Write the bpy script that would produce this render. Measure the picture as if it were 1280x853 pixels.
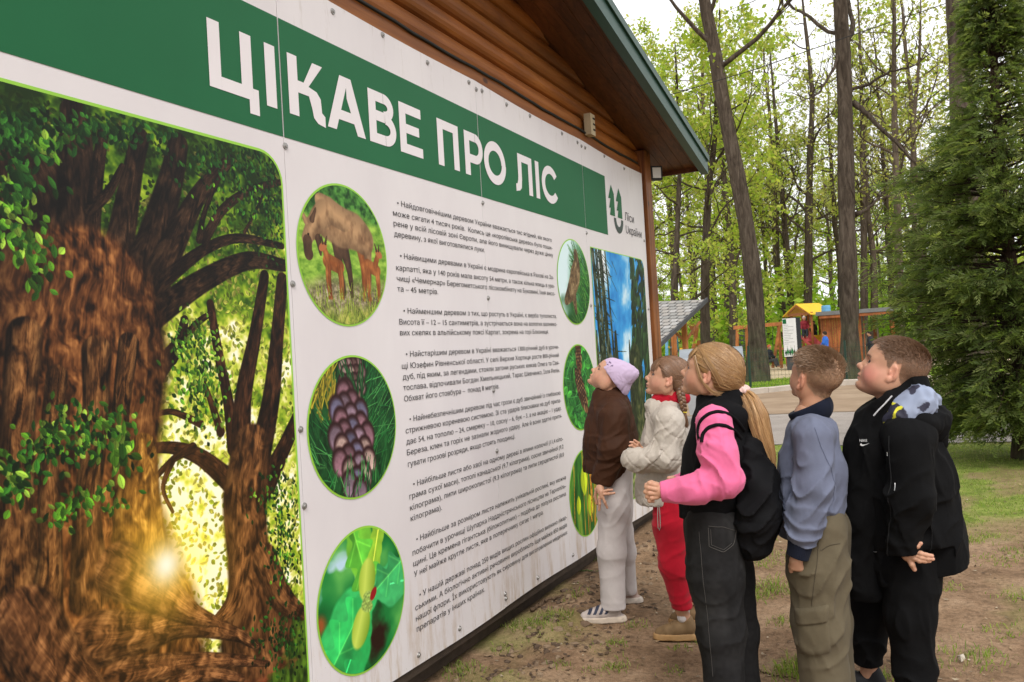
import bpy, math, random
import numpy as np
from mathutils import Vector, Matrix
random.seed(7)
RNG = np.random.default_rng(7)
scene = bpy.context.scene
for o in list(bpy.data.objects):
    bpy.data.objects.remove(o)
C = scene.collection

# ------------------------------------------------------------------ camera, sky, sun, exposure
F_PX, CXP, CYP, EYE = 1026.0, 640.0, 426.5, 1.45          # focal length in pixels of a 1280 wide frame
_th, _ph, _ro = math.radians(26.46), math.radians(.843), math.radians(3.32)
FWD = np.array([-math.sin(_th)*math.cos(_ph), math.cos(_th)*math.cos(_ph), math.sin(_ph)])
_r0 = np.array([math.cos(_th), math.sin(_th), 0.]); _u0 = np.cross(_r0, FWD)
CAMX = math.cos(_ro)*_r0 - math.sin(_ro)*_u0
CAMY = math.sin(_ro)*_r0 + math.cos(_ro)*_u0
CAMP = np.array([0, 0, EYE])
def ray(x, y): return FWD + CAMX*(x-CXP)/F_PX - CAMY*(y-CYP)/F_PX
def ground_at(x, y, z=0.):                                 # the ground point seen at a place of the photograph
    d = ray(x, y); return CAMP + d*(z-EYE)/d[2]
def at_dist(x, Z, z=0.):                                   # the point at height z, depth Z, in the upright column through x
    y = CYP
    for _ in range(6):
        p = CAMP + ray(x, y)*Z; y += (p[2]-z)*F_PX/Z
    return CAMP + ray(x, y)*Z
def board_at(x, y, X=-2.015):
    d = ray(x, y); p = CAMP + d*(X/d[0]); return p[1], p[2]

cd = bpy.data.cameras.new('camera'); cam = bpy.data.objects.new('camera', cd); C.objects.link(cam)
m = Matrix.Identity(4)
for i in range(3):
    m[i][0], m[i][1], m[i][2], m[i][3] = CAMX[i], CAMY[i], -FWD[i], CAMP[i]
cam.matrix_world = m
cd.sensor_width = 36; cd.lens = F_PX/1280*36; cd.clip_start = .05; cd.clip_end = 1500
cd.dof.use_dof = True; cd.dof.focus_distance = 3.7; cd.dof.aperture_fstop = 14
scene.camera = cam

SUN_EL, SUN_AZ = math.radians(52), math.radians(150)       # azimuth counted clockwise from +Y
w = bpy.data.worlds.new('World'); scene.world = w; w.use_nodes = True
nt = w.node_tree; nt.nodes.clear()
sky = nt.nodes.new('ShaderNodeTexSky'); sky.sky_type = 'NISHITA'; sky.sun_disc = False
sky.sun_elevation = SUN_EL; sky.sun_rotation = SUN_AZ; sky.dust_density = 4; sky.air_density = 1.2
hs = nt.nodes.new('ShaderNodeHueSaturation'); hs.inputs['Saturation'].default_value = .16
bg = nt.nodes.new('ShaderNodeBackground'); bg.inputs['Strength'].default_value = .15
wo = nt.nodes.new('ShaderNodeOutputWorld')
nt.links.new(sky.outputs[0], hs.inputs['Color'])
cn = nt.nodes.new('ShaderNodeTexNoise'); cn.inputs['Scale'].default_value = 1.6; cn.inputs['Detail'].default_value = 5      # even cloud cover in front of the clear sky
cr = nt.nodes.new('ShaderNodeValToRGB'); cr.color_ramp.elements[0].position = .3; cr.color_ramp.elements[0].color = (.80, .81, .83, 1); cr.color_ramp.elements[1].position = .7; cr.color_ramp.elements[1].color = (1, 1, 1, 1)
cm = nt.nodes.new('ShaderNodeVectorMath'); cm.operation = 'SCALE'; cm.inputs['Scale'].default_value = 8.2
tcw = nt.nodes.new('ShaderNodeTexCoord'); nt.links.new(tcw.outputs['Generated'], cn.inputs['Vector']); nt.links.new(cn.outputs[0], cr.inputs[0]); nt.links.new(cr.outputs[0], cm.inputs[0])
cx_ = nt.nodes.new('ShaderNodeMix'); cx_.data_type = 'RGBA'; cx_.inputs[0].default_value = .8
nt.links.new(hs.outputs[0], cx_.inputs[6]); nt.links.new(cm.outputs[0], cx_.inputs[7]); nt.links.new(cx_.outputs[2], bg.inputs[0]); nt.links.new(bg.outputs[0], wo.inputs[0])
sl = bpy.data.lights.new('sun', 'SUN'); sl.energy = 1.5; sl.angle = math.radians(22); sl.color = (1, .95, .88)
so = bpy.data.objects.new('sun', sl); C.objects.link(so)
sd = Vector((math.sin(SUN_AZ)*math.cos(SUN_EL), math.cos(SUN_AZ)*math.cos(SUN_EL), math.sin(SUN_EL)))
so.rotation_euler = sd.to_track_quat('Z', 'Y').to_euler()
vs = scene.view_settings
vs.view_transform = 'Standard'; vs.look = 'None'; vs.gamma = 1; vs.use_curve_mapping = False; vs.exposure = .46
cy = scene.cycles
cy.max_bounces = 6; cy.diffuse_bounces = 3; cy.transparent_max_bounces = 8; cy.transmission_bounces = 4

# ------------------------------------------------------------------ small helpers
def link(o, parent=None):
    C.objects.link(o)
    if parent is not None: o.parent = parent
    return o
def tag(o, label=None, cat=None, group=None, kind=None):
    if label: o['label'] = label
    if cat: o['category'] = cat
    if group: o['group'] = group
    if kind: o['kind'] = kind
    return o
def thing(name, label, cat, loc=(0, 0, 0), rz=0, group=None):
    o = bpy.data.objects.new(name, None); o.location = [float(v) for v in loc]; o.rotation_euler = (0, 0, rz); o.empty_display_size = .1
    link(o); return tag(o, label, cat, group)
def copy_thing(root, loc=None, rz=None, label=None, sc=None):
    def cp(o, parent):
        c = o.copy(); link(c, parent)
        for ch in [x for x in bpy.data.objects if x.parent == o and x != c]: cp(ch, c)
        return c
    r = cp(root, None)
    if loc is not None: r.location = loc
    if rz is not None: r.rotation_euler.z = rz
    if sc is not None: r.scale = sc
    if label: r['label'] = label
    return r

class MB:                                                   # gathers vertices and faces, builds one mesh
    def __init__(s): s.v = []; s.f = []; s.n = 0; s.col = []
    def add(s, v, f, col=None):
        v = np.asarray(v, float).reshape(-1, 3); s.v.append(v)
        for q in f: s.f.append([i+s.n for i in q])
        if col is not None: s.col.append(np.tile(np.append(np.asarray(col, float)[:3], 1.), (len(v), 1)) if np.ndim(col) == 1 else col)
        s.n += len(v); return s
    def box(s, c, d, R=None, col=None, jit=0):
        x, y, z = [k/2 for k in d]
        v = np.array([(-x,-y,-z),(x,-y,-z),(x,y,-z),(-x,y,-z),(-x,-y,z),(x,-y,z),(x,y,z),(-x,y,z)])
        if jit: v = v+RNG.uniform(-jit, jit, v.shape)
        if R is not None: v = v @ np.asarray(R).T
        return s.add(v+np.asarray(c), [(3,2,1,0),(4,5,6,7),(0,1,5,4),(1,2,6,5),(2,3,7,6),(3,0,4,7)], col)
    def bar(s, a, b, w, h=None, col=None, up=(0, 0, 1)):    # rectangular bar from a to b
        a = np.asarray(a, float); b = np.asarray(b, float); h = h or w
        d = b-a; L = np.linalg.norm(d); d = d/L
        u = np.asarray(up, float)
        if abs(d @ u) > .97: u = np.array([1., 0, 0])
        r = np.cross(d, u); r /= np.linalg.norm(r); u = np.cross(r, d)
        return s.box((a+b)/2, (L, w, h), np.stack([d, r, u], 1), col)
    def tube(s, pts, rad, n=8, col=None, caps=True):
        pts = np.asarray(pts, float); k = len(pts)
        rad = np.broadcast_to(np.asarray(rad, float), (k,))
        T = np.gradient(pts, axis=0) if k > 2 else np.tile(pts[-1]-pts[0], (k, 1))
        T /= np.maximum(np.linalg.norm(T, axis=1, keepdims=True), 1e-9)
        u = np.array([0, 0, 1.]) if abs(T[0, 2]) < .9 else np.array([1., 0, 0])
        V = []
        for i in range(k):
            r = np.cross(T[i], u); r /= max(np.linalg.norm(r), 1e-9); u = np.cross(r, T[i])
            a = np.arange(n)*2*math.pi/n
            V.append(pts[i]+rad[i]*(np.cos(a)[:, None]*r+np.sin(a)[:, None]*u))
        F = [(i*n+j, i*n+(j+1) % n, (i+1)*n+(j+1) % n, (i+1)*n+j) for i in range(k-1) for j in range(n)]
        if caps: F += [tuple(range(n-1, -1, -1)), tuple((k-1)*n+j for j in range(n))]
        if col is not None and np.ndim(col) == 2: col = np.repeat(col, n, 0)
        return s.add(np.concatenate(V), F, col)
    def build(s, name, mat, parent=None, smooth=False, loc=None):
        V = np.concatenate(s.v) if s.v else np.zeros((0, 3))
        me = bpy.data.meshes.new(name); me.from_pydata(V.tolist(), [], s.f)
        if s.col: set_col(me, np.concatenate(s.col))
        if smooth: me.polygons.foreach_set('use_smooth', [True]*len(me.polygons))
        me.materials.append(mat); me.update()
        o = bpy.data.objects.new(name, me)
        if loc is not None: o.location = loc
        return link(o, parent)
def set_col(me, col, name='Col'):
    col = np.asarray(col, np.float32)
    if col.shape[1] == 3: col = np.concatenate([col, np.ones((len(col), 1), np.float32)], 1)
    a = me.color_attributes.new(name, 'FLOAT_COLOR', 'POINT'); a.data.foreach_set('color', col.ravel())
def fast_mesh(name, V, F, mat, parent=None, col=None, smooth=False):     # V (n,3), F (m,k) arrays
    V = np.asarray(V, np.float32); F = np.asarray(F, np.int32)
    me = bpy.data.meshes.new(name); k = F.shape[1]
    me.vertices.add(len(V)); me.vertices.foreach_set('co', V.ravel())
    me.loops.add(F.size); me.loops.foreach_set('vertex_index', F.ravel())
    me.polygons.add(len(F)); me.polygons.foreach_set('loop_start', np.arange(0, F.size, k, dtype=np.int32))
    me.update(calc_edges=True)
    if smooth: me.polygons.foreach_set('use_smooth', np.ones(len(F), bool))
    if col is not None: set_col(me, col)
    me.materials.append(mat)
    return link(bpy.data.objects.new(name, me), parent)

# ------------------------------------------------------------------ materials
def srgb(r, g, b):
    f = lambda c: c/12.92 if c <= .04045 else ((c+.055)/1.055)**2.4
    return (f(r/255), f(g/255), f(b/255), 1)
class Mat:
    def __init__(s, name, rough=.8, spec=.3):
        s.m = bpy.data.materials.new(name); s.m.use_nodes = True; s.t = s.m.node_tree
        s.p = s.t.nodes['Principled BSDF']; s.p.inputs['Roughness'].default_value = rough
        s.p.inputs['Specular IOR Level'].default_value = spec
        s.tc = s.t.nodes.new('ShaderNodeTexCoord')
    def n(s, typ, **kw):
        x = s.t.nodes.new('ShaderNode'+typ)
        for k, v in kw.items(): setattr(x, k, v)
        return x
    def l(s, a, b): s.t.links.new(a, b)
    def map(s, scale=(1, 1, 1), src='Object', rot=(0, 0, 0)):
        mp = s.n('Mapping'); mp.inputs['Scale'].default_value = scale; mp.inputs['Rotation'].default_value = rot
        s.l(s.tc.outputs[src], mp.inputs[0]); return mp.outputs[0]
    def noise(s, scale, detail=4, rough=.6, vec=None, dist=0, out=0):
        x = s.n('TexNoise'); x.inputs['Scale'].default_value = scale; x.inputs['Detail'].default_value = detail
        x.inputs['Roughness'].default_value = rough; x.inputs['Distortion'].default_value = dist
        s.l(vec if vec is not None else s.tc.outputs['Object'], x.inputs['Vector']); return x.outputs[out]
    def ramp(s, fac, stops):
        x = s.n('ValToRGB'); e = x.color_ramp.elements
        while len(e) < len(stops): e.new(.5)
        for q, (p, c) in zip(e, stops):
            q.position = p; q.color = c if np.ndim(c) else (c, c, c, 1)
        s.l(fac, x.inputs[0]); return x.outputs[0]
    def mix(s, fac, a, b, mode='MIX'):
        x = s.n('Mix', data_type='RGBA', blend_type=mode)
        for i, v in ((0, fac), (6, a), (7, b)):
            if isinstance(v, (int, float)): x.inputs[i].default_value = v if i == 0 else (v, v, v, 1)
            elif isinstance(v, tuple): x.inputs[i].default_value = v
            else: s.l(v, x.inputs[i])
        return x.outputs[2]
    def color(s, c):
        if isinstance(c, tuple): s.p.inputs['Base Color'].default_value = c
        else: s.l(c, s.p.inputs['Base Color'])
        return s
    def bump(s, h, strength=.3, dist=.01):
        x = s.n('Bump'); x.inputs['Strength'].default_value = strength; x.inputs['Distance'].default_value = dist
        prev = s.p.inputs['Normal'].links
        if prev: s.l(prev[0].from_socket, x.inputs['Normal'])
        s.l(h, x.inputs['Height']); s.l(x.outputs[0], s.p.inputs['Normal']); return s
    def attr(s, name='Col'):
        x = s.n('Attribute'); x.attribute_name = name; return x.outputs['Color']
def plain(name, c, rough=.7, var=.12, sc=8, spec=.3, bump=0, metal=0):
    M = Mat(name, rough, spec); c = c if len(c) == 4 else (*c, 1)
    d = tuple(v*(1-var) for v in c[:3])+(1,); e = tuple(min(1, v*(1+var)) for v in c[:3])+(1,)
    M.color(M.ramp(M.noise(sc, 5), [(.3, d), (.7, e)])); M.p.inputs['Metallic'].default_value = metal
    if bump: M.bump(M.noise(sc*6, 4), bump, .004)
    return M.m
def fabric(name, c, weave=900, fold=.35, rough=.9, var=.1, sheen=.15, fs=9, coarse=.006):
    M = Mat(name, rough, .15); c = c if len(c) == 4 else (*c, 1)
    d = tuple(v*(1-var) for v in c[:3])+(1,); e = tuple(min(1, v*(1+var)) for v in c[:3])+(1,)
    M.color(M.ramp(M.noise(14, 6, .7), [(.3, d), (.7, e)]))
    M.p.inputs['Sheen Weight'].default_value = sheen*.25; M.p.inputs['Sheen Roughness'].default_value = .5
    M.bump(M.noise(weave, 1), .25, .0006)
    M.bump(M.noise(fs, 3, .5, M.map((1, 1, .55)), .8), fold, coarse)
    M.bump(M.noise(fs*3.5, 3, .55, M.map((1, 1, .6)), .6), fold*.7, coarse*.3)
    rm = M.n('TexNoise', noise_type='RIDGED_MULTIFRACTAL'); rm.inputs['Scale'].default_value = fs*1.5; rm.inputs['Detail'].default_value = 3; rm.inputs['Roughness'].default_value = .45
    rm.inputs['Distortion'].default_value = 1.2; M.l(M.map((1, 1, .6), rot=(.5, .4, .3)), rm.inputs['Vector']); M.bump(rm.outputs[0], min(1, fold*1.6), coarse*.9)
    return M.m
def vcol(name, rough=.6, spec=.3, sss=0, bump=0, bs=300, trans=0, coat=0):
    M = Mat(name, rough, spec); M.color(M.attr())
    if sss:
        M.p.inputs['Subsurface Weight'].default_value = sss; M.p.inputs['Subsurface Radius'].default_value = (.9, .35, .2)
        M.p.inputs['Subsurface Scale'].default_value = .006
    if bump: M.bump(M.noise(bs, 3), bump, .001)
    return M.m
def leaf_mat(name, tint=(1, 1, 1)):
    M = Mat(name, .55, .25); c = M.attr()
    M.color(c)
    tr = M.n('BsdfTranslucent'); mx = M.n('MixShader'); mx.inputs[0].default_value = .56
    br = M.mix(1., c, (1.35, 1.38, .7, 1), 'MULTIPLY'); M.l(br, tr.inputs[0])
    M.l(M.p.outputs[0], mx.inputs[1]); M.l(tr.outputs[0], mx.inputs[2])
    out = M.t.nodes['Material Output']; M.l(mx.outputs[0], out.inputs[0]); return M.m

# ------------------------------------------------------------------ numpy noise
def _hash2(ix, iy, seed):
    h = (ix*374761393+iy*668265263+seed*1442695041) & 0xffffffff
    h = ((h ^ (h >> 13))*1274126177) & 0xffffffff
    return ((h ^ (h >> 16)) & 0xffff)/65535.
def vnoise(x, y, seed=0):
    x = np.asarray(x, float); y = np.asarray(y, float)
    ix = np.floor(x).astype(np.int64); iy = np.floor(y).astype(np.int64); fx = x-ix; fy = y-iy
    fx = fx*fx*(3-2*fx); fy = fy*fy*(3-2*fy)
    a = _hash2(ix, iy, seed); b = _hash2(ix+1, iy, seed); c = _hash2(ix, iy+1, seed); d = _hash2(ix+1, iy+1, seed)
    return a+(b-a)*fx+(c-a)*fy+(a-b-c+d)*fx*fy
def fbm(x, y, oct=4, seed=0, gain=.5):
    s = 0; a = 1; t = 0
    for i in range(oct):
        s = s+a*vnoise(x*2**i, y*2**i, seed+i*17); t += a; a *= gain
    return s/t
def _hash3(ix, iy, iz, seed):
    h = (ix*374761393+iy*668265263+iz*2147483647+seed*1442695041) & 0xffffffff
    h = ((h ^ (h >> 13))*1274126177) & 0xffffffff
    return ((h ^ (h >> 16)) & 0xffff)/65535.
def vnoise3(p, seed=0):
    i = np.floor(p).astype(np.int64); f = p-i; f = f*f*(3-2*f); r = 0
    for dx in (0, 1):
        for dy in (0, 1):
            for dz in (0, 1):
                wgt = (f[..., 0] if dx else 1-f[..., 0])*(f[..., 1] if dy else 1-f[..., 1])*(f[..., 2] if dz else 1-f[..., 2])
                r = r+wgt*_hash3(i[..., 0]+dx, i[..., 1]+dy, i[..., 2]+dz, seed)
    return r
# ------------------------------------------------------------------ printed pictures, painted as colour grids
class Paint:
    def __init__(s, x0, x1, y0, y1, ppm):
        s.x0, s.x1, s.y0, s.y1, s.ppm = x0, x1, y0, y1, ppm
        s.w = int((x1-x0)*ppm); s.h = int((y1-y0)*ppm)
        s.X, s.Y = np.meshgrid(np.linspace(x0, x1, s.w), np.linspace(y0, y1, s.h))
        s.a = np.zeros((s.h, s.w, 3))
    def win(s, xa, xb, ya, yb):
        i0 = max(0, int((xa-s.x0)*s.ppm)-1); i1 = min(s.w, int((xb-s.x0)*s.ppm)+2)
        j0 = max(0, int((ya-s.y0)*s.ppm)-1); j1 = min(s.h, int((yb-s.y0)*s.ppm)+2)
        return (slice(j0, j1), slice(i0, i1)) if i1 > i0 and j1 > j0 else None
    def blend(s, W, mask, col):
        mask = np.clip(mask, 0, 1)[..., None]; s.a[W] = s.a[W]*(1-mask)+np.asarray(col)*mask
    def ell(s, x, y, rx, ry, col, ang=0, soft=.15, fn=None):
        R = max(rx, ry)*1.2; W = s.win(x-R, x+R, y-R, y+R)
        if W is None: return
        dx = s.X[W]-x; dy = s.Y[W]-y; c, n = math.cos(ang), math.sin(ang)
        u = (dx*c+dy*n)/rx; v = (-dx*n+dy*c)/ry; r = np.hypot(u, v)
        cc = np.asarray(col, float) if fn is None else fn(u, v, s.X[W], s.Y[W])
        s.blend(W, (1-r)/soft, cc)
    def leaf(s, x, y, L, wd, ang, col):
        W = s.win(x-L, x+L, y-L, y+L)
        if W is None: return
        dx = s.X[W]-x; dy = s.Y[W]-y; c, n = math.cos(ang), math.sin(ang)
        u = (dx*c+dy*n)/L; v = (-dx*n+dy*c)/wd
        sh = 1-np.abs(v)-u**2*1.1
        cc = np.asarray(col)*(1+.25*np.clip(v, -1, 1)[..., None])*(1-.25*(np.abs(v) < .08)[..., None])
        s.blend(W, sh*6, cc)
    def stroke(s, pts, rad, fn, soft=.12):
        pts = np.asarray(pts, float); rad = np.asarray(rad, float); k = len(pts)
        t = np.linspace(0, k-1, (k-1)*9+1); P = []
        for q in t:
            i = min(int(q), k-2); f = q-i
            p0 = pts[max(i-1, 0)]; p1 = pts[i]; p2 = pts[i+1]; p3 = pts[min(i+2, k-1)]
            P.append(.5*((2*p1)+(-p0+p2)*f+(2*p0-5*p1+4*p2-p3)*f*f+(-p0+3*p1-3*p2+p3)*f**3))
        P = np.array(P); R = np.interp(t, np.arange(k), rad); m = R.max()*1.1
        W = s.win(P[:, 0].min()-m, P[:, 0].max()+m, P[:, 1].min()-m, P[:, 1].max()+m)
        if W is None: return
        X, Y = s.X[W], s.Y[W]; best = np.full(X.shape, 9.); T = np.zeros(X.shape); D = np.zeros(X.shape); L = 0
        for i in range(len(P)-1):
            a, b = P[i], P[i+1]; d = b-a; l = math.hypot(*d)+1e-9
            u = np.clip(((X-a[0])*d[0]+(Y-a[1])*d[1])/l**2, 0, 1)
            ex = X-a[0]-u*d[0]; ey = Y-a[1]-u*d[1]; r = R[i]+(R[i+1]-R[i])*u
            q = np.hypot(ex, ey)/r; mk = q < best
            uu = ((X-a[0])*d[0]+(Y-a[1])*d[1])/l; sd2 = (-(X-a[0])*d[1]+(Y-a[1])*d[0])/l/r
            best[mk] = q[mk]; T[mk] = (L+uu)[mk]; D[mk] = sd2[mk]; L += l
        s.blend(W, (1-best)/soft, fn(D, T, X, Y))
    def image(s, name):
        im = bpy.data.images.new(name, s.w, s.h, alpha=False)
        a = np.ones((s.h, s.w, 4), np.float32); a[..., :3] = np.clip(s.a, 0, 1)
        im.pixels.foreach_set(a.ravel()); im.update(); im.pack(); return im
def ramp3(t, stops):
    t = np.asarray(t); xs = [q[0] for q in stops]
    return np.stack([np.interp(t, xs, [q[1][i] for q in stops]) for i in range(3)], -1)
def rgb(*c): return np.array(c)/255.

def bark(dark, mid, light, fa=5, ft=9, shade=.55, seed=1, side=.35):
    def fn(D, T, X, Y):
        wv = fbm(D*2, T*8, 3, seed+5)*1.2
        n = fbm(D*fa+wv*2, T*ft+wv*2, 4, seed, .6); n2 = np.abs(fbm(D*fa*2+wv*3, T*ft*.8, 3, seed+9)-.5)*4
        pl_ = fbm(X*46+wv*3, Y*24+wv*2, 3, seed+13, .6); v = np.clip((n-.25)*1.7, 0, 1)*np.clip(n2+.35, 0, 1); v = np.clip(.55*v+1.5*(pl_-.32), 0, 1)
        c = ramp3(v, [(0, dark), (.5, mid), (1, light)])
        return c*(1-shade*np.clip(np.abs(D), 0, 1)**2+side*D*.5)[..., None]
    return fn

def paint_tree_poster():
    x0, x1, y0, y1 = .3, 2.266, .16, 2.20
    P = Paint(x0, x1, y0, y1, 520); X, Y = P.X, P.Y; B = board_at
    # sunlit foliage far behind
    n = fbm(X*9, Y*9, 5, 3, .65); n2 = fbm(X*30, Y*30, 3, 8, .6)
    sx, sy = B(207, 706); sd_ = np.hypot(X-sx, (Y-sy))
    lum = np.clip(.62-.45*np.clip((Y-1.55)/.55, 0, 1)+.55*np.exp(-(sd_/.45)**2)+(n-.5)*1.1+(n2-.5)*.9, 0, 1)
    P.a[:] = ramp3(lum, [(0, rgb(24, 44, 10)), (.25, rgb(60, 96, 20)), (.5, rgb(128, 160, 34)), (.72, rgb(196, 208, 70)), (.88, rgb(238, 236, 150)), (1, rgb(255, 252, 225))])
    R = np.random.default_rng(5)
    for i in range(5200):
        x = R.uniform(1.1, x1); y = R.uniform(.5, 2.18); up_ = np.clip((y-1.62)/.4, 0, 1); g = R.uniform(.6, 1)*(1-.55*up_)
        c = (rgb(84, 134, 28)*up_+rgb(142, 168, 44)*(1-up_))*g if R.random() < .45+.4*up_ else rgb(222, 224, 96)*g
        P.leaf(x, y, R.uniform(.006, .016), R.uniform(.004, .009), R.uniform(0, 6.3), c)
    # ground
    gl = np.interp(X, [1.2, 1.6, 1.85, 2.05, 2.27], [.40, .50, .53, .57, .60])
    gm = np.clip((gl-Y)*40, 0, 1); gn = fbm(X*14, Y*26, 5, 21, .6)
    gc = ramp3(gn, [(.2, rgb(50, 22, 12)), (.45, rgb(118, 58, 34)), (.6, rgb(160, 92, 58)), (.8, rgb(196, 140, 96))])
    P.blend((slice(None), slice(None)), gm, gc)
    gr = np.clip((X-2.0)*8-(Y-.35)*3+(fbm(X*20, Y*60, 3, 4)-.5)*3, 0, 1)*gm
    P.blend((slice(None), slice(None)), gr, ramp3(fbm(X*60, Y*25, 3, 6), [(.2, rgb(20, 34, 10)), (.8, rgb(92, 130, 34))]))
    def st(pts, rad, fn): P.stroke([B(*p) for p in pts], [r/520. for r in rad], fn)
    k = 1.7
    b2 = bark(rgb(30, 17, 9), rgb(94, 58, 32), rgb(160, 106, 62), 9, 14, .45, 31)
    bd = bark(rgb(14, 9, 6), rgb(50, 28, 16), rgb(92, 56, 34), 4, 16, .4, 37)
    for pts, rad in (([(262, 380), (272, 440), (285, 505), (292, 560)], (8, 10, 12, 16)), ([(330, 345), (318, 420), (303, 500), (300, 590)], (11, 15, 20, 26)),
                     ([(352, 350), (345, 430), (338, 500), (322, 580)], (14, 17, 22, 28)), ([(372, 520), (352, 565), (330, 610)], (14, 18, 26)),
                     ([(176, 562), (215, 560), (250, 572), (285, 600)], (7, 10, 14, 20)), ([(180, 612), (215, 575), (240, 560)], (4, 6, 9)),
                     ([(215, 640), (203, 610), (214, 578)], (3, 4, 6)), ([(250, 470), (262, 500), (275, 540)], (4, 6, 9)), ([(190, 520), (215, 515), (250, 530)], (4, 5, 7))):
        st(pts, [r*k*.62 for r in rad], bd)
    st([(314, 560), (306, 620), (310, 690), (318, 735), (322, 785)], [k*q*.88 for q in (30, 36, 34, 42, 62)], b2)
    st([(300, 700), (292, 750), (268, 778)], [k*q for q in (14, 12, 5)], b2)
    st([(330, 700), (352, 748), (378, 768)], [k*q for q in (18, 16, 7)], b2)
    # main tree
    dk = bark(rgb(12, 8, 6), rgb(40, 26, 17), rgb(86, 60, 40), 8, 14, .4, 51)
    for pts, rad in (([(0, 165), (45, 205), (72, 280), (70, 380)], (18, 30, 42, 60)), ([(92, 140), (95, 200), (98, 300), (108, 410)], (22, 30, 36, 60)),
                     ([(128, 165), (118, 240), (112, 330)], (9, 12, 16)), ([(175, 172), (165, 215), (148, 310), (128, 400)], (16, 18, 26, 40)),
                     ([(222, 180), (213, 225), (188, 310), (155, 400)], (20, 24, 32, 44)), ([(287, 200), (250, 240), (216, 305), (170, 400)], (11, 16, 24, 34)),
                     ([(354, 332), (310, 326), (255, 350), (190, 395)], (12, 17, 20, 24)), ([(352, 308), (298, 298), (255, 312), (205, 350)], (6, 9, 10, 14)),
                     ([(350, 228), (312, 238), (278, 262), (255, 300)], (6, 8, 9, 10)), ([(280, 205), (256, 262), (248, 300)], (5, 5, 7)),
                     ([(152, 208), (135, 240), (112, 262)], (5, 8, 10)), ([(0, 190), (10, 300), (30, 420)], (22, 30, 60)), ([(330, 240), (315, 272), (305, 290)], (3, 3, 4)),
                     ([(230, 400), (222, 430), (195, 465)], (8, 12, 20)), ([(262, 392), (240, 410), (215, 450)], (5, 7, 9))):
        st(pts, [r*k*.60 for r in rad], dk)
    mb = bark(rgb(26, 14, 7), rgb(104, 60, 30), rgb(184, 122, 68), 17, 9, .5, 61, .2)
    st([(100, 400), (96, 450), (92, 520), (88, 600), (86, 680), (90, 760), (95, 870)], [k*q for q in (84, 96, 92, 88, 94, 112, 140)], mb)
    for pts, rad in (([(30, 420), (22, 520), (18, 640), (8, 760)], (16, 14, 16, 30)), ([(120, 440), (118, 540), (108, 640), (112, 740)], (15, 12, 13, 20)), ([(160, 430), (150, 520), (152, 600), (160, 690)], (11, 9, 10, 16)), ([(70, 470), (60, 580), (62, 700), (50, 800)], (10, 9, 11, 20))): st(pts, [r*k for r in rad], bark(rgb(18, 10, 6), rgb(94, 58, 30), rgb(172, 118, 68), 6, 10, .75, int(pts[0][0]), .25))
    lt = bark(rgb(44, 26, 10), rgb(122, 80, 32), rgb(206, 152, 72), 7, 12, .4, 67, .2)
    st([(178, 560), (172, 640), (178, 710), (205, 760)], [k*q for q in (14, 26, 30, 34)], lt)
    rb = bark(rgb(24, 13, 8), rgb(92, 56, 34), rgb(168, 114, 72), 8, 12, .5, 71)
    for pts, rad in (([(120, 800), (170, 792), (230, 780), (290, 792), (320, 808)], (34, 27, 18, 10, 5)), ([(150, 850), (220, 832), (290, 826), (335, 830)], (26, 16, 9, 4)),
                     ([(150, 712), (200, 742), (240, 768), (270, 778)], (34, 26, 14, 6)), ([(30, 780), (60, 830), (100, 870)], (40, 40, 30)), ([(200, 870), (250, 845), (300, 850)], (16, 12, 8))):
        st(pts, [r*k*.75 for r in rad], rb)
    # warm flare over the trunk next to the sun (printed light)
    g = np.exp(-(sd_/.15)**2)[..., None]; P.a[:] = P.a*(1-g*.55)+rgb(255, 214, 70)*g*.55
    g = np.exp(-(sd_/.36)**2)[..., None]; P.a[:] += rgb(104, 76, 10)*g*.42
    g = np.exp(-(sd_/.055)**2)[..., None]; P.a[:] = P.a*(1-g)+rgb(255, 252, 225)*g
    # leaf sprays in front
    def spray(px, py, w_, h_, n_, sz, cols):
        for i in range(int(n_*1.5)):
            x, y = B(px+R.normal()*w_, py+R.normal()*h_); c = cols[R.integers(len(cols))]*R.uniform(.4, 1.15); sz_ = sz*.74
            P.leaf(x, y, sz_*R.uniform(.6, 1.25), sz_*R.uniform(.35, .6), R.uniform(-2.3, -.4), c)
    gs = [rgb(104, 168, 40), rgb(74, 128, 34), rgb(150, 190, 64), rgb(44, 88, 24)]
    ds = [rgb(30, 74, 26), rgb(52, 110, 34), rgb(22, 50, 18)]
    spray(20, 165, 26, 14, 150, .022, ds); spray(60, 178, 14, 10, 30, .026, gs); spray(130, 165, 60, 12, 120, .02, ds)
    spray(40, 320, 16, 24, 44, .026, gs); spray(12, 260, 12, 30, 44, .022, gs); spray(20, 225, 20, 20, 40, .025, ds)
    spray(300, 205, 40, 14, 160, .016, ds); spray(320, 250, 26, 18, 110, .014, ds+gs[:1]); spray(340, 275, 12, 30, 70, .013, ds)
    spray(250, 480, 16, 30, 160, .016, gs); spray(240, 430, 16, 20, 90, .014, gs)
    for a, b in (((24, 575), (90, 520)), ((90, 520), (160, 538)), ((60, 560), (130, 560))):
        for q in np.linspace(0, 1, 7): spray(a[0]+(b[0]-a[0])*q, a[1]+(b[1]-a[1])*q+R.normal()*6, 13, 15, 8, .020, gs+ds)
    spray(150, 560, 8, 24, 30, .03, gs); spray(115, 625, 24, 10, 36, .02, gs); spray(20, 600, 14, 18, 40, .024, gs+ds); spray(75, 645, 12, 10, 16, .02, gs)
    spray(345, 620, 16, 20, 90, .014, gs+ds); spray(355, 690, 12, 26, 110, .014, ds+gs[:1]); spray(350, 800, 18, 22, 120, .014, ds)
    return P
def disc_paint(ppm=460): return Paint(-.29, .29, -.29, .29, ppm)
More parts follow.
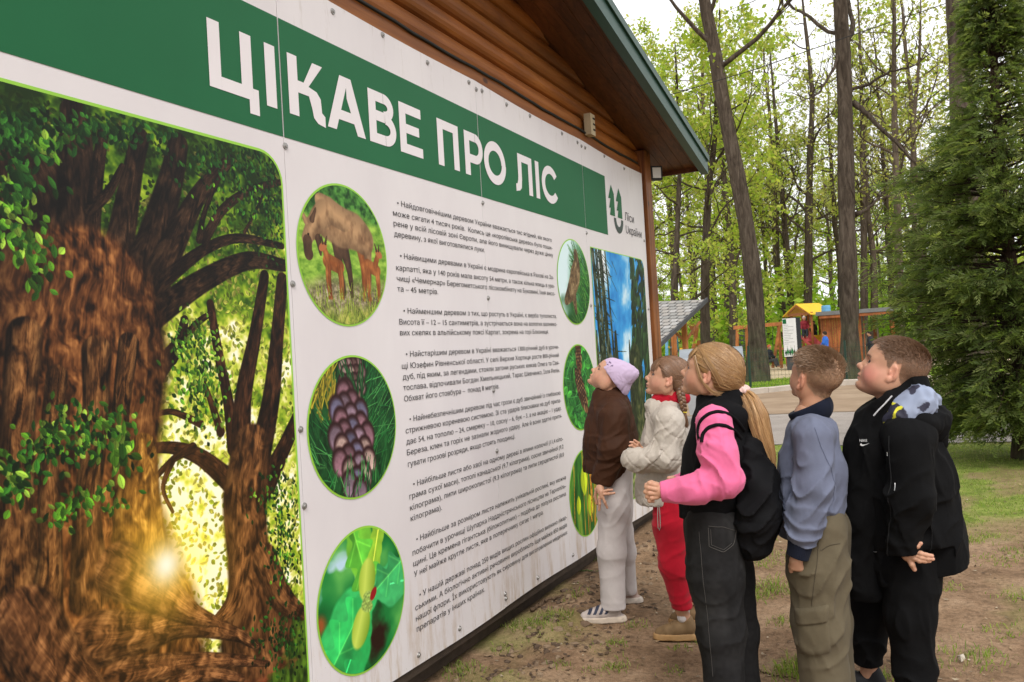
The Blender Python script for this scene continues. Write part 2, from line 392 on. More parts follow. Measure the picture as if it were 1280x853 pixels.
def grassy(P, c0, c1, seed, fx=40, fy=16):
    v = fbm(P.X*fx, P.Y*fy, 4, seed, .6); P.a[:] = ramp3(v, [(.2, c0), (.75, c1)])
def needles(P, n, R, cols, x=(-.28, .28), y=(-.28, .28), L=.16, w_=.003, ang=None):
    for i in range(n):
        a = R.uniform(0, 6.28) if ang is None else ang+R.normal()*.35
        px, py = R.uniform(*x), R.uniform(*y); c = cols[R.integers(len(cols))]*R.uniform(.6, 1.15); l = L*R.uniform(.5, 1)
        P.stroke([(px, py), (px+math.cos(a)*l, py+math.sin(a)*l)], [w_, w_*.5], lambda D, T, X, Y, c=c: np.broadcast_to(c*(1), D.shape+(3,))*(1-.3*np.abs(D))[..., None], .5)
def scales(P, cx, cy, rx, ry, ang, rows, cols, R):
    c_, s_ = math.cos(ang), math.sin(ang)
    P.ell(cx, cy, rx, ry, rgb(50, 30, 28), ang)
    for r in range(rows, -1, -1):
        v = -1+2*r/rows; wd = math.sqrt(max(.03, 1-v*v)); k = max(2, int(3.4*wd+1))
        for j in range(k):
            u = (-1+2*(j+.5+.5*(r % 2)-.25)/k)*wd*.82
            x = cx+(u*ry)*-s_+(v*rx)*c_; y = cy+(u*ry)*c_+(v*rx)*s_; cc = cols[R.integers(len(cols))]*R.uniform(.75, 1.1)
            P.ell(x, y, rx*.34, ry*.40, rgb(46, 22, 24), ang+u/ry*.02, .2)
            P.ell(x-c_*rx*.03, y-s_*rx*.03, rx*.29, ry*.35, cc, ang, .35, lambda U, V, X, Y, cc=cc: cc*(1.0-.25*U+.2*(fbm(X*90, Y*90, 2, 5)-.5))[..., None])
def paint_moose():
    P = disc_paint(); R = np.random.default_rng(2); X, Y = P.X, P.Y
    grassy(P, rgb(84, 130, 36), rgb(168, 206, 80), 3, 30, 50)
    top = np.clip((Y-.13+.25*(X < -.1)*0+(fbm(X*12, Y*12, 3, 4)-.5)*.14)*20, 0, 1)
    P.blend((slice(None),)*2, top, ramp3(fbm(X*50, Y*50, 3, 9), [(.25, rgb(22, 60, 20)), (.7, rgb(86, 150, 60))]))
    low = np.clip((-.08-Y+(fbm(X*14, Y*14, 3, 5)-.5)*.06)*16, 0, 1)
    P.blend((slice(None),)*2, low, ramp3(fbm(X*40, Y*60, 4, 7, .7), [(.3, rgb(86, 80, 56)), (.6, rgb(164, 150, 118)), (.8, rgb(196, 190, 160))]))
    low = np.clip((-.18-Y+(fbm(X*20, Y*14, 3, 15)-.5)*.08)*16, 0, 1)
    P.blend((slice(None),)*2, low, ramp3(fbm(X*60, Y*40, 4, 8, .7), [(.3, rgb(90, 110, 40)), (.7, rgb(190, 190, 90))]))
    def fur(a, b):
        a, b = np.array(a), np.array(b)
        return lambda D, T, X, Y: ramp3(np.clip(fbm(X*40, Y*26, 3, 12)*.8+.2+.35*(Y*3), 0, 1), [(.2, a), (.8, b)])*(1-.25*np.abs(D))[..., None]
    f = fur(rgb(92, 62, 40), rgb(190, 150, 108)); dk = fur(rgb(52, 34, 24), rgb(104, 74, 52)); rd = fur(rgb(120, 60, 24), rgb(206, 130, 70))
    st = P.stroke
    st([(.10, .05), (.115, -.05), (.11, -.17)], (.035, .02, .012), rd); st([(.145, .05), (.15, -.06), (.14, -.19)], (.035, .018, .012), f)
    st([(-.05, .05), (-.04, -.05), (-.02, -.15)], (.035, .02, .014), dk); st([(-.01, .03), (.02, -.06), (.03, -.16)], (.035, .018, .012), dk)
    st([(-.10, .13), (-.02, .11), (.07, .10), (.13, .07)], (.082, .088, .082, .066), f)
    st([(-.14, .20), (-.09, .17), (0, .14)], (.03, .055, .05), f)
    st([(-.12, .15), (-.16, .12), (-.185, .08)], (.06, .05, .04), f); st([(-.19, .10), (-.222, .045)], (.038, .032), f); st([(-.222, .035), (-.222, .0), (-.218, -.012)], (.027, .024, .026), dk)
    st([(-.225, .11), (-.255, .155)], (.015, .004), f); st([(-.19, .12), (-.165, .165)], (.015, .004), dk); P.ell(-.215, .062, .006, .005, rgb(20, 14, 10))
    st([(-.16, .05), (-.15, -.01)], (.02, .006), dk)
    for x, s_, hd in ((-.08, 1, -1), (.17, .9, 1)):
        st([(x-.03*s_, -.03), (x+.04*s_, -.05)], (.032*s_, .030*s_), rd)
        st([(x+hd*.03, -.02), (x+hd*.05, .02)], (.018, .014), rd); P.ell(x+hd*.055, .022, .028, .017, rgb(176, 106, 64), -.5*hd)
        st([(x+hd*.04, .035), (x+hd*.03, .062)], (.007, .004), dk); st([(x+hd*.055, .035), (x+hd*.06, .06)], (.006, .003), dk)
        for q in (-.035, -.022, .035, .048): st([(x+q*s_, -.05), (x+q*s_*1.1, -.11), (x+q*s_+.004, -.175)], (.012, .008, .006), rd)
    for i in range(260):
        x = R.uniform(-.28, .28); y = R.uniform(-.28, -.14); c = rgb(150, 170, 60)*R.uniform(.5, 1.2); st([(x, y), (x+R.normal()*.01, y+.035)], (.002, .001), lambda D, T, X, Y, c=c: np.broadcast_to(c, D.shape+(3,)))
    return P
def paint_cone():
    P = disc_paint(); R = np.random.default_rng(4); grassy(P, rgb(8, 40, 16), rgb(34, 96, 44), 5)
    needles(P, 90, R, [rgb(190, 168, 50), rgb(150, 140, 40)], (-.27, -.12), (.03, .26), .12, .006, 1.3)
    gs = [rgb(40, 130, 60), rgb(90, 176, 90), rgb(20, 80, 40)]
    needles(P, 110, R, gs, (.0, .28), (-.2, .2), .2, .003, .7); needles(P, 80, R, gs, (-.28, -.1), (-.28, .02), .16, .003, 2.4)
    scales(P, .0, .20, .11, .085, 1.57, 7, [rgb(150, 120, 116), rgb(120, 88, 84), rgb(176, 150, 140)], R)
    needles(P, 26, R, [rgb(24, 84, 40), rgb(50, 120, 60)], (-.06, .07), (.04, .12), .2, .006, 1.6)
    scales(P, -.02, -.06, .20, .135, 1.75, 8, [rgb(168, 140, 158), rgb(150, 108, 120), rgb(190, 160, 150), rgb(136, 130, 162)], R)
    needles(P, 50, R, gs, (-.2, .25), (-.3, -.2), .12, .004, 1.4); return P
def paint_acorn():
    pi_ = math.pi
    P = disc_paint(); R = np.random.default_rng(6); X, Y = P.X, P.Y
    v = fbm(X*7, Y*7, 3, 8); P.a[:] = ramp3(v, [(.2, rgb(10, 76, 34)), (.5, rgb(28, 128, 58)), (.8, rgb(96, 180, 84))])
    m = np.clip((fbm(X*11+3, Y*11, 3, 3)-.5)*8, 0, 1)*np.clip((.16-np.hypot(X+.13, Y-.10))*12, 0, 1); P.blend((slice(None),)*2, m, rgb(190, 220, 236))
    m = np.clip((.12-np.hypot((X-.07)*1.4, Y+.17))*14+(fbm(X*20, Y*20, 3, 2)-.5)*1.5, 0, 1); P.blend((slice(None),)*2, m, rgb(40, 20, 12))
    m = np.clip((.05-np.hypot((X+.27), Y+.02))*30, 0, 1); P.blend((slice(None),)*2, m, rgb(150, 84, 40))
    def lobed(x0, y0, x1, y1, wd, c, n=4.):
        L_ = math.hypot(x1-x0, y1-y0); dx, dy = (x1-x0)/L_, (y1-y0)/L_; U = ((X-x0)*dx+(Y-y0)*dy)/L_; Vv = -(X-x0)*dy+(Y-y0)*dx
        wf = wd*np.clip(np.sin(np.clip(U, 0, 1)*pi_), 0, 1)**.55*(.72+.34*np.cos(U*n*2*pi_)); m = np.clip((wf-np.abs(Vv))*160, 0, 1)*(U > 0)*(U < 1)
        vein = np.exp(-(Vv/.004)**2)+.6*np.exp(-((((U*n-np.abs(Vv)*9) % 1)-.5)/.05)**2)*(np.abs(Vv) < wf*.85); cc = np.array(c)*(.72+.5*fbm(X*18, Y*18, 3, 4)[..., None]+.12*np.sign(Vv)[..., None])
        P.blend((slice(None),)*2, m, np.clip(cc*(1-.0)+np.array([.25, .30, .12])*np.clip(vein, 0, 1)[..., None]*.7, 0, 1))
    def lobes(pts, wd, c):
        c = np.array(c)
        for t in np.linspace(0, 1, 5):
            x = pts[0][0]+(pts[1][0]-pts[0][0])*t; y = pts[0][1]+(pts[1][1]-pts[0][1])*t; r = wd*(.55+.45*math.sin(.5+t*2.4))
            P.ell(x, y, r, r*.8, c, t*3, .12, lambda U, V, X, Y: c*(.9+.3*(fbm(X*25, Y*25, 3, 4)-.3))[..., None])
        P.stroke([pts[0], pts[1]], (.005, .003), lambda D, T, X, Y: np.broadcast_to(np.clip(c*1.5, 0, 1), D.shape+(3,)))
    lobes([(-.02, .27), (.01, .10)], .10, rgb(120, 200, 60)); lobes([(.12, .26), (.06, .10)], .06, rgb(160, 214, 60))
    lobes([(-.24, -.16), (.0, -.0)], .14, rgb(60, 200, 104)); lobes([(-.16, -.27), (-.04, -.12)], .13, rgb(46, 184, 92)); lobes([(.27, .0), (.1, .02)], .1, rgb(70, 190, 110))
    lobed(-.30, -.27, .05, .03, .13, rgb(50, 186, 92)); lobed(-.05, .29, .05, -.02, .10, rgb(96, 190, 60), 3.); lobed(.30, .10, .04, .0, .09, rgb(60, 170, 96), 3.)
    a = lambda x, y, r, g: P.ell(x, y, .090, .058, rgb(180, 206, 70), r, .15, lambda U, V, X, Y: ramp3(V*.5+.5, [(0, rgb(120, 156, 40)), (.6, rgb(206, 226, 96)), (1, rgb(160, 190, 60))]))
    a(.025, .07, 1.35, 0); a(-.03, -.10, 1.1, 0)
    for x, y, r in ((.03, -.0, 1.4), (.015, -.03, 1.1)): P.ell(x, y, .028, .042, rgb(150, 176, 80), r, .2, lambda U, V, X, Y: rgb(150, 176, 86)*(.7+.7*fbm(X*140, Y*140, 2, 3))[..., None])
    P.ell(.06, .005, .03, .018, rgb(150, 24, 30), .8); return P
def paint_bird():
    P = disc_paint(360); R = np.random.default_rng(8); X, Y = P.X, P.Y
    v = np.clip((.08-X+Y*.5)*3+fbm(X*8, Y*8, 3, 2)*.6, 0, 1); P.a[:] = ramp3(v, [(0, rgb(30, 80, 30)), (.4, rgb(90, 150, 110)), (1, rgb(214, 236, 240))])
    m = np.clip((-.12-Y+(fbm(X*9, Y*9, 2, 6)-.5)*.2)*12, 0, 1); P.blend((slice(None),)*2, m, rgb(26, 76, 30))
    needles(P, 200, R, [rgb(60, 150, 50), rgb(30, 96, 34), rgb(120, 190, 80)], (.0, .28), (-.28, .2), .16, .005, 2.4)
    br = lambda D, T, X, Y: ramp3(fbm(X*26, Y*26, 4, 5, .7), [(.25, rgb(60, 44, 28)), (.6, rgb(120, 96, 66)), (.8, rgb(170, 150, 110))])
    P.stroke([(-.16, -.13), (-.06, -.06), (.02, .04), (.06, .12)], (.03, .07, .085, .055), br); P.stroke([(.06, .12), (.05, .19)], (.05, .035), br)
    P.stroke([(-.02, -.1), (.0, -.2)], (.04, .02), br); return P
def paint_larch():
    P = disc_paint(360); R = np.random.default_rng(9); grassy(P, rgb(16, 60, 24), rgb(66, 150, 60), 9, 20, 20)
    needles(P, 300, R, [rgb(40, 130, 60), rgb(90, 190, 90), rgb(20, 70, 36)], L=.14, w_=.005)
    for i in range(40): P.leaf(R.uniform(-.28, .28), R.uniform(-.28, .28), .05, .022, R.uniform(0, 6.3), rgb(70, 160, 60)*R.uniform(.6, 1.2))
    sc_ = [rgb(150, 110, 70), rgb(186, 150, 100), rgb(120, 84, 50)]
    scales(P, .0, .20, .10, .05, 1.6, 9, sc_, R); scales(P, .02, -.03, .14, .06, 2.1, 11, sc_, R); return P
def paint_birch():
    P = disc_paint(360); R = np.random.default_rng(10); X, Y = P.X, P.Y
    v = fbm(X*26, Y*5, 3, 9); P.a[:] = ramp3(v, [(.2, rgb(16, 66, 22)), (.5, rgb(60, 128, 44)), (.72, rgb(130, 156, 50)), (.85, rgb(170, 196, 160))])
    for i in range(9): x = R.uniform(-.25, .25); P.stroke([(x, .28), (x+R.normal()*.03, -.28)], (.004, .004), lambda D, T, X, Y: np.broadcast_to(rgb(210, 140, 40), D.shape+(3,)))
    for x, y, L in ((-.03, .08, .11), (.06, -.1, .09), (-.14, -.06, .07), (.16, .16, .07)): P.leaf(x, y, L, L*.55, -1.5+x, rgb(196, 216, 40))
    P.stroke([(.07, .26), (.09, .0), (.07, -.2)], (.012, .014, .01), lambda D, T, X, Y: ramp3(fbm(X*90, Y*90, 2, 5), [(.3, rgb(150, 90, 30)), (.7, rgb(230, 170, 60))])); return P
def paint_forest():
    x0, x1, y0, y1 = 5.35, 6.56, .3, 2.15
    P = Paint(x0, x1, y0, y1, 330); X, Y = P.X, P.Y; R = np.random.default_rng(11)
    v = np.clip(fbm((X-Y*.2)*3.5, Y*3, 5, 5, .6)*1.9-.55, 0, 1); P.a[:] = ramp3(v, [(0, rgb(28, 110, 190)), (.45, rgb(64, 160, 226)), (.75, rgb(190, 224, 244)), (1, rgb(250, 252, 255))])
    dkf = lambda D, T, X, Y: ramp3(fbm(X*30, Y*18, 4, 6, .7), [(.3, rgb(14, 22, 12)), (.55, rgb(48, 60, 36)), (.75, rgb(110, 116, 96))])
    for i in range(15):
        x = x0+R.uniform(0, .3)**1.0; P.stroke([(x, 2.15), (x+.05, 1.6), (x+.12, .5)], (.012, .016, .024), dkf)
    for i in range(240):
        x = x0+abs(R.normal())*.16; y = R.uniform(.6, 2.15); P.stroke([(x, y), (x+R.uniform(.04, .2), y-R.uniform(.0, .14))], (.005, .002), dkf)
    for k_ in range(9):
        cx = R.uniform(x0, x1-.1); h = 1.25+R.uniform(-.2, .2)+.12*abs(cx-5.9)
        P.stroke([(cx, h+.15), (cx, .9), (cx, .4)], (.012, .07, .14), dkf)
    def conifer(cx, top, wd, dc):
        for j in range(300):
            t = R.random()**.7; y = top-(top-.5)*t; r = wd*(.16+.84*t); u = R.uniform(-1, 1)
            P.leaf(cx+u*r, y, .05+.03*t, .022, -1.2*np.sign(u+.01)-.2, dc*R.uniform(.4, 1.5))
    for cx, top, wd in ((6.42, 2.5, .22), (6.25, 2.35, .16), (6.55, 2.4, .2), (6.15, 1.5, .16), (5.5, 1.3, .18)): conifer(cx, top, wd, rgb(38, 62, 32))
    tr = bark(rgb(20, 30, 12), rgb(58, 70, 34), rgb(120, 116, 76), 3, 9, .4, 3)
    P.stroke([(6.2, 1.35), (6.2, .9), (6.2, .4)], (.13, .17, .22), tr); P.stroke([(5.95, .8), (5.9, .3)], (.1, .16), tr)
    g = np.clip((.75-Y+(fbm(X*16, Y*16, 3, 7)-.5)*.3)*8, 0, 1); P.blend((slice(None),)*2, g, ramp3(fbm(X*50, Y*40, 4, 9, .7), [(.3, rgb(64, 84, 34)), (.6, rgb(140, 156, 84)), (.8, rgb(190, 190, 150))]))
    return P
def print_mat(name, P):
    M = Mat(name, .5, .22); t = M.n('TexImage'); t.image = P.image(name); t.extension = 'EXTEND'; M.l(t.outputs[0], M.p.inputs['Base Color'])
    return M.m
def flat_print(name, outline, mat, parent, X, uvbox=None, label=None):   # outline in (s, z), drawn on the plane x = X
    me = bpy.data.meshes.new(name); me.from_pydata([(X, a, b) for a, b in outline], [], [list(range(len(outline)))])
    if uvbox:
        uv = me.uv_layers.new(name='UV'); x0, x1, y0, y1 = uvbox
        for i, (a, b) in enumerate(outline): uv.data[i].uv = ((a-x0)/(x1-x0), (b-y0)/(y1-y0))
    me.materials.append(mat); me.update(); o = link(bpy.data.objects.new(name, me), parent)
    if label: o['label'] = label
    return o
def rrect(x0, x1, y0, y1, r, n=7, corners=(1, 1, 1, 1)):     # corners: bl br tr tl
    P = []
    for (cx, cy, a0, on) in ((x0, y0, math.pi, corners[0]), (x1, y0, 1.5*math.pi, corners[1]), (x1, y1, 0, corners[2]), (x0, y1, .5*math.pi, corners[3])):
        sx = 1 if cx == x0 else -1; sy = 1 if cy == y0 else -1
        if not on: P.append((cx, cy)); continue
        for i in range(n+1):
            a = a0+i/n*math.pi/2; P.append((cx+sx*r+r*math.cos(a), cy+sy*r+r*math.sin(a)))
    return P
def circ(cx, cy, r, n=64): return [(cx+r*math.cos(2*math.pi*i/n), cy+r*math.sin(2*math.pi*i/n)) for i in range(n)]

def glyph_polys(body, size, weight, res):                      # outlines of the built-in font, each closed contour filled on its own
    cu = bpy.data.curves.new('glyphs', 'FONT'); cu.body = body; cu.size = size; cu.offset = weight; cu.resolution_u = res; cu.fill_mode = 'NONE'
    o = bpy.data.objects.new('glyphs', cu); C.objects.link(o); bpy.context.view_layer.update()
    me = bpy.data.meshes.new_from_object(o.evaluated_get(bpy.context.evaluated_depsgraph_get())); bpy.data.objects.remove(o); bpy.data.curves.remove(cu)
    n = len(me.vertices); co = np.zeros(n*3, np.float32); me.vertices.foreach_get('co', co); co = co.reshape(-1, 3)[:, :2].astype(float)
    nb = {}
    for e in me.edges: a, b = e.vertices; nb.setdefault(a, []).append(b); nb.setdefault(b, []).append(a)
    bpy.data.meshes.remove(me); seen = set(); loops = []
    for v in range(n):
        if v in seen or v not in nb: continue
        lp = [v]; seen.add(v); cur = v
        while True:
            nx_ = [w_ for w_ in nb[cur] if w_ not in seen]
            if not nx_: break
            cur = min(nx_) if len(lp) == 1 else nx_[0]; lp.append(cur); seen.add(cur)
        if len(lp) > 2: loops.append(lp)
    info = []
    for lp in loops:
        if len(lp) == 28 and abs(co[lp[0]][0]-co[lp[27]][0]) < .02*size and -.01*size < co[lp[16]][0]-co[lp[0]][0] < .06*size: co[lp[0]][0] = co[lp[27]][0] = co[lp[16]][0]+.002*size   # soft sign: bowl starts at the stem
        P = co[lp]; x, y = P.T; A = .5*np.sum(x*np.roll(y, -1)-np.roll(x, -1)*y); info.append((lp, A, P.min(0), P.max(0)))
    def inside(p, lp):
        P = co[lp]; x, y = P.T; x2, y2 = np.roll(x, -1), np.roll(y, -1); c_ = (y > p[1]) != (y2 > p[1])
        return np.sum(c_ & (p[0] < (x2-x)*(p[1]-y)/np.where(c_, y2-y, 1)+x)) % 2 == 1
    own = []
    for q in info:
        c_ = [k for k, o_ in enumerate(info) if o_[1]*q[1] < 0 and abs(o_[1]) > abs(q[1]) and np.all(o_[2] <= q[2]+1e-5) and np.all(o_[3] >= q[3]-1e-5) and inside(co[q[0][0]], o_[0])]
        own.append(min(c_, key=lambda k: abs(info[k][1])) if c_ else -1)
    outs = [[q, [info[h_] for h_ in range(len(info)) if own[h_] == k]] for k, q in enumerate(info) if own[k] < 0]
    V = []; F = []; L = []; m_ = 0
    from mathutils.geometry import tessellate_polygon
    for k, (q, holes) in enumerate(outs):
        rings = [q[0]]+[h_[0] for h_ in holes]; pts = [v for r_ in rings for v in r_]
        tr = tessellate_polygon([[Vector((co[v][0], co[v][1], 0)) for v in r_] for r_ in rings])
        for t_ in tr:
            a, b, c = [co[pts[j]] for j in t_]; F.append([j+m_ for j in (t_ if (b[0]-a[0])*(c[1]-a[1])-(b[1]-a[1])*(c[0]-a[0]) > 0 else t_[::-1])])
        V += [co[v] for v in pts]; L += [k % 3]*len(pts); m_ += len(pts)
    return np.array(V), F, np.array(L)
def text_mesh(name, body, mat, parent, X, s0, z0, size, width=None, weight=0., res=2):
    co, F, lay = glyph_polys(body, size, weight, res); kx = width/(co[:, 0].max()-co[:, 0].min()) if width else 1
    out = np.stack([X+lay*.00012, (co[:, 0]-co[:, 0].min())*kx+s0, co[:, 1]+z0], 1)
    me = bpy.data.meshes.new(name); me.from_pydata(out.tolist(), [], F); me.update()
    if mat is None: return me
    me.materials.append(mat)
    return link(bpy.data.objects.new(name, me), parent)
# ------------------------------------------------------------------ the information board
BX = -2.015                                                  # plane of the board's face
def board_white():
    M = Mat('white_board_sheet', .42, .35)
    base = M.ramp(M.noise(1.2, 5, .6, M.map((1, 1.4, .6))), [(.3, srgb(214, 208, 210)), (.7, srgb(226, 221, 222))])
    sep = M.n('SeparateXYZ'); M.l(M.tc.outputs['Object'], sep.inputs[0])
    low = M.n('MapRange'); low.inputs[1].default_value = .62; low.inputs[2].default_value = .13; M.l(sep.outputs[2], low.inputs[0])
    streak = M.ramp(M.noise(9, 6, .75, M.map((1, 1.6, .25))), [(.48, 0.), (.72, 1.)])
    mul = M.n('Math', operation='MULTIPLY'); M.l(low.outputs[0], mul.inputs[0]); M.l(streak, mul.inputs[1])
    c = M.mix(mul.outputs[0], base, srgb(176, 150, 118))
    sp = M.ramp(M.noise(130, 2, .5), [(.70, 0.), (.76, .55)])
    mul2 = M.n('Math', operation='MULTIPLY'); M.l(low.outputs[0], mul2.inputs[0]); M.l(sp, mul2.inputs[1])
    c = M.mix(mul2.outputs[0], c, srgb(110, 84, 60))
    hi = M.n('MapRange'); hi.inputs[1].default_value = 2.62; hi.inputs[2].default_value = 2.9; M.l(sep.outputs[2], hi.inputs[0])
    st2 = M.ramp(M.noise(7, 5, .8, M.map((1, 2.2, .35))), [(.56, 0.), (.75, .8)])
    mul3 = M.n('Math', operation='MULTIPLY'); M.l(hi.outputs[0], mul3.inputs[0]); M.l(st2, mul3.inputs[1])
    c = M.mix(mul3.outputs[0], c, srgb(168, 156, 140))
    M.color(c); M.bump(M.noise(1.6, 3), .25, .02); return M.m
m_white = board_white()
m_green = plain('green_print', srgb(24, 98, 58), .5, .05, 2, .22)
m_lime = plain('lime_border', srgb(150, 205, 70), .45, .05, 3)
m_ink = plain('dark_ink', srgb(46, 44, 48), .55, .05, 3)
m_titlewhite = plain('white_print', srgb(226, 220, 222), .42, .03, 3)
m_screw = plain('screw_metal', (.32, .31, .3), .45, .3, 60, .5, metal=.7)
m_backframe = plain('dark_edge', (.05, .035, .025), .85, .3, 20)

board = thing('info_board', 'large white forest information board with green title band mounted on the log cabin wall', 'information board', (BX, 2.9, 0.13))
board.location = (0, 0, 0)
SE = [-2.19, -.695, .80, 2.295, 3.79, 5.285, 6.665]
for i in range(len(SE)-1):
    b = MB(); a, c = SE[i]+.0012, SE[i+1]-.0012; top = 2.89
    n = 14                                                    # sheets bow a little between screws
    V = []; F = []
    for k in range(n+1):
        s_ = a+(c-a)*k/n
        for zz in (.13, top):
            bow = .0035*math.sin(k/n*math.pi*3+i)*(1 if zz == top else .6)
            z2 = zz+(.012*math.sin(k/n*math.pi)*-1 if zz == top else .006*math.sin(k/n*6))
            V += [(BX, s_, z2), (BX-.008, s_, z2)]
    for k in range(n):
        q = 4*k; F += [(q, q+4, q+6, q+2), (q+2, q+6, q+7, q+3), (q+1, q+3, q+7, q+5), (q, q+1, q+5, q+4)]
    F += [(0, 2, 3, 1), (4*n, 4*n+1, 4*n+3, 4*n+2)]
    b.add(V, F); b.build('board_sheet', m_white, board)
# green band, one piece on each sheet, leaving the joint open
for a, c in ((SE[0], SE[1]), (SE[1], SE[2]), (SE[2], SE[3]), (SE[3], SE[4]), (SE[4], SE[5]), (SE[5], 5.735)):
    flat_print('title_band', [(a+.003, 2.277), (c-.003, 2.277), (c-.003, 2.712), (a+.003, 2.712)], m_green, board, BX+.0015)
# title letters in a bold rounded grotesque, flat print 1 mm proud of the band
HT, ZB, ST = .225, 2.372, .052
def rc(x0, y0, x1, y1): return [(x0, y0), (x1, y0), (x1, y1), (x0, y1)]
def arc(cx, cy, rx, ry, a0, a1, t, n=20):
    A = np.linspace(a0, a1, n)
    return [[(cx+rx*math.cos(A[i]), cy+ry*math.sin(A[i])), (cx+rx*math.cos(A[i+1]), cy+ry*math.sin(A[i+1])),
             (cx+(rx-t)*math.cos(A[i+1]), cy+(ry-t)*math.sin(A[i+1])), (cx+(rx-t)*math.cos(A[i]), cy+(ry-t)*math.sin(A[i]))] for i in range(n-1)]
pi = math.pi; h = HT; t = ST; tb = .044
glyphs = [
 ('Ц', 1.956, [rc(0, 0, t, h), rc(.143, 0, .195, h), rc(t, 0, .143, tb), [(.195, 0), (.195, tb*.95), (.222, tb*.95), (.222, -.048), (.176, -.048), (.176, 0)]]),
 ('І', 2.216, [rc(0, 0, t, h)]),
 ('К', 2.333, [rc(0, 0, t, h), [(t, h*.40), (.112, h*.40), (.112, h*.56), (.198, h), (.140, h), (.085, h*.60), (t, h*.60)],
               [(.112, h*.40), (.128, h*.20), (.135, h*.06), (.158, -.004), (.202, -.01), (.202, h*.14), (.184, h*.19), (.180, h*.42), (.158, h*.52), (.112, h*.56)]]),
 ('А', 2.548, [[(0, 0), (.054, 0), (.128, h*.82), (.128, h), (.088, h)], [(.244, 0), (.190, 0), (.128, h*.62), (.128, h), (.160, h)], rc(.068, h*.20, .180, h*.38)]),
 ('В', 2.822, [rc(0, 0, t, h), rc(t, 0, .115, tb), rc(t, h-tb, .108, h), rc(t, h*.44, .115, h*.44+tb)]+arc(.108, h*.735, .074, h*.265, -pi/2, pi/2, tb)+arc(.115, h*.305, .080, h*.305, -pi/2, pi/2, tb)),
 ('Е', 3.049, [rc(0, 0, t, h), rc(t, 0, .184, tb), rc(t, h-tb, .178, h), rc(t, h*.5-tb*.45, .158, h*.5+tb*.5)]),
 ('П', 3.370, [rc(0, 0, t, h), rc(.148, 0, .200, h), rc(t, h-tb, .148, h)]),
 ('Р', 3.631, [rc(0, 0, t, h), rc(t, h-tb, .112, h), rc(t, h*.30, .112, h*.30+tb)]+arc(.112, h*.65, .080, h*.35, -pi/2, pi/2, tb)),
 ('О', 3.834, arc(.127, h/2, .127, h/2+.005, 0, 2*pi, t*.97, 44)),
 ('Л', 4.213, [rc(.173, 0, .225, h), rc(.084, h-tb, .173, h), [(.034, h), (.084, h), (.082, h*.36), (.072, h*.12), (.048, .01), (.0, 0), (.0, tb), (.018, tb*1.05), (.030, tb*1.6), (.034, h*.42)]]),
 ('І', 4.487, [rc(0, 0, t, h)]),
 ('С', 4.575, arc(.130, h/2, .130, h/2+.005, .62, 2*pi-.62, t*.95, 36))]
for ch, s0, polys in glyphs:
    b = MB()
    for ip, p in enumerate(polys): b.add([(BX+.003+.00005*ip, s0+x, ZB+y) for x, y in p], [tuple(range(len(p)))])
    o = b.build('title_letter', m_titlewhite, board)
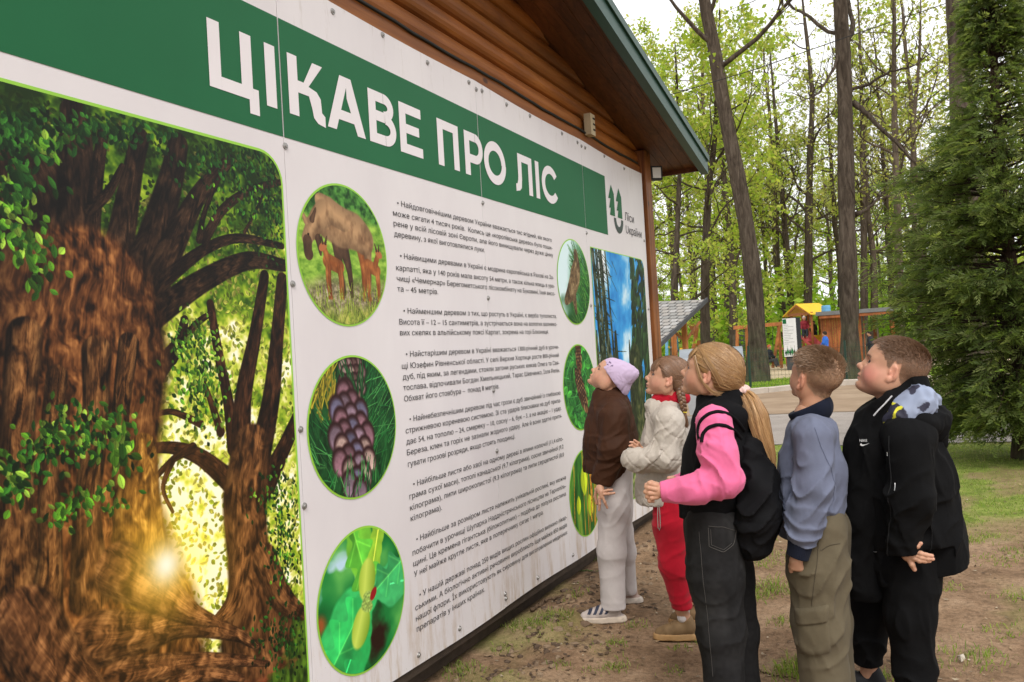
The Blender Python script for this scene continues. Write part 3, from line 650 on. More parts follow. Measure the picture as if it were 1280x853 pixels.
# the text column
PARAS = [
 [(2.135, 2.998, 4.677, "• Найдовговічнішим деревом України вважається тис ягідний, вік якого"), (2.087, 2.962, 4.680, "може сягати 4 тисяч років.  Колись це «королівське дерево» було поши-"),
  (2.042, 2.962, 4.684, "рене у всій лісовій зоні Європи, але його винищували через дуже цінну"), (1.996, 2.962, 3.785, "деревину, з якої виготовлялися луки.")],
 [(1.903, 2.998, 4.674, "• Найвищими деревами в Україні є модрина європейська в Рахові на За-"), (1.849, 2.963, 4.680, "карпатті, яка у 140 років мала висоту 54 метри, а також кілька ялиць в уро-"),
  (1.802, 2.963, 4.680, "чищі «Чемернар» Берегометського лісокомбінату на Буковині, їхня висо-"), (1.757, 2.963, 3.298, "та – 45 метрів.")],
 [(1.662, 3.000, 4.683, "• Найменшим деревом з тих, що ростуть в Україні, є верба туполиста."), (1.613, 2.964, 4.684, "Висота її – 12 – 15 сантиметрів, а зустрічається вона на вологих валняко-"),
  (1.566, 2.964, 4.548, "вих скелях в альпійському поясі Карпат, зокрема на горі Близниця.")],
 [(1.472, 3.000, 4.690, "• Найстарішим деревом в Україні вважається 1300-річний дуб в урочи-"), (1.421, 2.964, 4.684, "щі Юзефин Рівненської області. У селі Верхня Хортиця росте 800-річний"),
  (1.374, 2.966, 4.684, "дуб, під яким, за легендами, стояли загони руських князів Олега та Свя-"), (1.327, 2.966, 4.686, "тослава, відпочивали Богдан Хмельницький, Тарас Шевченко, Ілля Репін."),
  (1.279, 2.968, 3.862, "Обхват його стовбура –  понад 8 метрів.")],
 [(1.188, 3.000, 4.675, "• Найнебезпечнішим деревом під час грози є дуб звичайний із глибокою"), (1.141, 2.966, 4.675, "стрижневою кореневою системою. Зі ста ударів блискавки на дуб припа-"),
  (1.093, 2.966, 4.675, "дає 54, на тополю – 24, смереку – 10, сосну – 6, бук – 3, а на акацію – 1 удар."), (1.046, 2.966, 4.675, "Береза, клен та горіх не зазнали жодного удару. Але й вони здатні притя-"),
  (.996, 2.968, 4.015, "гувати грозові розряди, якщо стоять поодинці.")],
 [(.905, 3.000, 4.672, "• Найбільше листя або хвої на одному дереві в ялини колючої (11,4 кіло-"), (.857, 2.966, 4.672, "грама сухої маси), тополі канадської (9,7 кілограма), сосни звичайної (9,2"),
  (.808, 2.966, 4.672, "кілограма), липи широколистої (9,3 кілограма) та липи серцелистої (8,0"), (.762, 2.966, 3.223, "кілограма).")],
 [(.665, 3.000, 4.681, "• Найбільше за розміром листя належить унікальній рослині, яку можна"), (.614, 2.966, 4.675, "побачити в урочищі Шупарка Наддністрянського лісництва на Тернопіль-"),
  (.567, 2.966, 4.675, "щині. Це кремена гігантська (білокопитник) – подібна до лопуха рослина."), (.521, 2.968, 4.322, "У неї майже кругле листя, яке в поперечнику сягає 1 метра.")],
 [(.424, 3.000, 4.661, "• У нашій державі понад 250 видів вищих рослин офіційно визнано лікар-"), (.378, 2.963, 4.655, "ськими. А біологічно активні речовини виробляють іще майже 850 видів"),
  (.332, 2.963, 4.653, "нашої флори. Їх використовують як сировину для виготовлення медичних"), (.286, 2.965, 3.581, "препаратів у інших країнах.")]]
def join_meshes(name, meshes, mat, parent):
    V = []; F = []; n = 0
    for me in meshes:
        co = np.zeros(len(me.vertices)*3, np.float32); me.vertices.foreach_get('co', co); V.append(co.reshape(-1, 3))
        F += [[i+n for i in p.vertices] for p in me.polygons]; n += len(co)//3; bpy.data.meshes.remove(me)
    me = bpy.data.meshes.new(name); me.from_pydata(np.concatenate(V).tolist(), [], F); me.materials.append(mat)
    return link(bpy.data.objects.new(name, me), parent)
for para in PARAS:
    ms = [text_mesh('line', body, None, None, BX+.002, s0, zc-.0115, .0345, s1-s0, weight=.00045) for zc, s0, s1, body in para]
    join_meshes('paragraph_lettering', ms, m_ink, board)['kind'] = 'stuff'
# pictures
PT = paint_tree_poster()
flat_print('picture_border', rrect(.29, 2.276, .15, 2.210, .11, corners=(1, 1, 1, 1)), m_lime, board, BX+.002)
flat_print('old_tree_picture', rrect(.3, 2.266, .16, 2.200, .10), print_mat('old_tree_print', PT), board, BX+.0035, (PT.x0, PT.x1, PT.y0, PT.y1), 'picture of two gnarled old trees with low sun between them')
for cx, cz, P, nm, lb in ((2.612, 1.874, paint_moose(), 'moose_picture', 'round picture of a grazing moose with two calves'), (2.614, 1.197, paint_cone(), 'cone_picture', 'round picture of a purple pine cone among needles'),
                          (2.612, .520, paint_acorn(), 'acorn_picture', 'round picture of green acorns on oak leaves'), (5.010, 1.893, paint_bird(), 'bird_picture', 'round picture of a brown bird on a fir branch'),
                          (5.005, 1.202, paint_larch(), 'branch_picture', 'round picture of two brown cones on a green branch'), (5.0, .515, paint_birch(), 'catkin_picture', 'round picture of yellow leaves and catkins')):
    flat_print('picture_border', circ(cx, cz, .282), m_lime, board, BX+.002)
    flat_print(nm, circ(cx, cz, .274), print_mat(nm+'_print', P), board, BX+.0035, (cx-.29, cx+.29, cz-.29, cz+.29), lb)
PF = paint_forest()
flat_print('picture_border', rrect(5.343, 6.567, .293, 2.157, .09, corners=(0, 0, 1, 0)), m_lime, board, BX+.002)
flat_print('forest_picture', rrect(5.35, 6.56, .30, 2.15, .085, corners=(0, 0, 1, 0)), print_mat('forest_print', PF), board, BX+.0035, (PF.x0, PF.x1, PF.y0, PF.y1), 'tall picture of conifers under a blue sky')
# emblem: two firs over a U, and the name beside it
def fir(x, top, bot, w):
    hh = top-bot
    return [(x, top), (x+w*.42, top-hh*.27), (x+w*.42, bot), (x-w*.40, bot), (x-w*.22, bot+hh*.24), (x-w*.5, bot+hh*.22), (x-w*.18, bot+hh*.54), (x-w*.55, bot+hh*.53)]
flat_print('emblem_tree', fir(5.858, 2.668, 2.436, .135), m_green, board, BX+.002); flat_print('emblem_tree', fir(6.028, 2.668, 2.436, .135), m_green, board, BX+.002)
b = MB()
for p in arc(5.993, 2.425, .107, .110, pi, 2*pi, .05, 22): b.add([(BX+.002, x, y) for x, y in p], [(0, 1, 2, 3)])
b.build('emblem_arc', plain('emblem_dark', srgb(52, 66, 60), .45), board)
text_mesh('emblem_lettering', 'Ліси', m_ink, board, BX+.002, 6.148, 2.437, .09, .225, weight=.002)
text_mesh('emblem_lettering', 'Uкраїни', m_ink, board, BX+.002, 6.156, 2.335, .09, .40, weight=.002)
# screws
b = MB()
scr0 = None
def screw(s_, z_, r=.013):
    global scr0
    if scr0 is None:
        b = MB(); n = 12; A = [2*pi*i/n for i in range(n)]
        V = [(.0005, r*math.cos(a), r*math.sin(a)) for a in A]+[(.004, r*.9*math.cos(a), r*.9*math.sin(a)) for a in A]
        V += [(.0045, r*.55*math.cos(a), r*.55*math.sin(a)) for a in A]+[(.009, r*.42*math.cos(a), r*.42*math.sin(a)) for a in A]
        F = [(k*n+i, k*n+(i+1) % n, (k+1)*n+(i+1) % n, (k+1)*n+i) for k in range(3) for i in range(n)]+[tuple(3*n+i for i in range(n))]
        b.add(V, F); scr0 = b.build('screw', m_screw, board, loc=(BX, s_, z_))
    else:
        o = scr0.copy(); link(o, board); o.location = (BX, s_, z_)
for k, s_ in enumerate(SE[1:6]):
    for z_ in (2.845, 2.245, 1.745, 1.26 if k > 2 else 1.22, .945, .20):
        screw(s_+(.006 if z_ > 1.0 else .004), z_)
for s_ in (2.02, 2.62, 2.96, 3.32, 3.72, 3.86, 4.15, 4.46, 4.95, 5.22, 5.36, 5.75, 6.2): screw(s_, 2.855+.008*math.sin(s_*9), .011)
for s_ in (2.62, 2.97, 3.32, 3.80, 4.2, 4.72, 5.2, 5.8, 6.3): screw(s_, .175, .012)
for z_ in (2.32, 1.75, 1.2, .6): screw(6.62, z_, .011)
# battens behind the sheets
b = MB()
for z_ in (.115, 1.2, 2.2, 2.86): b.box((BX-.029, (SE[0]+SE[-1])/2, z_), (.038, SE[-1]-SE[0]-.01, .05))
for s_ in SE[1:6]: b.box((BX-.029, s_, 1.5), (.036, .06, 2.6))
b.build('mounting_frame', m_backframe, board)

# ------------------------------------------------------------------ log cabin that carries the board
def wood_mat(name, dark, mid, light, axis=1, sc=1., rough=.55, knots=True, bump=.2):
    M = Mat(name, rough, .35)
    scl = [26, 26, 26]; scl[axis] = 1.6; v = M.map(tuple(k*sc for k in scl))
    oi = M.n('ObjectInfo'); mx = M.n('VectorMath', operation='ADD'); cm = M.n('CombineXYZ')
    mm = M.n('Math', operation='MULTIPLY'); mm.inputs[1].default_value = 37; M.l(oi.outputs['Random'], mm.inputs[0])
    for i in range(3): M.l(mm.outputs[0], cm.inputs[i])
    M.l(v, mx.inputs[0]); M.l(cm.outputs[0], mx.inputs[1]); v = mx.outputs[0]
    g = M.noise(1, 5, .65, v, 1.2)
    c = M.ramp(g, [(.28, dark), (.5, mid), (.72, light)])
    big = M.ramp(M.noise(1.3, 4, .6, M.map((1.5, .6, 1.5))), [(.35, .62), (.7, 1.15)])
    c = M.mix(1., c, big, 'MULTIPLY')
    vr = M.n('MapRange'); vr.inputs[3].default_value = .75; vr.inputs[4].default_value = 1.2; M.l(oi.outputs['Random'], vr.inputs[0])
    c = M.mix(1., c, vr.outputs[0], 'MULTIPLY')
    if knots:
        ks = [5.5, 5.5, 5.5]; ks[axis] = 2.6
        vo = M.n('TexVoronoi'); vo.inputs['Scale'].default_value = 1; vo.inputs['Randomness'].default_value = 1; M.l(M.map(tuple(ks)), vo.inputs['Vector'])
        kf = M.ramp(vo.outputs['Distance'], [(.055, 1.), (.10, 0.)])
        c = M.mix(kf, c, tuple(k*.35 for k in dark[:3])+(1,))
    M.color(c); M.bump(g, bump, .004); return M.m
m_log = wood_mat('stained_log', (.20, .058, .010, 1), (.30, .095, .015, 1), (.40, .140, .024, 1), 1, .6)
m_soffit = wood_mat('stained_soffit_plank', (.060, .018, .007, 1), (.125, .040, .014, 1), (.20, .07, .025, 1), 1)
m_post = wood_mat('stained_post', (.10, .030, .008, 1), (.22, .075, .02, 1), (.33, .125, .036, 1), 2)
m_groove = plain('weathered_groove', (.055, .04, .03), .9, .3, 12)
m_metal = plain('green_roof_metal', srgb(36, 72, 62), .4, .12, 5, .5)
cabin = thing('log_cabin', 'brown stained log cabin with dark green roof edge carrying the big board', 'cabin')
RZ = lambda s_: 4.47-.202*s_                                 # underside of the roof, right half
RIDGE = 2.3
def roofz(s_): return RZ(s_) if s_ > RIDGE else RZ(2*RIDGE-s_)
WX = -2.06; S0, S1 = 2*RIDGE-6.88, 6.88
b = MB(); V = []; F = []
V = [(WX-.14, S0, -.1), (WX-.14, S1, -.1), (WX-.14, S1, roofz(S1)), (WX-.14, RIDGE, roofz(RIDGE)), (WX-.14, S0, roofz(S0))]
V += [(x-4.8, y, z) for x, y, z in V]
b.add(V, [(0, 1, 2, 3, 4), (9, 8, 7, 6, 5), (1, 6, 7, 2), (0, 4, 9, 5)]); b.build('wall', m_groove, cabin)
b = MB(); b.box((WX-.065, (S0+S1)/2, .055), (.07, S1-S0, .11)); b.build('base_beam', m_backframe, cabin)
# logs above the board (rounded, with recessed joints)
ze = [2.975, 3.105, 3.222, 3.345, 3.465, 3.585, 3.705, 3.825, 3.945]
for i in range(len(ze)-1):
    z0_, z1_ = ze[i], ze[i+1]
    lim = (4.47-z0_)/.202
    sr = min(S1-.02, lim+.1); sl_ = 2*RIDGE-sr
    if sr <= sl_: break
    NS = 30
    b = MB(); hh = (z1_-z0_)/2-.004; zc = (z0_+z1_)/2; pr = []
    for a in np.linspace(-1.38, 1.38, 9): pr.append((WX-.045+.05*math.cos(a), zc+hh*math.sin(a)/math.sin(1.38)))
    pr = [(WX-.12, zc-hh)]+pr+[(WX-.12, zc+hh)]; n = len(pr); V = []
    for s_ in np.linspace(sl_, sr, NS):
        for x, z in pr: V.append((x, s_, min(z, roofz(s_)+.012)))
    F = [(k*n+j, (k+1)*n+j, (k+1)*n+j+1, k*n+j+1) for k in range(NS-1) for j in range(n-1)]+[tuple(range(n)), tuple((NS-1)*n+j for j in range(n-1, -1, -1))]
    b.add(V, F); b.build('log', m_log, cabin, smooth=False)
b = MB(); b.box((WX-.005, (S0+S1)/2-.06, 2.928), (.05, S1-S0-.16, .066)); b.build('trim_board', m_log, cabin)
b = MB(); b.box((WX-.07, (S0+S1)/2, 1.48), (.06, S1-S0, 2.72)); b.build('log_wall_behind_board', m_log, cabin)
b = MB(); b.box((WX+.0, 6.79, 1.56), (.13, .165, 3.07)); b.build('corner_post', m_post, cabin)
b = MB(); b.box((WX-.02, S0+.1, 1.53), (.12, .165, 3.03)); b.build('corner_post', m_post, cabin)
# roof: soffit planks running up the slope, green edge, sheet metal on top
EAVE = 7.27; XF = -1.628
sv = math.sqrt(1+.202**2)
nP = 5; xw = (XF-WX-.0)/nP
for side in (1, -1):
    f = lambda s_: s_ if side > 0 else 2*RIDGE-s_
    for k in range(-1, nP):
        x0, x1 = WX+k*xw, WX+(k+1)*xw-.004
        b = MB(); V = []; up = .0012*(k % 2)
        for s_ in (RIDGE, EAVE):
            z = RZ(s_)+up; V += [(x0, f(s_), z), (x1, f(s_), z), (x1, f(s_), z+.018), (x0, f(s_), z+.018), (x0-.002, f(s_), z+.003), (x1+.002, f(s_), z+.003)]
        b.add(V, [(4, 0, 1, 5), (4, 5, 2, 3), (10, 11, 7, 6), (11, 10, 9, 8), (0, 6, 7, 1), (1, 7, 11, 5), (5, 11, 8, 2), (2, 8, 9, 3), (3, 9, 10, 4), (4, 10, 6, 0)])
        b.build('soffit_plank', m_soffit, cabin)
    def slab(name, xa, xb, za, zb, mat, s0_=RIDGE, s1_=EAVE, parent=cabin):
        b = MB(); V = []
        for s_ in (s0_, s1_):
            z = RZ(s_); V += [(xa, f(s_), z+za), (xb, f(s_), z+za), (xb, f(s_), z+zb), (xa, f(s_), z+zb)]
        b.add(V, [(0, 3, 2, 1), (4, 5, 6, 7), (0, 1, 5, 4), (1, 2, 6, 5), (2, 3, 7, 6), (3, 0, 4, 7)]); return b.build(name, mat, parent)
    slab('rake_board', XF, XF+.022, -.045, .06, m_soffit, RIDGE, EAVE)
    slab('metal_fascia', XF+.024, XF+.030, -.062, .085, m_metal, RIDGE, EAVE+.03)
    slab('metal_edge_strip', XF+.031, XF+.046, .045, .092, m_metal, RIDGE, EAVE+.03)
    slab('metal_edge_strip', XF-.03, XF+.034, -.068, -.063, m_metal, RIDGE, EAVE+.02)
    slab('roof_sheet', WX-5.4, XF+.046, .094, .10, m_metal, RIDGE, EAVE+.05)
    slab('roof_deck', WX-5.4, WX-xw-.004, 0, .018, m_soffit, RIDGE, EAVE)
    b = MB(); b.box(((WX-5.4+XF)/2, f(EAVE+.012), RZ(EAVE)+.025), (XF-WX+5.4, .024, .12)); b.build('eave_board', m_soffit, cabin)
# cable, sensor and flood lamp
b = MB(); pts = [(WX+.028, s_, 2.968+.004*math.sin(s_*5)+.002*math.sin(s_*17)) for s_ in np.linspace(S0+.2, 6.62, 60)]
b.tube(pts, .0085, 6); tag(b.build('power_cable', plain('black_cable', (.008, .008, .008), .5), smooth=True), 'black cable running under the logs above the board', 'cable')
m_beige = plain('beige_plastic', srgb(186, 170, 140), .5, .1, 10)
sen = thing('junction_box', 'small beige box with vents under the logs near the right end of the board', 'junction box', (WX+.05, 5.47, 3.03))
b = MB(); b.box((0, 0, 0), (.05, .085, .15)); o = b.build('housing', m_beige, sen)
md = plain('dark_slot', (.02, .02, .02), .6)
for i in range(3):
    b = MB(); b.box((.0265, .018, .045-.04*i), (.003, .035, .012)); b.build('slot', md, sen)
lampt = thing('flood_lamp', 'small black framed flood lamp hanging on the corner post under the eave', 'lamp', (-1.97, 6.93, 2.93), -.9)
b = MB(); b.box((0, 0, 0), (.05, .105, .12)); b.build('housing', md, lampt)
b = MB(); b.box((.0275, 0, 0), (.005, .075, .09)); b.build('lamp_glass', plain('frosted_glass', srgb(205, 205, 200), .25, .05, 9), lampt)
b = MB(); b.bar((-.03, -.06, .0), (-.07, -.10, .02), .02); b.build('bracket', md, lampt)
# ------------------------------------------------------------------ ground
def axis(fine0, fine1, step, far, growth=1.16):
    a = list(np.arange(fine0, fine1+1e-6, step)); s_ = step
    lo = []; x = fine0
    while x > -far: s_ *= growth; x -= s_; lo.append(x)
    s_ = step; x = fine1; hi = []
    while x < far: s_ *= growth; x += s_; hi.append(x)
    return np.array(lo[::-1]+a+hi)
gx = axis(-2.2, 2.4, .03, 450); gy = axis(1.8, 9.0, .03, 450)
GX, GY = np.meshgrid(gx, gy)
def sstep(a, b, x): t_ = np.clip((x-a)/(b-a), 0, 1); return t_*t_*(3-2*t_)
KERB = [(-40., 9.5), (-12., 15.5), (-6.2, 19.6), (-4.13, 21.9), (-2.9, 23.9), (-1.7, 25.0), (0., 25.6), (4., 26.2), (14., 27.), (50., 29.)]
def kerb_y(x): return np.interp(x, [k[0] for k in KERB], [k[1] for k in KERB])
def grass_amount(x, y):
    n = fbm(x*1.3+9, y*1.3, 4, 41); n2 = fbm(x*5, y*5, 3, 43)
    near = sstep(.62, .78, n)*.38
    band = sstep(6.1, 7.6, y-.15*x)*sstep(-2.4, -.6, x)*(.35+.9*sstep(.38, .6, n))
    edge = sstep(9.6, 10.3, y)*sstep(-3.6, -2, x)*.9
    g = np.maximum(np.maximum(near, band), edge)*(y < 11.75)
    law = sstep(0., .3, y-kerb_y(x)-.15)
    sand = sstep(7.5, 9, y-kerb_y(x))*(1-sstep(26, 30, y-kerb_y(x)))*sstep(.25, .55, fbm(x*.12, y*.12, 2, 3)+.12)
    g = np.where(y > 11.75, law*(1-.92*sand), g)
    return np.clip(g*(.6+.9*n2), 0, 1)
def ground_z(x, y):
    near = 1-sstep(10, 12, y)
    z = (fbm(x*1.1, y*1.1, 3, 11)-.5)*.05+(fbm(x*4, y*4, 3, 12)-.5)*.022+(fbm(x*14, y*14, 3, 13)-.5)*.014
    mound = sstep(.42, .62, fbm(x*2.6, y*2.6, 3, 19))*np.exp(-((x+1.75)/.22)**2)*.05*(y > 2.6)
    return (z*near+mound*near)-.005
GZ = ground_z(GX, GY)
ga = grass_amount(GX, GY)
dy_ = GY-kerb_y(GX)
sand = sstep(7.5, 9, dy_)*(1-sstep(26, 30, dy_))
V = np.stack([GX, GY, GZ], -1).reshape(-1, 3); ny, nx = GX.shape
idx = np.arange(ny*nx).reshape(ny, nx)
Fq = np.stack([idx[:-1, :-1], idx[:-1, 1:], idx[1:, 1:], idx[1:, :-1]], -1).reshape(-1, 4)
gcol = np.stack([ga, sand, np.zeros_like(ga)], -1).reshape(-1, 3)
M = Mat('bare_earth', .95, .15)
d1 = M.ramp(M.noise(2.2, 7, .68), [(.30, srgb(100, 78, 58)), (.48, srgb(136, 110, 86)), (.68, srgb(162, 136, 110))])
d2 = M.ramp(M.noise(38, 5, .7), [(.32, .55), (.5, 1.), (.7, 1.25)])
dirt = M.mix(1., d1, d2, 'MULTIPLY')
fl = M.ramp(M.noise(150, 2, .5), [(.62, 0.), (.68, .6)]); dirt = M.mix(fl, dirt, srgb(92, 70, 50))
fl2 = M.ramp(M.noise(95, 2, .5, M.map((1, 1.7, 1))), [(.69, 0.), (.73, .55)]); dirt = M.mix(fl2, dirt, srgb(206, 188, 160))
gcl = M.ramp(M.noise(7, 6, .7), [(.3, srgb(84, 96, 40)), (.5, srgb(118, 132, 58)), (.7, srgb(150, 152, 84))])
sandc = M.ramp(M.noise(.5, 5, .6), [(.3, srgb(176, 156, 128)), (.7, srgb(206, 188, 160))])
sep = M.n('SeparateColor'); M.l(M.attr(), sep.inputs[0])
c = M.mix(sep.outputs[1], dirt, sandc); c = M.mix(sep.outputs[0], c, gcl)
M.color(c); M.bump(M.noise(34, 6, .7), .8, .02); M.bump(M.noise(150, 3), .5, .006)
m_earth = M.m
tag(fast_mesh('ground', V, Fq, m_earth, col=gcol, smooth=True), kind='structure')
# asphalt path, dirt verge, kerb
M = Mat('old_asphalt', .9, .25)
c = M.ramp(M.noise(1.1, 6, .65), [(.3, srgb(136, 127, 120)), (.7, srgb(164, 155, 147))]); c2 = M.ramp(M.noise(120, 3, .6), [(.35, .7), (.65, 1.15)])
M.color(M.mix(1., c, c2, 'MULTIPLY')); M.bump(M.noise(120, 3), .3, .004); m_asph = M.m
def strip(name, xs, y0f, y1f, z, mat, n=8, kind='structure'):
    V = []; F = []
    for i, x in enumerate(xs):
        for k in range(n+1):
            y = y0f(x)+(y1f(x)-y0f(x))*k/n; V.append((x, y, z+.0*k))
    for i in range(len(xs)-1):
        for k in range(n): q = i*(n+1)+k; F.append((q, q+n+1, q+n+2, q+1))
    o = fast_mesh(name, V, F, mat, smooth=True); return tag(o, kind=kind)
xs = np.linspace(-30, 40, 141)
strip('asphalt_path', xs, lambda x: 11.62+.06*x+.10*math.sin(x*2.1)+.05*math.sin(x*7), lambda x: 16.4+.10*x+.08*math.sin(x*3), .006, m_asph)
M = Mat('packed_dirt', .95, .15)
c = M.ramp(M.noise(.9, 6, .65, M.map((.9, 1., 1))), [(.3, srgb(126, 107, 88)), (.5, srgb(142, 122, 101)), (.7, srgb(156, 137, 116))]); M.color(c); M.bump(M.noise(12, 6, .7), .2, .01)
strip('dirt_verge', xs, lambda x: 16.45+.10*x+.08*math.sin(x*3), lambda x: max(16.6+.1*x, float(kerb_y(x))-.06), .010, M.m)
m_kerb = plain('kerb_concrete', srgb(176, 166, 154), .9, .12, 5, .2, .3)
xk = list(np.arange(-14, 20, 1.0))
pk = np.array([(x, float(kerb_y(x))) for x in np.linspace(-16, 24, 400)]); Lk = np.concatenate([[0], np.cumsum(np.hypot(*np.diff(pk, axis=0).T))])
kroot = thing('kerb', 'pale concrete kerb curving between the dirt verge and the grass', 'kerb', (-1.7, 25, 0)); kroot.location = (0, 0, 0)
kb = None
for k in range(int(Lk[-1]//1.0)):
    a = [np.interp(k*1.0+.008, Lk, pk[:, j]) for j in (0, 1)]; c_ = [np.interp(k*1.0+.992, Lk, pk[:, j]) for j in (0, 1)]
    mid = [(a[0]+c_[0])/2, (a[1]+c_[1])/2]; ang = math.atan2(c_[1]-a[1], c_[0]-a[0]); l = math.hypot(c_[0]-a[0], c_[1]-a[1])
    if kb is None:
        b = MB(); V = []
        for x in (-.496, .496):
            for y, z in ((-.08, -.1), (-.08, .14), (-.06, .16), (.08, .16), (.08, -.1)): V.append((x, y, z))
        b.add(V, [(0, 5, 6, 1), (1, 6, 7, 2), (2, 7, 8, 3), (3, 8, 9, 4), (0, 1, 2, 3, 4), (9, 8, 7, 6, 5)]); kb = b.build('kerb_stone', m_kerb, kroot); o = kb
    else: o = kb.copy(); link(o, kroot)
    o.location = (mid[0], mid[1], RNG.normal()*.006); o.rotation_euler = (0, RNG.normal()*.006, ang); o.scale = (l/.992, 1, 1)

# ------------------------------------------------------------------ grass, litter, clods
def blades(P, h, w_, lean, rng, cols):                        # P (n,3) roots
    n = len(P); a = rng.uniform(0, 2*math.pi, n); d = np.stack([np.cos(a), np.sin(a), np.zeros(n)], 1)
    b = rng.uniform(0, 2*math.pi, n); ld = np.stack([np.cos(b), np.sin(b), np.zeros(n)], 1)
    H_ = (h*rng.uniform(.5, 1.3, n))[:, None]; L_ = (lean*rng.uniform(.2, 1.4, n))[:, None]*H_
    up = np.array([0, 0, 1.])
    v0 = P-d*w_/2; v1 = P+d*w_/2; m = P+up*H_*.6+ld*L_*.35; v2 = m+d*w_*.4; v3 = m-d*w_*.4; tip = P+up*H_*(1-.35*L_/H_)+ld*L_
    V = np.stack([v0, v1, v2, v3, tip, tip+d*w_*.08], 1).reshape(-1, 3); i = np.arange(n)[:, None]*6
    F = np.concatenate([i+np.array([0, 1, 2, 3]), i+np.array([3, 2, 5, 4])])
    c = cols[rng.integers(0, len(cols), n)]*rng.uniform(.7, 1.25, (n, 1)); return V, F, np.repeat(c, 6, 0)
GC = np.array([(.22, .30, .06), (.17, .25, .045), (.27, .33, .09), (.15, .21, .05), (.36, .33, .17), (.24, .33, .07)])
r = np.random.default_rng(21)
Vs, Fs, Cs, nv = [], [], [], 0
def addb(P, h, w_, lean, cols=GC):
    global nv
    P = np.asarray(P); h = h*.62
    v, f, c = blades(P, h, w_, lean, r, cols); Vs.append(v); Fs.append(f+nv); Cs.append(c); nv += len(v)
# scattered by the same mask that greens the soil
N = 150000; X_ = r.uniform(-2.0, 5.5, N); Y_ = r.uniform(2.6, 11.8, N); g = grass_amount(X_, Y_)
k = r.random(N) < g**1.3*.75; X_, Y_ = X_[k], Y_[k]; k = (X_ > -1.98); X_, Y_ = X_[k], Y_[k]
addb(np.stack([X_, Y_, ground_z(X_, Y_)-.004], 1), .040, .0050, .8)
# tufts one sees in the photograph
for px, py, n, sp, h in ((590, 776, 260, .10, .06), (620, 768, 300, .07, .10), (688, 782, 260, .10, .07), (664, 786, 160, .07, .05), (645, 784, 140, .07, .05), (575, 835, 200, .08, .06), (625, 808, 60, .05, .05),
                         (770, 805, 120, .06, .05), (770, 833, 160, .07, .05), (850, 740, 40, .05, .05), (738, 700, 40, .04, .07), (722, 755, 60, .05, .07), (795, 782, 80, .06, .05), (965, 735, 420, .14, .08), (1000, 740, 200, .10, .07),
                         (945, 745, 200, .10, .07), (958, 705, 200, .12, .06), (975, 776, 80, .05, .06), (985, 838, 220, .07, .12), (1000, 828, 120, .06, .10), (1215, 675, 160, .09, .06), (1235, 668, 150, .10, .05), (1250, 700, 160, .12, .05),
                         (1270, 745, 120, .08, .05), (1215, 820, 260, .14, .07), (1250, 790, 100, .10, .05), (885, 800, 60, .05, .05), (850, 810, 60, .06, .04), (1100, 845, 120, .06, .08), (1045, 700, 120, .08, .06), (700, 835, 60, .04, .05), (510, 848, 120, .06, .05),
                         (742, 836, 60, .05, .03), (840, 836, 60, .05, .04), (870, 764, 40, .04, .04), (980, 690, 100, .1, .05), (1065, 720, 140, .1, .06), (1272, 690, 150, .12, .06), (1190, 735, 100, .08, .05), (1232, 630, 200, .14, .05), (1210, 650, 160, .14, .05)):
    c = ground_at(px, py); q = r.normal(0, sp*.55, (int(n*.55), 2)); X_ = c[0]+q[:, 0]; Y_ = c[1]+q[:, 1]*1.2
    addb(np.stack([X_, Y_, ground_z(X_, Y_)-.004], 1), h, .0048, .95, GC*1.08)
tag(fast_mesh('grass', np.concatenate(Vs), np.concatenate(Fs), leaf_mat('grass_blades'), col=np.concatenate(Cs)), 'short spring grass in patches and tufts on the bare earth', 'grass', kind='stuff')
Vs, Fs, Cs, nv = [], [], [], 0
N = 60000; X_ = r.uniform(-9, 12, N); Y_ = kerb_y(X_)+r.uniform(.1, 9, N)**1.0; g = grass_amount(X_, Y_); k = r.random(N) < g; X_, Y_ = X_[k], Y_[k]
addb(np.stack([X_, Y_, np.full(len(X_), .0)], 1), .11, .022, .6, GC*np.array([1.15, 1.35, .8]))
tag(fast_mesh('lawn_grass', np.concatenate(Vs), np.concatenate(Fs), bpy.data.materials['grass_blades'], col=np.concatenate(Cs)), 'bright lawn grass beyond the pale kerb', 'grass', kind='stuff')
# fallen leaves, bark bits and clods near the board's foot
def bits(n, xr, yr, size, cols, flat=True, dens=None, seed=3):
    q = np.random.default_rng(seed); X_ = q.uniform(*xr, n); Y_ = q.uniform(*yr, n)
    if dens is not None: k = q.random(n) < dens(X_, Y_); X_, Y_ = X_[k], Y_[k]
    n = len(X_); Z_ = ground_z(X_, Y_)+.003; s_ = size*q.uniform(.4, 1.5, n); a = q.uniform(0, 6.28, n); V = []
    tilt = q.normal(0, .35, (n, 2))
    for u, v in ((-1, 0), (-.2, -.45), (1, .05), (.1, .5)):
        dx = (u*np.cos(a)-v*np.sin(a))*s_; dyy = (u*np.sin(a)+v*np.cos(a))*s_
        V.append(np.stack([X_+dx, Y_+dyy, Z_+np.abs(dx*tilt[:, 0]+dyy*tilt[:, 1])], 1))
    V = np.stack(V, 1).reshape(-1, 3); F = np.arange(n)[:, None]*4+np.array([0, 1, 2, 3])
    c = np.asarray(cols)[q.integers(0, len(cols), n)]*q.uniform(.6, 1.3, (n, 1)); return V, F, np.repeat(c, 4, 0)
V, F, c = bits(3800, (-1.98, 2.2), (2.4, 9), .011, [(.20, .13, .07), (.30, .21, .12), (.10, .065, .04), (.36, .29, .2)], dens=lambda x, y: .25+.75*sstep(.5, .62, fbm(x*3, y*3, 3, 29)))
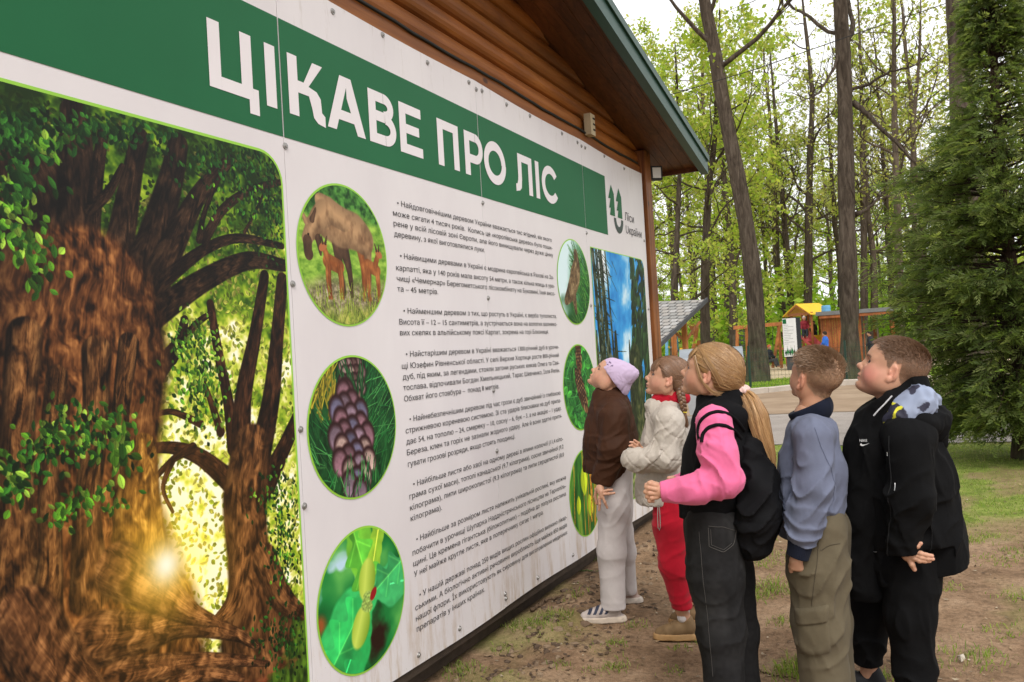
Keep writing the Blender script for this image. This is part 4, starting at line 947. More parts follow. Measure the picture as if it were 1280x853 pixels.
V2, F2, c2 = bits(900, (-1.98, -1.35), (2.4, 7), .016, [(.12, .075, .045), (.07, .045, .03), (.22, .15, .09)], dens=lambda x, y: sstep(.45, .6, fbm(x*4, y*4, 3, 33)), seed=5)
tag(fast_mesh('leaf_litter', np.concatenate([V, V2]), np.concatenate([F, F2+len(V)]), vcol('dry_litter', .9), col=np.concatenate([c, c2])), 'dry leaf scraps and bark bits lying on the bare earth', 'leaf litter', kind='stuff')
q = np.random.default_rng(17); b = MB()
for i in range(620):
    if i < 330: x, y = q.uniform(-1.98, -1.5), q.uniform(2.5, 6.6); s_ = q.uniform(.006, .024)
    else: x, y = q.uniform(-1.9, 2.0), q.uniform(2.6, 7); s_ = q.uniform(.003, .010)
    z = float(ground_z(np.array([x]), np.array([y]))[0]); a = q.uniform(0, 6.28); rx, ry, rz_ = s_*q.uniform(.7, 1.3), s_*q.uniform(.7, 1.3), s_*q.uniform(.4, .8)
    V = [(x+rx*math.cos(t_+a)*cz_, y+ry*math.sin(t_+a)*cz_, z+rz_*zz) for zz, cz_ in ((-.3, 1), (.5, .9), (.95, .35)) for t_ in np.linspace(0, 2*pi, 6)[:-1]]
    V = [tuple(np.array(v)+q.normal(0, s_*.10, 3)) for v in V]
    cc = np.array([(.15, .10, .065), (.22, .155, .10), (.09, .06, .04)][q.integers(3)])
    b.add(V, [(k*5+j, k*5+(j+1) % 5, (k+1)*5+(j+1) % 5, (k+1)*5+j) for k in range(2) for j in range(5)]+[(10, 11, 12, 13, 14)], cc)
tag(b.build('soil_clods', vcol('clod_soil', .95, bump=.5, bs=120), smooth=False), 'crumbly dark clods of soil along the foot of the board', 'soil', kind='stuff')
# fallen twigs
def stick(pts, r0, label, mat):
    P3 = []
    for x, y in pts: p = ground_at(x, y); P3.append((p[0], p[1], float(ground_z(np.array([p[0]]), np.array([p[1]]))[0])+r0*1.2))
    t_ = np.linspace(0, len(P3)-1, 9*(len(P3)-1)); P3 = np.array(P3); W = np.stack([np.interp(t_, range(len(P3)), P3[:, i]) for i in range(3)], 1)
    W[1:-1] += RNG.normal(0, r0*.7, W[1:-1].shape); b = MB(); b.tube(W, np.linspace(r0, r0*.5, len(W)), 6)
    tag(b.build('fallen_twig', mat, smooth=True), label, 'twig')
m_twig = plain('twig_bark', (.10, .065, .04), .9, .3, 40, .2, .4); m_gtwig = plain('green_stem', (.10, .14, .045), .8, .2, 40)
stick([(717, 712), (735, 714), (752, 720)], .006, 'thin green stem on the earth beside the board behind the pale trousers', m_gtwig)
stick([(665, 768), (680, 757), (705, 752)], .012, 'flat dark piece of bark on the earth near the foot of the board', m_twig)
stick([(638, 838), (660, 832), (668, 835)], .005, 'dark twig on the earth close to the lower edge of the photo', m_twig)
stick([(946, 836), (970, 842), (998, 846)], .004, 'thin twig on the earth between the dark jeans and the olive trousers', m_twig)
b = MB(); p = ground_at(1202, 826); b.box((p[0], p[1], .012), (.028, .022, .016), Matrix.Rotation(.5, 3, 'Z'), jit=.008)
tag(b.build('stone', plain('grey_stone', srgb(180, 170, 156), .9, .15, 60)), 'small pale stone on the earth right of the black trousers', 'stone')
# ------------------------------------------------------------------ trees
def bark_mat(name, a, b, c, sc=1.):
    M = Mat(name, .95, .1)
    v = M.map((9*sc, 9*sc, 1.6*sc)); n = M.noise(1, 6, .7, v, .8)
    col = M.ramp(n, [(.32, a), (.5, b), (.68, c)])
    big = M.ramp(M.noise(.5, 4, .6), [(.35, .7), (.7, 1.2)]); col = M.mix(1., col, big, 'MULTIPLY')
    sep = M.n('SeparateXYZ'); M.l(M.tc.outputs['Object'], sep.inputs[0])
    lo = M.n('MapRange'); lo.inputs[1].default_value = 2.2; lo.inputs[2].default_value = 0.; M.l(sep.outputs[2], lo.inputs[0])
    ms = M.ramp(M.noise(3, 4, .6), [(.4, 0.), (.62, .6)]); mu = M.n('Math', operation='MULTIPLY'); M.l(lo.outputs[0], mu.inputs[0]); M.l(ms, mu.inputs[1])
    col = M.mix(mu.outputs[0], col, (.075, .10, .045, 1))
    M.color(col); M.bump(n, 1., .05); return M.m
m_bark = bark_mat('oak_bark', (.034, .026, .019, 1), (.082, .063, .048, 1), (.145, .116, .090, 1))
m_bark2 = bark_mat('grey_bark', (.05, .038, .028, 1), (.115, .088, .066, 1), (.185, .146, .112, 1), 1.6)
m_leafA = leaf_mat('young_leaves')
LEAFC = 1.12*np.array([(.36, .44, .075), (.30, .40, .06), (.44, .48, .11), (.24, .34, .05), (.40, .40, .13)])
LEAFB = np.array([(.42, .40, .13), (.36, .42, .09), (.46, .46, .16), (.34, .34, .11)])
def leaf_quads(P, size, rng, cols, elong=1.6):
    n = len(P); a = rng.normal(0, 1, (n, 3)); a /= np.linalg.norm(a, axis=1, keepdims=True)
    b = rng.normal(0, 1, (n, 3)); b = np.cross(a, b); b /= np.linalg.norm(b, axis=1, keepdims=True)
    s_ = (size*rng.uniform(.5, 1.35, n))[:, None]
    V = np.stack([P-a*s_*.5*elong, P+b*s_*.42, P+a*s_*.5*elong, P-b*s_*.42], 1).reshape(-1, 3)
    F = np.arange(n)[:, None]*4+np.array([0, 1, 2, 3]); c = cols[rng.integers(0, len(cols), n)]*rng.uniform(.7, 1.25, (n, 1))
    return V, F, np.repeat(c, 4, 0)
def gen_tree(seed, H_, r0, base_h, nl, spread, leaf_per, leaf_size, cols, path=None, levels=3, up=.55, leafy_low=False, flare=1.35, clump=.35, limb_r=.42, trunk_n=14, wig=.05, tipr=.12):
    rg = np.random.default_rng(seed); b = MB(); tips = []
    K = 16; t_ = np.linspace(0, 1, K)
    if path is None:
        wv = np.cumsum(rg.normal(0, wig, (K, 2)), 0)*H_/16; wv -= wv[0]; tp = np.stack([wv[:, 0], wv[:, 1], t_*H_], 1)
    else:
        pp = np.array(path, float); zz = t_*H_; tp = np.stack([np.interp(zz, pp[:, 2], pp[:, 0]), np.interp(zz, pp[:, 2], pp[:, 1]), zz], 1)
    rad = r0*((1-t_)**.8*(1-tipr)+tipr)*(1+(flare-1)*np.exp(-t_*H_/.5)); 
    def tube(P_, R_, n): b.tube(P_, R_, n, caps=False)
    # finer trunk with slight fluting
    tf = np.linspace(0, 1, 40); TPf = np.stack([np.interp(tf, t_, tp[:, i]) for i in range(3)], 1); Rf = np.interp(tf, t_, rad)*(1+.05*np.sin(tf*40+seed)+.03*rg.normal(size=40))
    tube(TPf, Rf, trunk_n)
    def limb(p, d, L, r_, lv):
        n = max(4, int(5+L*1.2)) if lv < 2 else 4; P_ = [p]; step = L/n; dd = d.copy()
        for i in range(n):
            dd = dd+rg.normal(0, .22, 3)+np.array([0, 0, up*.16]); dd /= np.linalg.norm(dd); P_.append(P_[-1]+dd*step)
        P_ = np.array(P_); R_ = r_*(1-np.linspace(0, .82, n+1)); tube(P_, R_, 6 if lv == 0 else (4 if lv == 1 else 3))
        if lv >= levels-1: tips.append((P_, L)); return
        m = int(3+L*1.3) if lv == 0 else int(2+L*1.4)
        for j in range(m):
            f = rg.uniform(.25, 1)**.8; i = min(int(f*n), n-1); q = P_[i]+(P_[i+1]-P_[i])*(f*n-i)
            dv = P_[i+1]-P_[i]; dv /= np.linalg.norm(dv); s_ = rg.normal(0, 1, 3); s_ -= dv*(s_ @ dv); s_ /= np.linalg.norm(s_)
            nd = dv*.55+s_*.8+np.array([0, 0, up*.3]); nd /= np.linalg.norm(nd); limb(q, nd, L*rg.uniform(.32, .55), max(r_*(1-.8*f)*.6, .006), lv+1)
    for j in range(nl):
        f = base_h/H_+(1-base_h/H_)*((j+rg.random())/nl); i = min(int(f*(K-1)), K-2); q = tp[i]+(tp[i+1]-tp[i])*(f*(K-1)-i)
        a = j*2.4+rg.normal()*.5; nd = np.array([math.cos(a), math.sin(a), up*rg.uniform(.5, 1.5)]); nd /= np.linalg.norm(nd)
        L = spread*(1-.62*(f-base_h/H_)/(1-base_h/H_+1e-6))*rg.uniform(.6, 1.2); rr = np.interp(f, t_, rad)
        limb(q, nd, L, rr*limb_r*rg.uniform(.7, 1.2), 0)
    P = []
    for P_, L in tips:
        k = rg.poisson(leaf_per)
        f = rg.uniform(.2, 1.05, k)*(len(P_)-1); f = np.clip(f, 0, len(P_)-1.001); i = f.astype(int); q = P_[i]+(P_[i+1]-P_[i])*(f-i)[:, None]
        P.append(q+rg.normal(0, clump*.3, (k, 3)))
    P = np.concatenate(P) if P else np.zeros((1, 3))
    return b, leaf_quads(P, leaf_size, rg, cols)
def make_tree(name, gen, loc, rz, label, group=None, barkm=None, leafm=None, cat='tree'):
    b, (V, F, c) = gen; t_ = thing(name, label, cat, loc, rz, group)
    b.build('trunk', barkm or m_bark, t_, smooth=True)
    o = fast_mesh('crown', V, F, leafm or m_leafA, t_, col=c); o['kind'] = 'stuff'; return t_
def px_path(pts, Z, H_):                                      # trunk line from places seen in the photograph, at depth Z, relative to its foot
    foot = at_dist(pts[0][0], Z, 0.); out = [(0, 0, 0)]
    for x, y in pts[1:]:
        p = CAMP+ray(x, y)*Z; out.append((p[0]-foot[0], p[1]-foot[1], p[2]))
    z1 = out[-1][2]; d = np.array(out[-1])-np.array(out[-2]); d = d/max(d[2], .1); e = np.array(out[-1])+d*(H_-z1)*.5
    out.append((e[0], e[1], H_)); return foot, out
def ptree(seed, pts, Z, H_, r0, label, group='tall oaks of the park', name='oak_tree', barkm=None, **kw):
    foot, path = px_path(pts, Z, H_); g_ = gen_tree(seed, H_, r0, path=path, **kw)
    return make_tree(name, g_, (foot[0], foot[1], -.05), 0, label, group, barkm)
ptree(1, [(947, 470), (946, 400), (940, 330), (928, 250), (914, 180), (904, 130), (893, 60), (880, 0)], 27.5, 21, .31, 'thick leaning oak trunk curving up left of centre behind the fence', base_h=9.5, nl=9, spread=6., leaf_per=5, leaf_size=.12, cols=LEAFC, trunk_n=20, tipr=.35)
ptree(2, [(1063, 470), (1062, 400), (1059, 300), (1057, 200), (1056, 110), (1053, 50), (1050, 0)], 25.5, 22, .285, 'thick straight oak trunk rising in front of the brown wooden hut', base_h=9.2, nl=9, spread=6.5, leaf_per=3.5, leaf_size=.11, cols=LEAFB, trunk_n=20, tipr=.4)
ptree(3, [(1222, 470), (1214, 300), (1206, 180), (1202, 130), (1201, 80), (1198, 0)], 19, 21, .31, 'very thick oak trunk standing behind the dark conifer', base_h=10, nl=7, spread=6, leaf_per=3, leaf_size=.11, cols=LEAFB, trunk_n=20, tipr=.5)
ptree(4, [(1008, 440), (1010, 370), (1011, 260), (1013, 180), (1016, 120), (1010, 60), (1004, 10)], 47, 21, .29, 'slender forked tree with wavy limbs between the two thick oaks', base_h=5.5, nl=16, spread=5, leaf_per=3.5, leaf_size=.12, cols=LEAFB, tipr=.2)
ptree(5, [(1126, 440), (1124, 340), (1121, 240), (1118, 150), (1117, 90), (1118, 30)], 36, 19, .20, 'slender straight tree right of the brown hut roof', base_h=6, nl=18, spread=4.5, leaf_per=3, leaf_size=.11, cols=LEAFB, barkm=m_bark2, tipr=.2)
ptree(6, [(1080, 440), (1080, 340), (1079, 240), (1078, 160), (1076, 80)], 44, 20, .22, 'thin bare trunk close on the right of the straight oak', base_h=6, nl=16, spread=5, leaf_per=3.5, leaf_size=.12, cols=LEAFB)
ptree(7, [(993, 440), (988, 360), (982, 300), (978, 240), (972, 180)], 50, 19, .27, 'thin crooked tree above the yellow play tower', base_h=5, nl=16, spread=5.5, leaf_per=8, leaf_size=.14, cols=LEAFC)
ptree(8, [(882, 450), (881, 380), (882, 300), (886, 230), (893, 180)], 31, 14, .20, 'brown trunk rising just right of the grey shingle roof', base_h=4.8, nl=16, spread=5, leaf_per=14, leaf_size=.13, cols=LEAFC)
ptree(9, [(918, 450), (917, 400), (915, 340), (911, 280), (905, 220)], 46, 17, .26, 'dark trunk between the shingle roof and the leaning oak', base_h=5, nl=14, spread=5.5, leaf_per=12, leaf_size=.14, cols=LEAFC)
ptree(10, [(1155, 440), (1148, 340), (1140, 240), (1142, 150), (1150, 60)], 40, 18, .20, 'pale slim tree partly hidden by the dark conifer', base_h=5, nl=18, spread=5, leaf_per=3.5, leaf_size=.12, cols=LEAFB, barkm=m_bark2)
# long bare low limb of the straight oak, reaching right
# near leafy saplings that spread over the cabin eave
ptree(11, [(842, 455), (842, 380), (846, 300), (850, 200), (846, 100)], 31, 13, .15, 'leafy bright green tree just beyond the cabin corner', group='bright leafy trees behind the cabin', name='maple_tree', base_h=2.6, nl=20, spread=3.6, leaf_per=16, leaf_size=.10, cols=LEAFC, up=.25)
ptree(12, [(800, 455), (802, 380), (804, 300), (800, 200)], 34, 14, .16, 'leafy bright green tree hidden low behind the board end', group='bright leafy trees behind the cabin', name='maple_tree', base_h=2.6, nl=20, spread=4., leaf_per=15, leaf_size=.11, cols=LEAFC, up=.25)
# the wood behind: six builds, copied
VAR = []
spec = [(101, 19, .24, 6, 15, 5.5, 5, .14, LEAFB), (102, 15, .17, 4, 16, 5, 8.5, .15, LEAFC), (103, 20, .22, 7, 14, 6, 4.5, .15, LEAFB), (104, 11, .15, 3, 16, 4.5, 11, .15, LEAFC), (105, 18, .16, 5, 14, 5, 5, .14, LEAFB), (106, 7.5, .09, 1.2, 16, 3.0, 14, .14, LEAFC)]
TX = ['tall thin trunk with sparse pale crown deep in the wood', 'slim tree with yellow green foliage deep in the wood', 'stout dark trunk with thin high crown deep in the wood', 'small bushy tree with fresh foliage deep in the wood', 'straight grey trunk with sparse crown deep in the wood', 'low leafy sapling at the wood edge']
rt = np.random.default_rng(77); spots = []
for row, (Z0_, n) in enumerate(((48, 13), (62, 15), (80, 17), (104, 18))):
    for k in range(n):
        px = 740+(1330-740)*(k+rt.uniform(.1, .9))/n; Z = Z0_*rt.uniform(.88, 1.12); p = at_dist(px, Z, 0.)
        spots.append((p, rt.integers(0, 6) if row > 0 else rt.integers(0, 6)))
for p, v in spots:
    v = int(v)
    if len([x for x in VAR if x[0] == v]) == 0:
        sd, H_, r0, bh, nl, sp, lp, ls, cc = spec[v]
        o = make_tree('woodland_tree', gen_tree(sd, H_, r0, bh, nl, sp, lp, ls, cc, trunk_n=9), (p[0], p[1], -.05), rt.uniform(0, 6.28), TX[v], 'trees deep in the wood: '+TX[v].split(' deep')[0].split(' at ')[0], m_bark if v % 2 else m_bark2)
        VAR.append((v, o)); o.scale = [float(rt.uniform(.9, 1.2))]*3
    else:
        s_ = float(rt.uniform(.85, 1.25)); copy_thing([x[1] for x in VAR if x[0] == v][0], (p[0], p[1], -.05), float(rt.uniform(0, 6.28)), sc=(s_, s_, s_))
# far green understorey that reads as one mass
rg = np.random.default_rng(5); cl = []
for i in range(520):
    px = rg.uniform(700, 1380); Z = rg.uniform(46, 125); p = at_dist(px, Z, 0.); h = rg.uniform(1., 6.2)*(.5+Z/120); rr = rg.uniform(1., 2.6)
    k = int(90); q = rg.normal(0, .5, (k, 3))*np.array([rr, rr, h*.5])+np.array([p[0], p[1], h*.55]); q[:, 2] = np.abs(q[:, 2]); cl.append(q)
P = np.concatenate(cl); V, F, c = leaf_quads(P, .34, rg, LEAFC*np.array([.75, .95, .6]))
tag(fast_mesh('understorey', V, F, m_leafA, col=c), 'fresh green undergrowth massed between the far trunks', 'undergrowth', kind='stuff')

# ------------------------------------------------------------------ dark conifer at the right
def conifer():
    foot = at_dist(1278, 8.9, 0.); t_ = thing('conifer_tree', 'large dark green feathery conifer on the right beside the path', 'conifer', (foot[0], foot[1], -.03)); rg = np.random.default_rng(31)
    Hc = 7.4; b = MB(); zz = np.linspace(0, Hc, 22); b.tube(np.stack([.03*np.sin(zz*1.3), .03*np.cos(zz*1.1), zz], 1), .085*(1-zz/Hc*.93)+.03*np.exp(-zz/.15), 12, caps=False)
    fr = []                                                    # frond: position, direction, length, shade
    def env(z): return np.interp(z, [.3, .55, .9, 1.5, 2.4, 3.2, 4.0, 5.0, 6.2, 7.4], [.3, .72, .98, 1.22, 1.10, .78, .38, .24, .14, .05])
    for i in range(1150):
        z = .42+(Hc-.5)*rg.random()**1.25; a = rg.uniform(0, 6.283); R_ = env(z)*rg.uniform(.72, 1.10)*(1+.10*math.sin(a*3+z*2)+.08*math.sin(a*7-z*5))
        sl_ = rg.uniform(.05, .45)-(.25 if z < 1.2 else 0); d = np.array([math.cos(a), math.sin(a), 0.]); k = 7; P_ = []
        for j in range(k):
            f = j/(k-1); P_.append(np.array([0, 0, z])+d*R_*f+np.array([0, 0, sl_*R_*f-.30*R_*f*f*(1.2 if z < 1.5 else .7)+.10*f**3])+rg.normal(0, .012, 3))
        P_ = np.array(P_); b.tube(P_, np.linspace(.014, .003, k), 4, caps=False)
        m = int(11+R_*17)
        for j in range(m):
            f = rg.uniform(.30, 1.02)**.8; f = min(f, .999); ii = int(f*(k-1)); q = P_[ii]+(P_[ii+1]-P_[ii])*(f*(k-1)-ii)
            side = rg.choice([-1, 1]); pd = np.array([-d[1], d[0], 0])*side
            dv = d*rg.uniform(.5, 1.1)+pd*rg.uniform(.1, .9)+np.array([0, 0, rg.uniform(-.55, .35)]); dv /= np.linalg.norm(dv)
            fr.append((q+rg.normal(0, .03, 3), dv, rg.uniform(.12, .25)*(1 if f > .6 else .8)*(1 if z < 3.2 else .75)))
    Pq = np.array([f[0] for f in fr]); D = np.array([f[1] for f in fr]); L = np.array([f[2] for f in fr]); n = len(Pq)
    b.build('trunk', bark_mat('conifer_bark', (.04, .027, .02, 1), (.085, .055, .04, 1), (.13, .09, .065, 1), 3), t_, smooth=True)
    s_ = np.cross(D, rg.normal(0, 1, (n, 3))); s_ /= np.linalg.norm(s_, axis=1, keepdims=True); base = np.array([(.105, .145, .042), (.135, .178, .054), (.078, .112, .034), (.17, .20, .07)])
    tone = base[rg.integers(0, 4, n)]*rg.uniform(.75, 1.25, (n, 1)); V = []; C_ = []
    droop = np.array([0, 0, -1.])
    for j in range(11):                                         # leaflets of a frond, alternating sides
        f = .12+.88*j/10; sg = -1 if j % 2 else 1; c0 = Pq+D*(L*f*.85)[:, None]+droop*(L*.18*f*f)[:, None]
        ld = D*.8+s_*sg*.65*(1.2-f)+rg.normal(0, .12, (n, 3)); ld /= np.linalg.norm(ld, axis=1, keepdims=True); l = (L*(.48-.26*f)*rg.uniform(.7, 1.2, n))[:, None]
        nn = np.cross(ld, s_+.3*D); nn /= np.linalg.norm(nn, axis=1, keepdims=True); wv = np.cross(nn, ld)*.0062
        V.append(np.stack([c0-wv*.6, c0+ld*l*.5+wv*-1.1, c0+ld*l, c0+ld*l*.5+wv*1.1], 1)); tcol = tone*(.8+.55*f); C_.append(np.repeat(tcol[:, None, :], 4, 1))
    V = np.concatenate(V).reshape(-1, 3); C_ = np.concatenate(C_).reshape(-1, 3); F = np.arange(len(V)//4)[:, None]*4+np.array([0, 1, 2, 3])
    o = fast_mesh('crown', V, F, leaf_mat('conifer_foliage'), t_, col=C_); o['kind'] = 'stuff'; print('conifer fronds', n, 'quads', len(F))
conifer()
# ------------------------------------------------------------------ implicit surfaces for bodies and clothes
class Field:
    def __init__(s, lo, hi, h):
        s.lo = np.array(lo, float); s.h = h; s.n = np.ceil((np.array(hi)-s.lo)/h).astype(int)+1
        s.a = np.full(s.n, .5, np.float32)
        s.ax = [(s.lo[i]+h*np.arange(s.n[i])).astype(np.float32) for i in range(3)]
    def sub(s, lo, hi):
        i0 = np.maximum(0, np.floor((np.array(lo)-s.lo)/s.h).astype(int)); i1 = np.minimum(s.n, np.ceil((np.array(hi)-s.lo)/s.h).astype(int)+1)
        if np.any(i1 <= i0): return None, None
        sl_ = tuple(slice(a, b) for a, b in zip(i0, i1))
        return sl_, (s.ax[0][sl_[0]][:, None, None], s.ax[1][sl_[1]][None, :, None], s.ax[2][sl_[2]][None, None, :])
    def put(s, sl_, d, k, op):
        A = s.a[sl_]
        if op == 'u':
            hh = np.clip(.5+.5*(A-d)/k, 0, 1); s.a[sl_] = A+(d-A)*hh-k*hh*(1-hh)
        elif op == 's':
            d = -d; hh = np.clip(.5-.5*(A-d)/k, 0, 1); s.a[sl_] = A+(d-A)*hh+k*hh*(1-hh)
    def cap(s, a, b, ra, rb=None, k=.02, flat=None, op='u'):  # tapered capsule; flat=(direction, factor) squeezes it along a direction
        a = np.asarray(a, float); b = np.asarray(b, float); rb = ra if rb is None else rb; pad = max(ra, rb)*(max(1, flat[1]) if flat else 1)+k+.03
        sl_, g = s.sub(np.minimum(a, b)-pad, np.maximum(a, b)+pad)
        if sl_ is None: return s
        px, py, pz = g[0]-a[0], g[1]-a[1], g[2]-a[2]; d = b-a; fl = 1.
        if flat is not None:
            u = np.array(flat[0], float); u /= np.linalg.norm(u); fl = flat[1]; q = px*u[0]+py*u[1]+pz*u[2]; dq = d @ u; sc_ = 1/fl-1
            px = px+q*sc_*u[0]; py = py+q*sc_*u[1]; pz = pz+q*sc_*u[2]; d = d+dq*sc_*u
        L2 = max(d @ d, 1e-9); t_ = np.clip((px*d[0]+py*d[1]+pz*d[2])/L2, 0, 1)
        r = np.sqrt((px-t_*d[0])**2+(py-t_*d[1])**2+(pz-t_*d[2])**2)-(ra+(rb-ra)*t_)
        s.put(sl_, r*min(1, fl) if flat else r, k, op); return s
    def chain(s, pts, rad, k=.02, flat=None, op='u'):
        for i in range(len(pts)-1): s.cap(pts[i], pts[i+1], rad[i], rad[i+1], k, flat, op)
        return s
    def ell(s, c, r, k=.02, R=None, op='u'):
        c = np.asarray(c, float); r = np.asarray(r, float); pad = r.max()+k+.02; sl_, g = s.sub(c-pad, c+pad)
        if sl_ is None: return s
        p = [g[0]-c[0], g[1]-c[1], g[2]-c[2]]
        if R is not None: p = [p[0]*R[0][i]+p[1]*R[1][i]+p[2]*R[2][i] for i in range(3)]
        k0 = np.sqrt((p[0]/r[0])**2+(p[1]/r[1])**2+(p[2]/r[2])**2); k1 = np.sqrt((p[0]/r[0]**2)**2+(p[1]/r[1]**2)**2+(p[2]/r[2]**2)**2)
        s.put(sl_, np.where(k1 > 1e-6, k0*(k0-1)/np.maximum(k1, 1e-6), -r.min()), k, op); return s
    def plane(s, p, nrm, k=.005, box=None):                   # cuts away what lies on the side the normal points to
        nrm = np.array(nrm, float); nrm /= np.linalg.norm(nrm); sl_, g = s.sub(*(box if box else (s.lo, s.lo+s.h*s.n)))
        if sl_ is None: return s
        d = (g[0]-p[0])*nrm[0]+(g[1]-p[1])*nrm[1]+(g[2]-p[2])*nrm[2]; A = s.a[sl_]
        hh = np.clip(.5-.5*(A-d)/k, 0, 1); s.a[sl_] = A+(d-A)*hh+k*hh*(1-hh); return s
    def disp(s, fn):                                          # fn(P) -> outward displacement
        m = np.abs(s.a) < .05; i = np.nonzero(m); P = np.stack([s.ax[j][i[j]] for j in range(3)], 1); s.a[m] -= fn(P).astype(np.float32); return s
    def sample(s, P):
        q = (np.asarray(P)-s.lo)/s.h; q = np.clip(q, 0, s.n-1.001); i = q.astype(int); f = q-i; r = 0
        for dx in (0, 1):
            for dy in (0, 1):
                for dz in (0, 1):
                    wgt = (f[..., 0] if dx else 1-f[..., 0])*(f[..., 1] if dy else 1-f[..., 1])*(f[..., 2] if dz else 1-f[..., 2])
                    r = r+wgt*s.a[i[..., 0]+dx, i[..., 1]+dy, i[..., 2]+dz]
        return r
    def grad(s, P):
        e = s.h; g = np.stack([s.sample(P+np.eye(3)[i]*e)-s.sample(P-np.eye(3)[i]*e) for i in range(3)], -1)
        return g/np.maximum(np.linalg.norm(g, axis=-1, keepdims=True), 1e-9)
    def mesh(s):                                              # surface nets
        A = s.a; A[0] = A[-1] = .5; A[:, 0] = A[:, -1] = .5; A[:, :, 0] = A[:, :, -1] = .5
        I = A < 0; sx, sy, sz = A.shape
        cnt = np.zeros((sx-1, sy-1, sz-1), np.int8)
        for dx in (0, 1):
            for dy in (0, 1):
                for dz in (0, 1): cnt += I[dx:sx-1+dx, dy:sy-1+dy, dz:sz-1+dz]
        act = np.argwhere((cnt > 0) & (cnt < 8)); m = len(act); S = np.zeros((m, 3)); W = np.zeros((m, 1))
        cor = {}
        for dx in (0, 1):
            for dy in (0, 1):
                for dz in (0, 1): cor[dx, dy, dz] = A[act[:, 0]+dx, act[:, 1]+dy, act[:, 2]+dz]
        for c0 in cor:
            for axn in range(3):
                if c0[axn]: continue
                c1 = list(c0); c1[axn] = 1; a = cor[c0]; b = cor[tuple(c1)]; x = (a < 0) != (b < 0)
                t_ = np.where(x, a/np.where(x, a-b, 1), 0); p = np.tile(np.array(c0, float), (m, 1)); p[:, axn] += t_
                S += p*x[:, None]; W += x[:, None]
        V = (act+S/W)*s.h+s.lo; idx = np.full((sx-1, sy-1, sz-1), -1, np.int32); idx[act[:, 0], act[:, 1], act[:, 2]] = np.arange(m); Fs = []
        for axn in range(3):
            o = [1, 1, 1]; lo_ = I[tuple(slice(1, n_-1) if j != axn else slice(0, n_-1) for j, n_ in enumerate(A.shape))]
            hi_ = I[tuple(slice(1, n_-1) if j != axn else slice(1, n_) for j, n_ in enumerate(A.shape))]
            for up in (0, 1):
                e = np.argwhere(lo_ & ~hi_ if up else ~lo_ & hi_)
                for j in range(3):
                    if j != axn: e[:, j] += 1
                b_, c_ = [(1, 2), (2, 0), (0, 1)][axn]; q = []
                for db, dc in ((0, 0), (-1, 0), (-1, -1), (0, -1)):
                    z = e.copy(); z[:, b_] += db; z[:, c_] += dc; q.append(idx[z[:, 0], z[:, 1], z[:, 2]])
                q = np.stack(q, 1); Fs.append(q if up else q[:, ::-1])
        F = np.concatenate(Fs); return V, F
def smooth_mesh(V, F, it=2, lam=.5):
    for _ in range(it):
        S = np.zeros_like(V); c = np.zeros(len(V))
        for a in range(F.shape[1]):
            b = (a+1) % F.shape[1]; np.add.at(S, F[:, a], V[F[:, b]]); np.add.at(c, F[:, a], 1); np.add.at(S, F[:, b], V[F[:, a]]); np.add.at(c, F[:, b], 1)
        V = V+lam*(S/c[:, None]-V)
    return V
def seg_dist(P, a, b):
    a = np.asarray(a, float); b = np.asarray(b, float); d = b-a; t_ = np.clip(((P-a) @ d)/(d @ d), 0, 1); return np.linalg.norm(P-a-t_[:, None]*d, axis=1), t_
def folds(P, centre, axis_dir, freq, amp, reach, seed=0, sharp=2.):      # creases that gather round a joint, running across axis_dir
    u = np.asarray(axis_dir, float); u /= np.linalg.norm(u); q = P-np.asarray(centre); r = np.linalg.norm(q, axis=1); w_ = np.exp(-(r/reach)**2)
    n = (vnoise3(P*9+seed, seed)-.5)*2.; m = vnoise3(P*15+seed*2., seed+5); ph = (q @ u)*freq*1.0*math.pi+n*2.8+P[:, 1]*16
    rd = (1-np.abs(np.sin(ph)))**1.7; return amp*w_*(.25+1.1*m)*(rd*1.7-.5)
def drape(P, amp, sc, seed, st=(1, 1, .4)):                  # soft sharp-crested folds, mostly running down the cloth
    Q = P*np.array(st); w_ = np.stack([vnoise3(Q*sc*.6+seed+7*k, seed+k)-.5 for k in range(3)], 1)*.9/sc*3
    A = math.radians((seed*47) % 70-35); c, s_ = math.cos(A), math.sin(A); R = np.array([[c, 0, s_], [0, 1, 0], [-s_, 0, c]])
    n = vnoise3((P @ R*np.array(st)+w_)*sc+seed*3.1, seed); m = vnoise3((P @ R.T*np.array(st)+w_*.7)*sc*2.1+seed*7.7, seed+3); b = vnoise3(P*sc*.5+seed, seed+11)
    r1 = (1-np.abs(2*n-1))**2.6; r2 = (1-np.abs(2*m-1))**2.6
    return amp*(1.5*r1-.6+.8*r2*b*1.4-.3+(b-.5)*1.0)

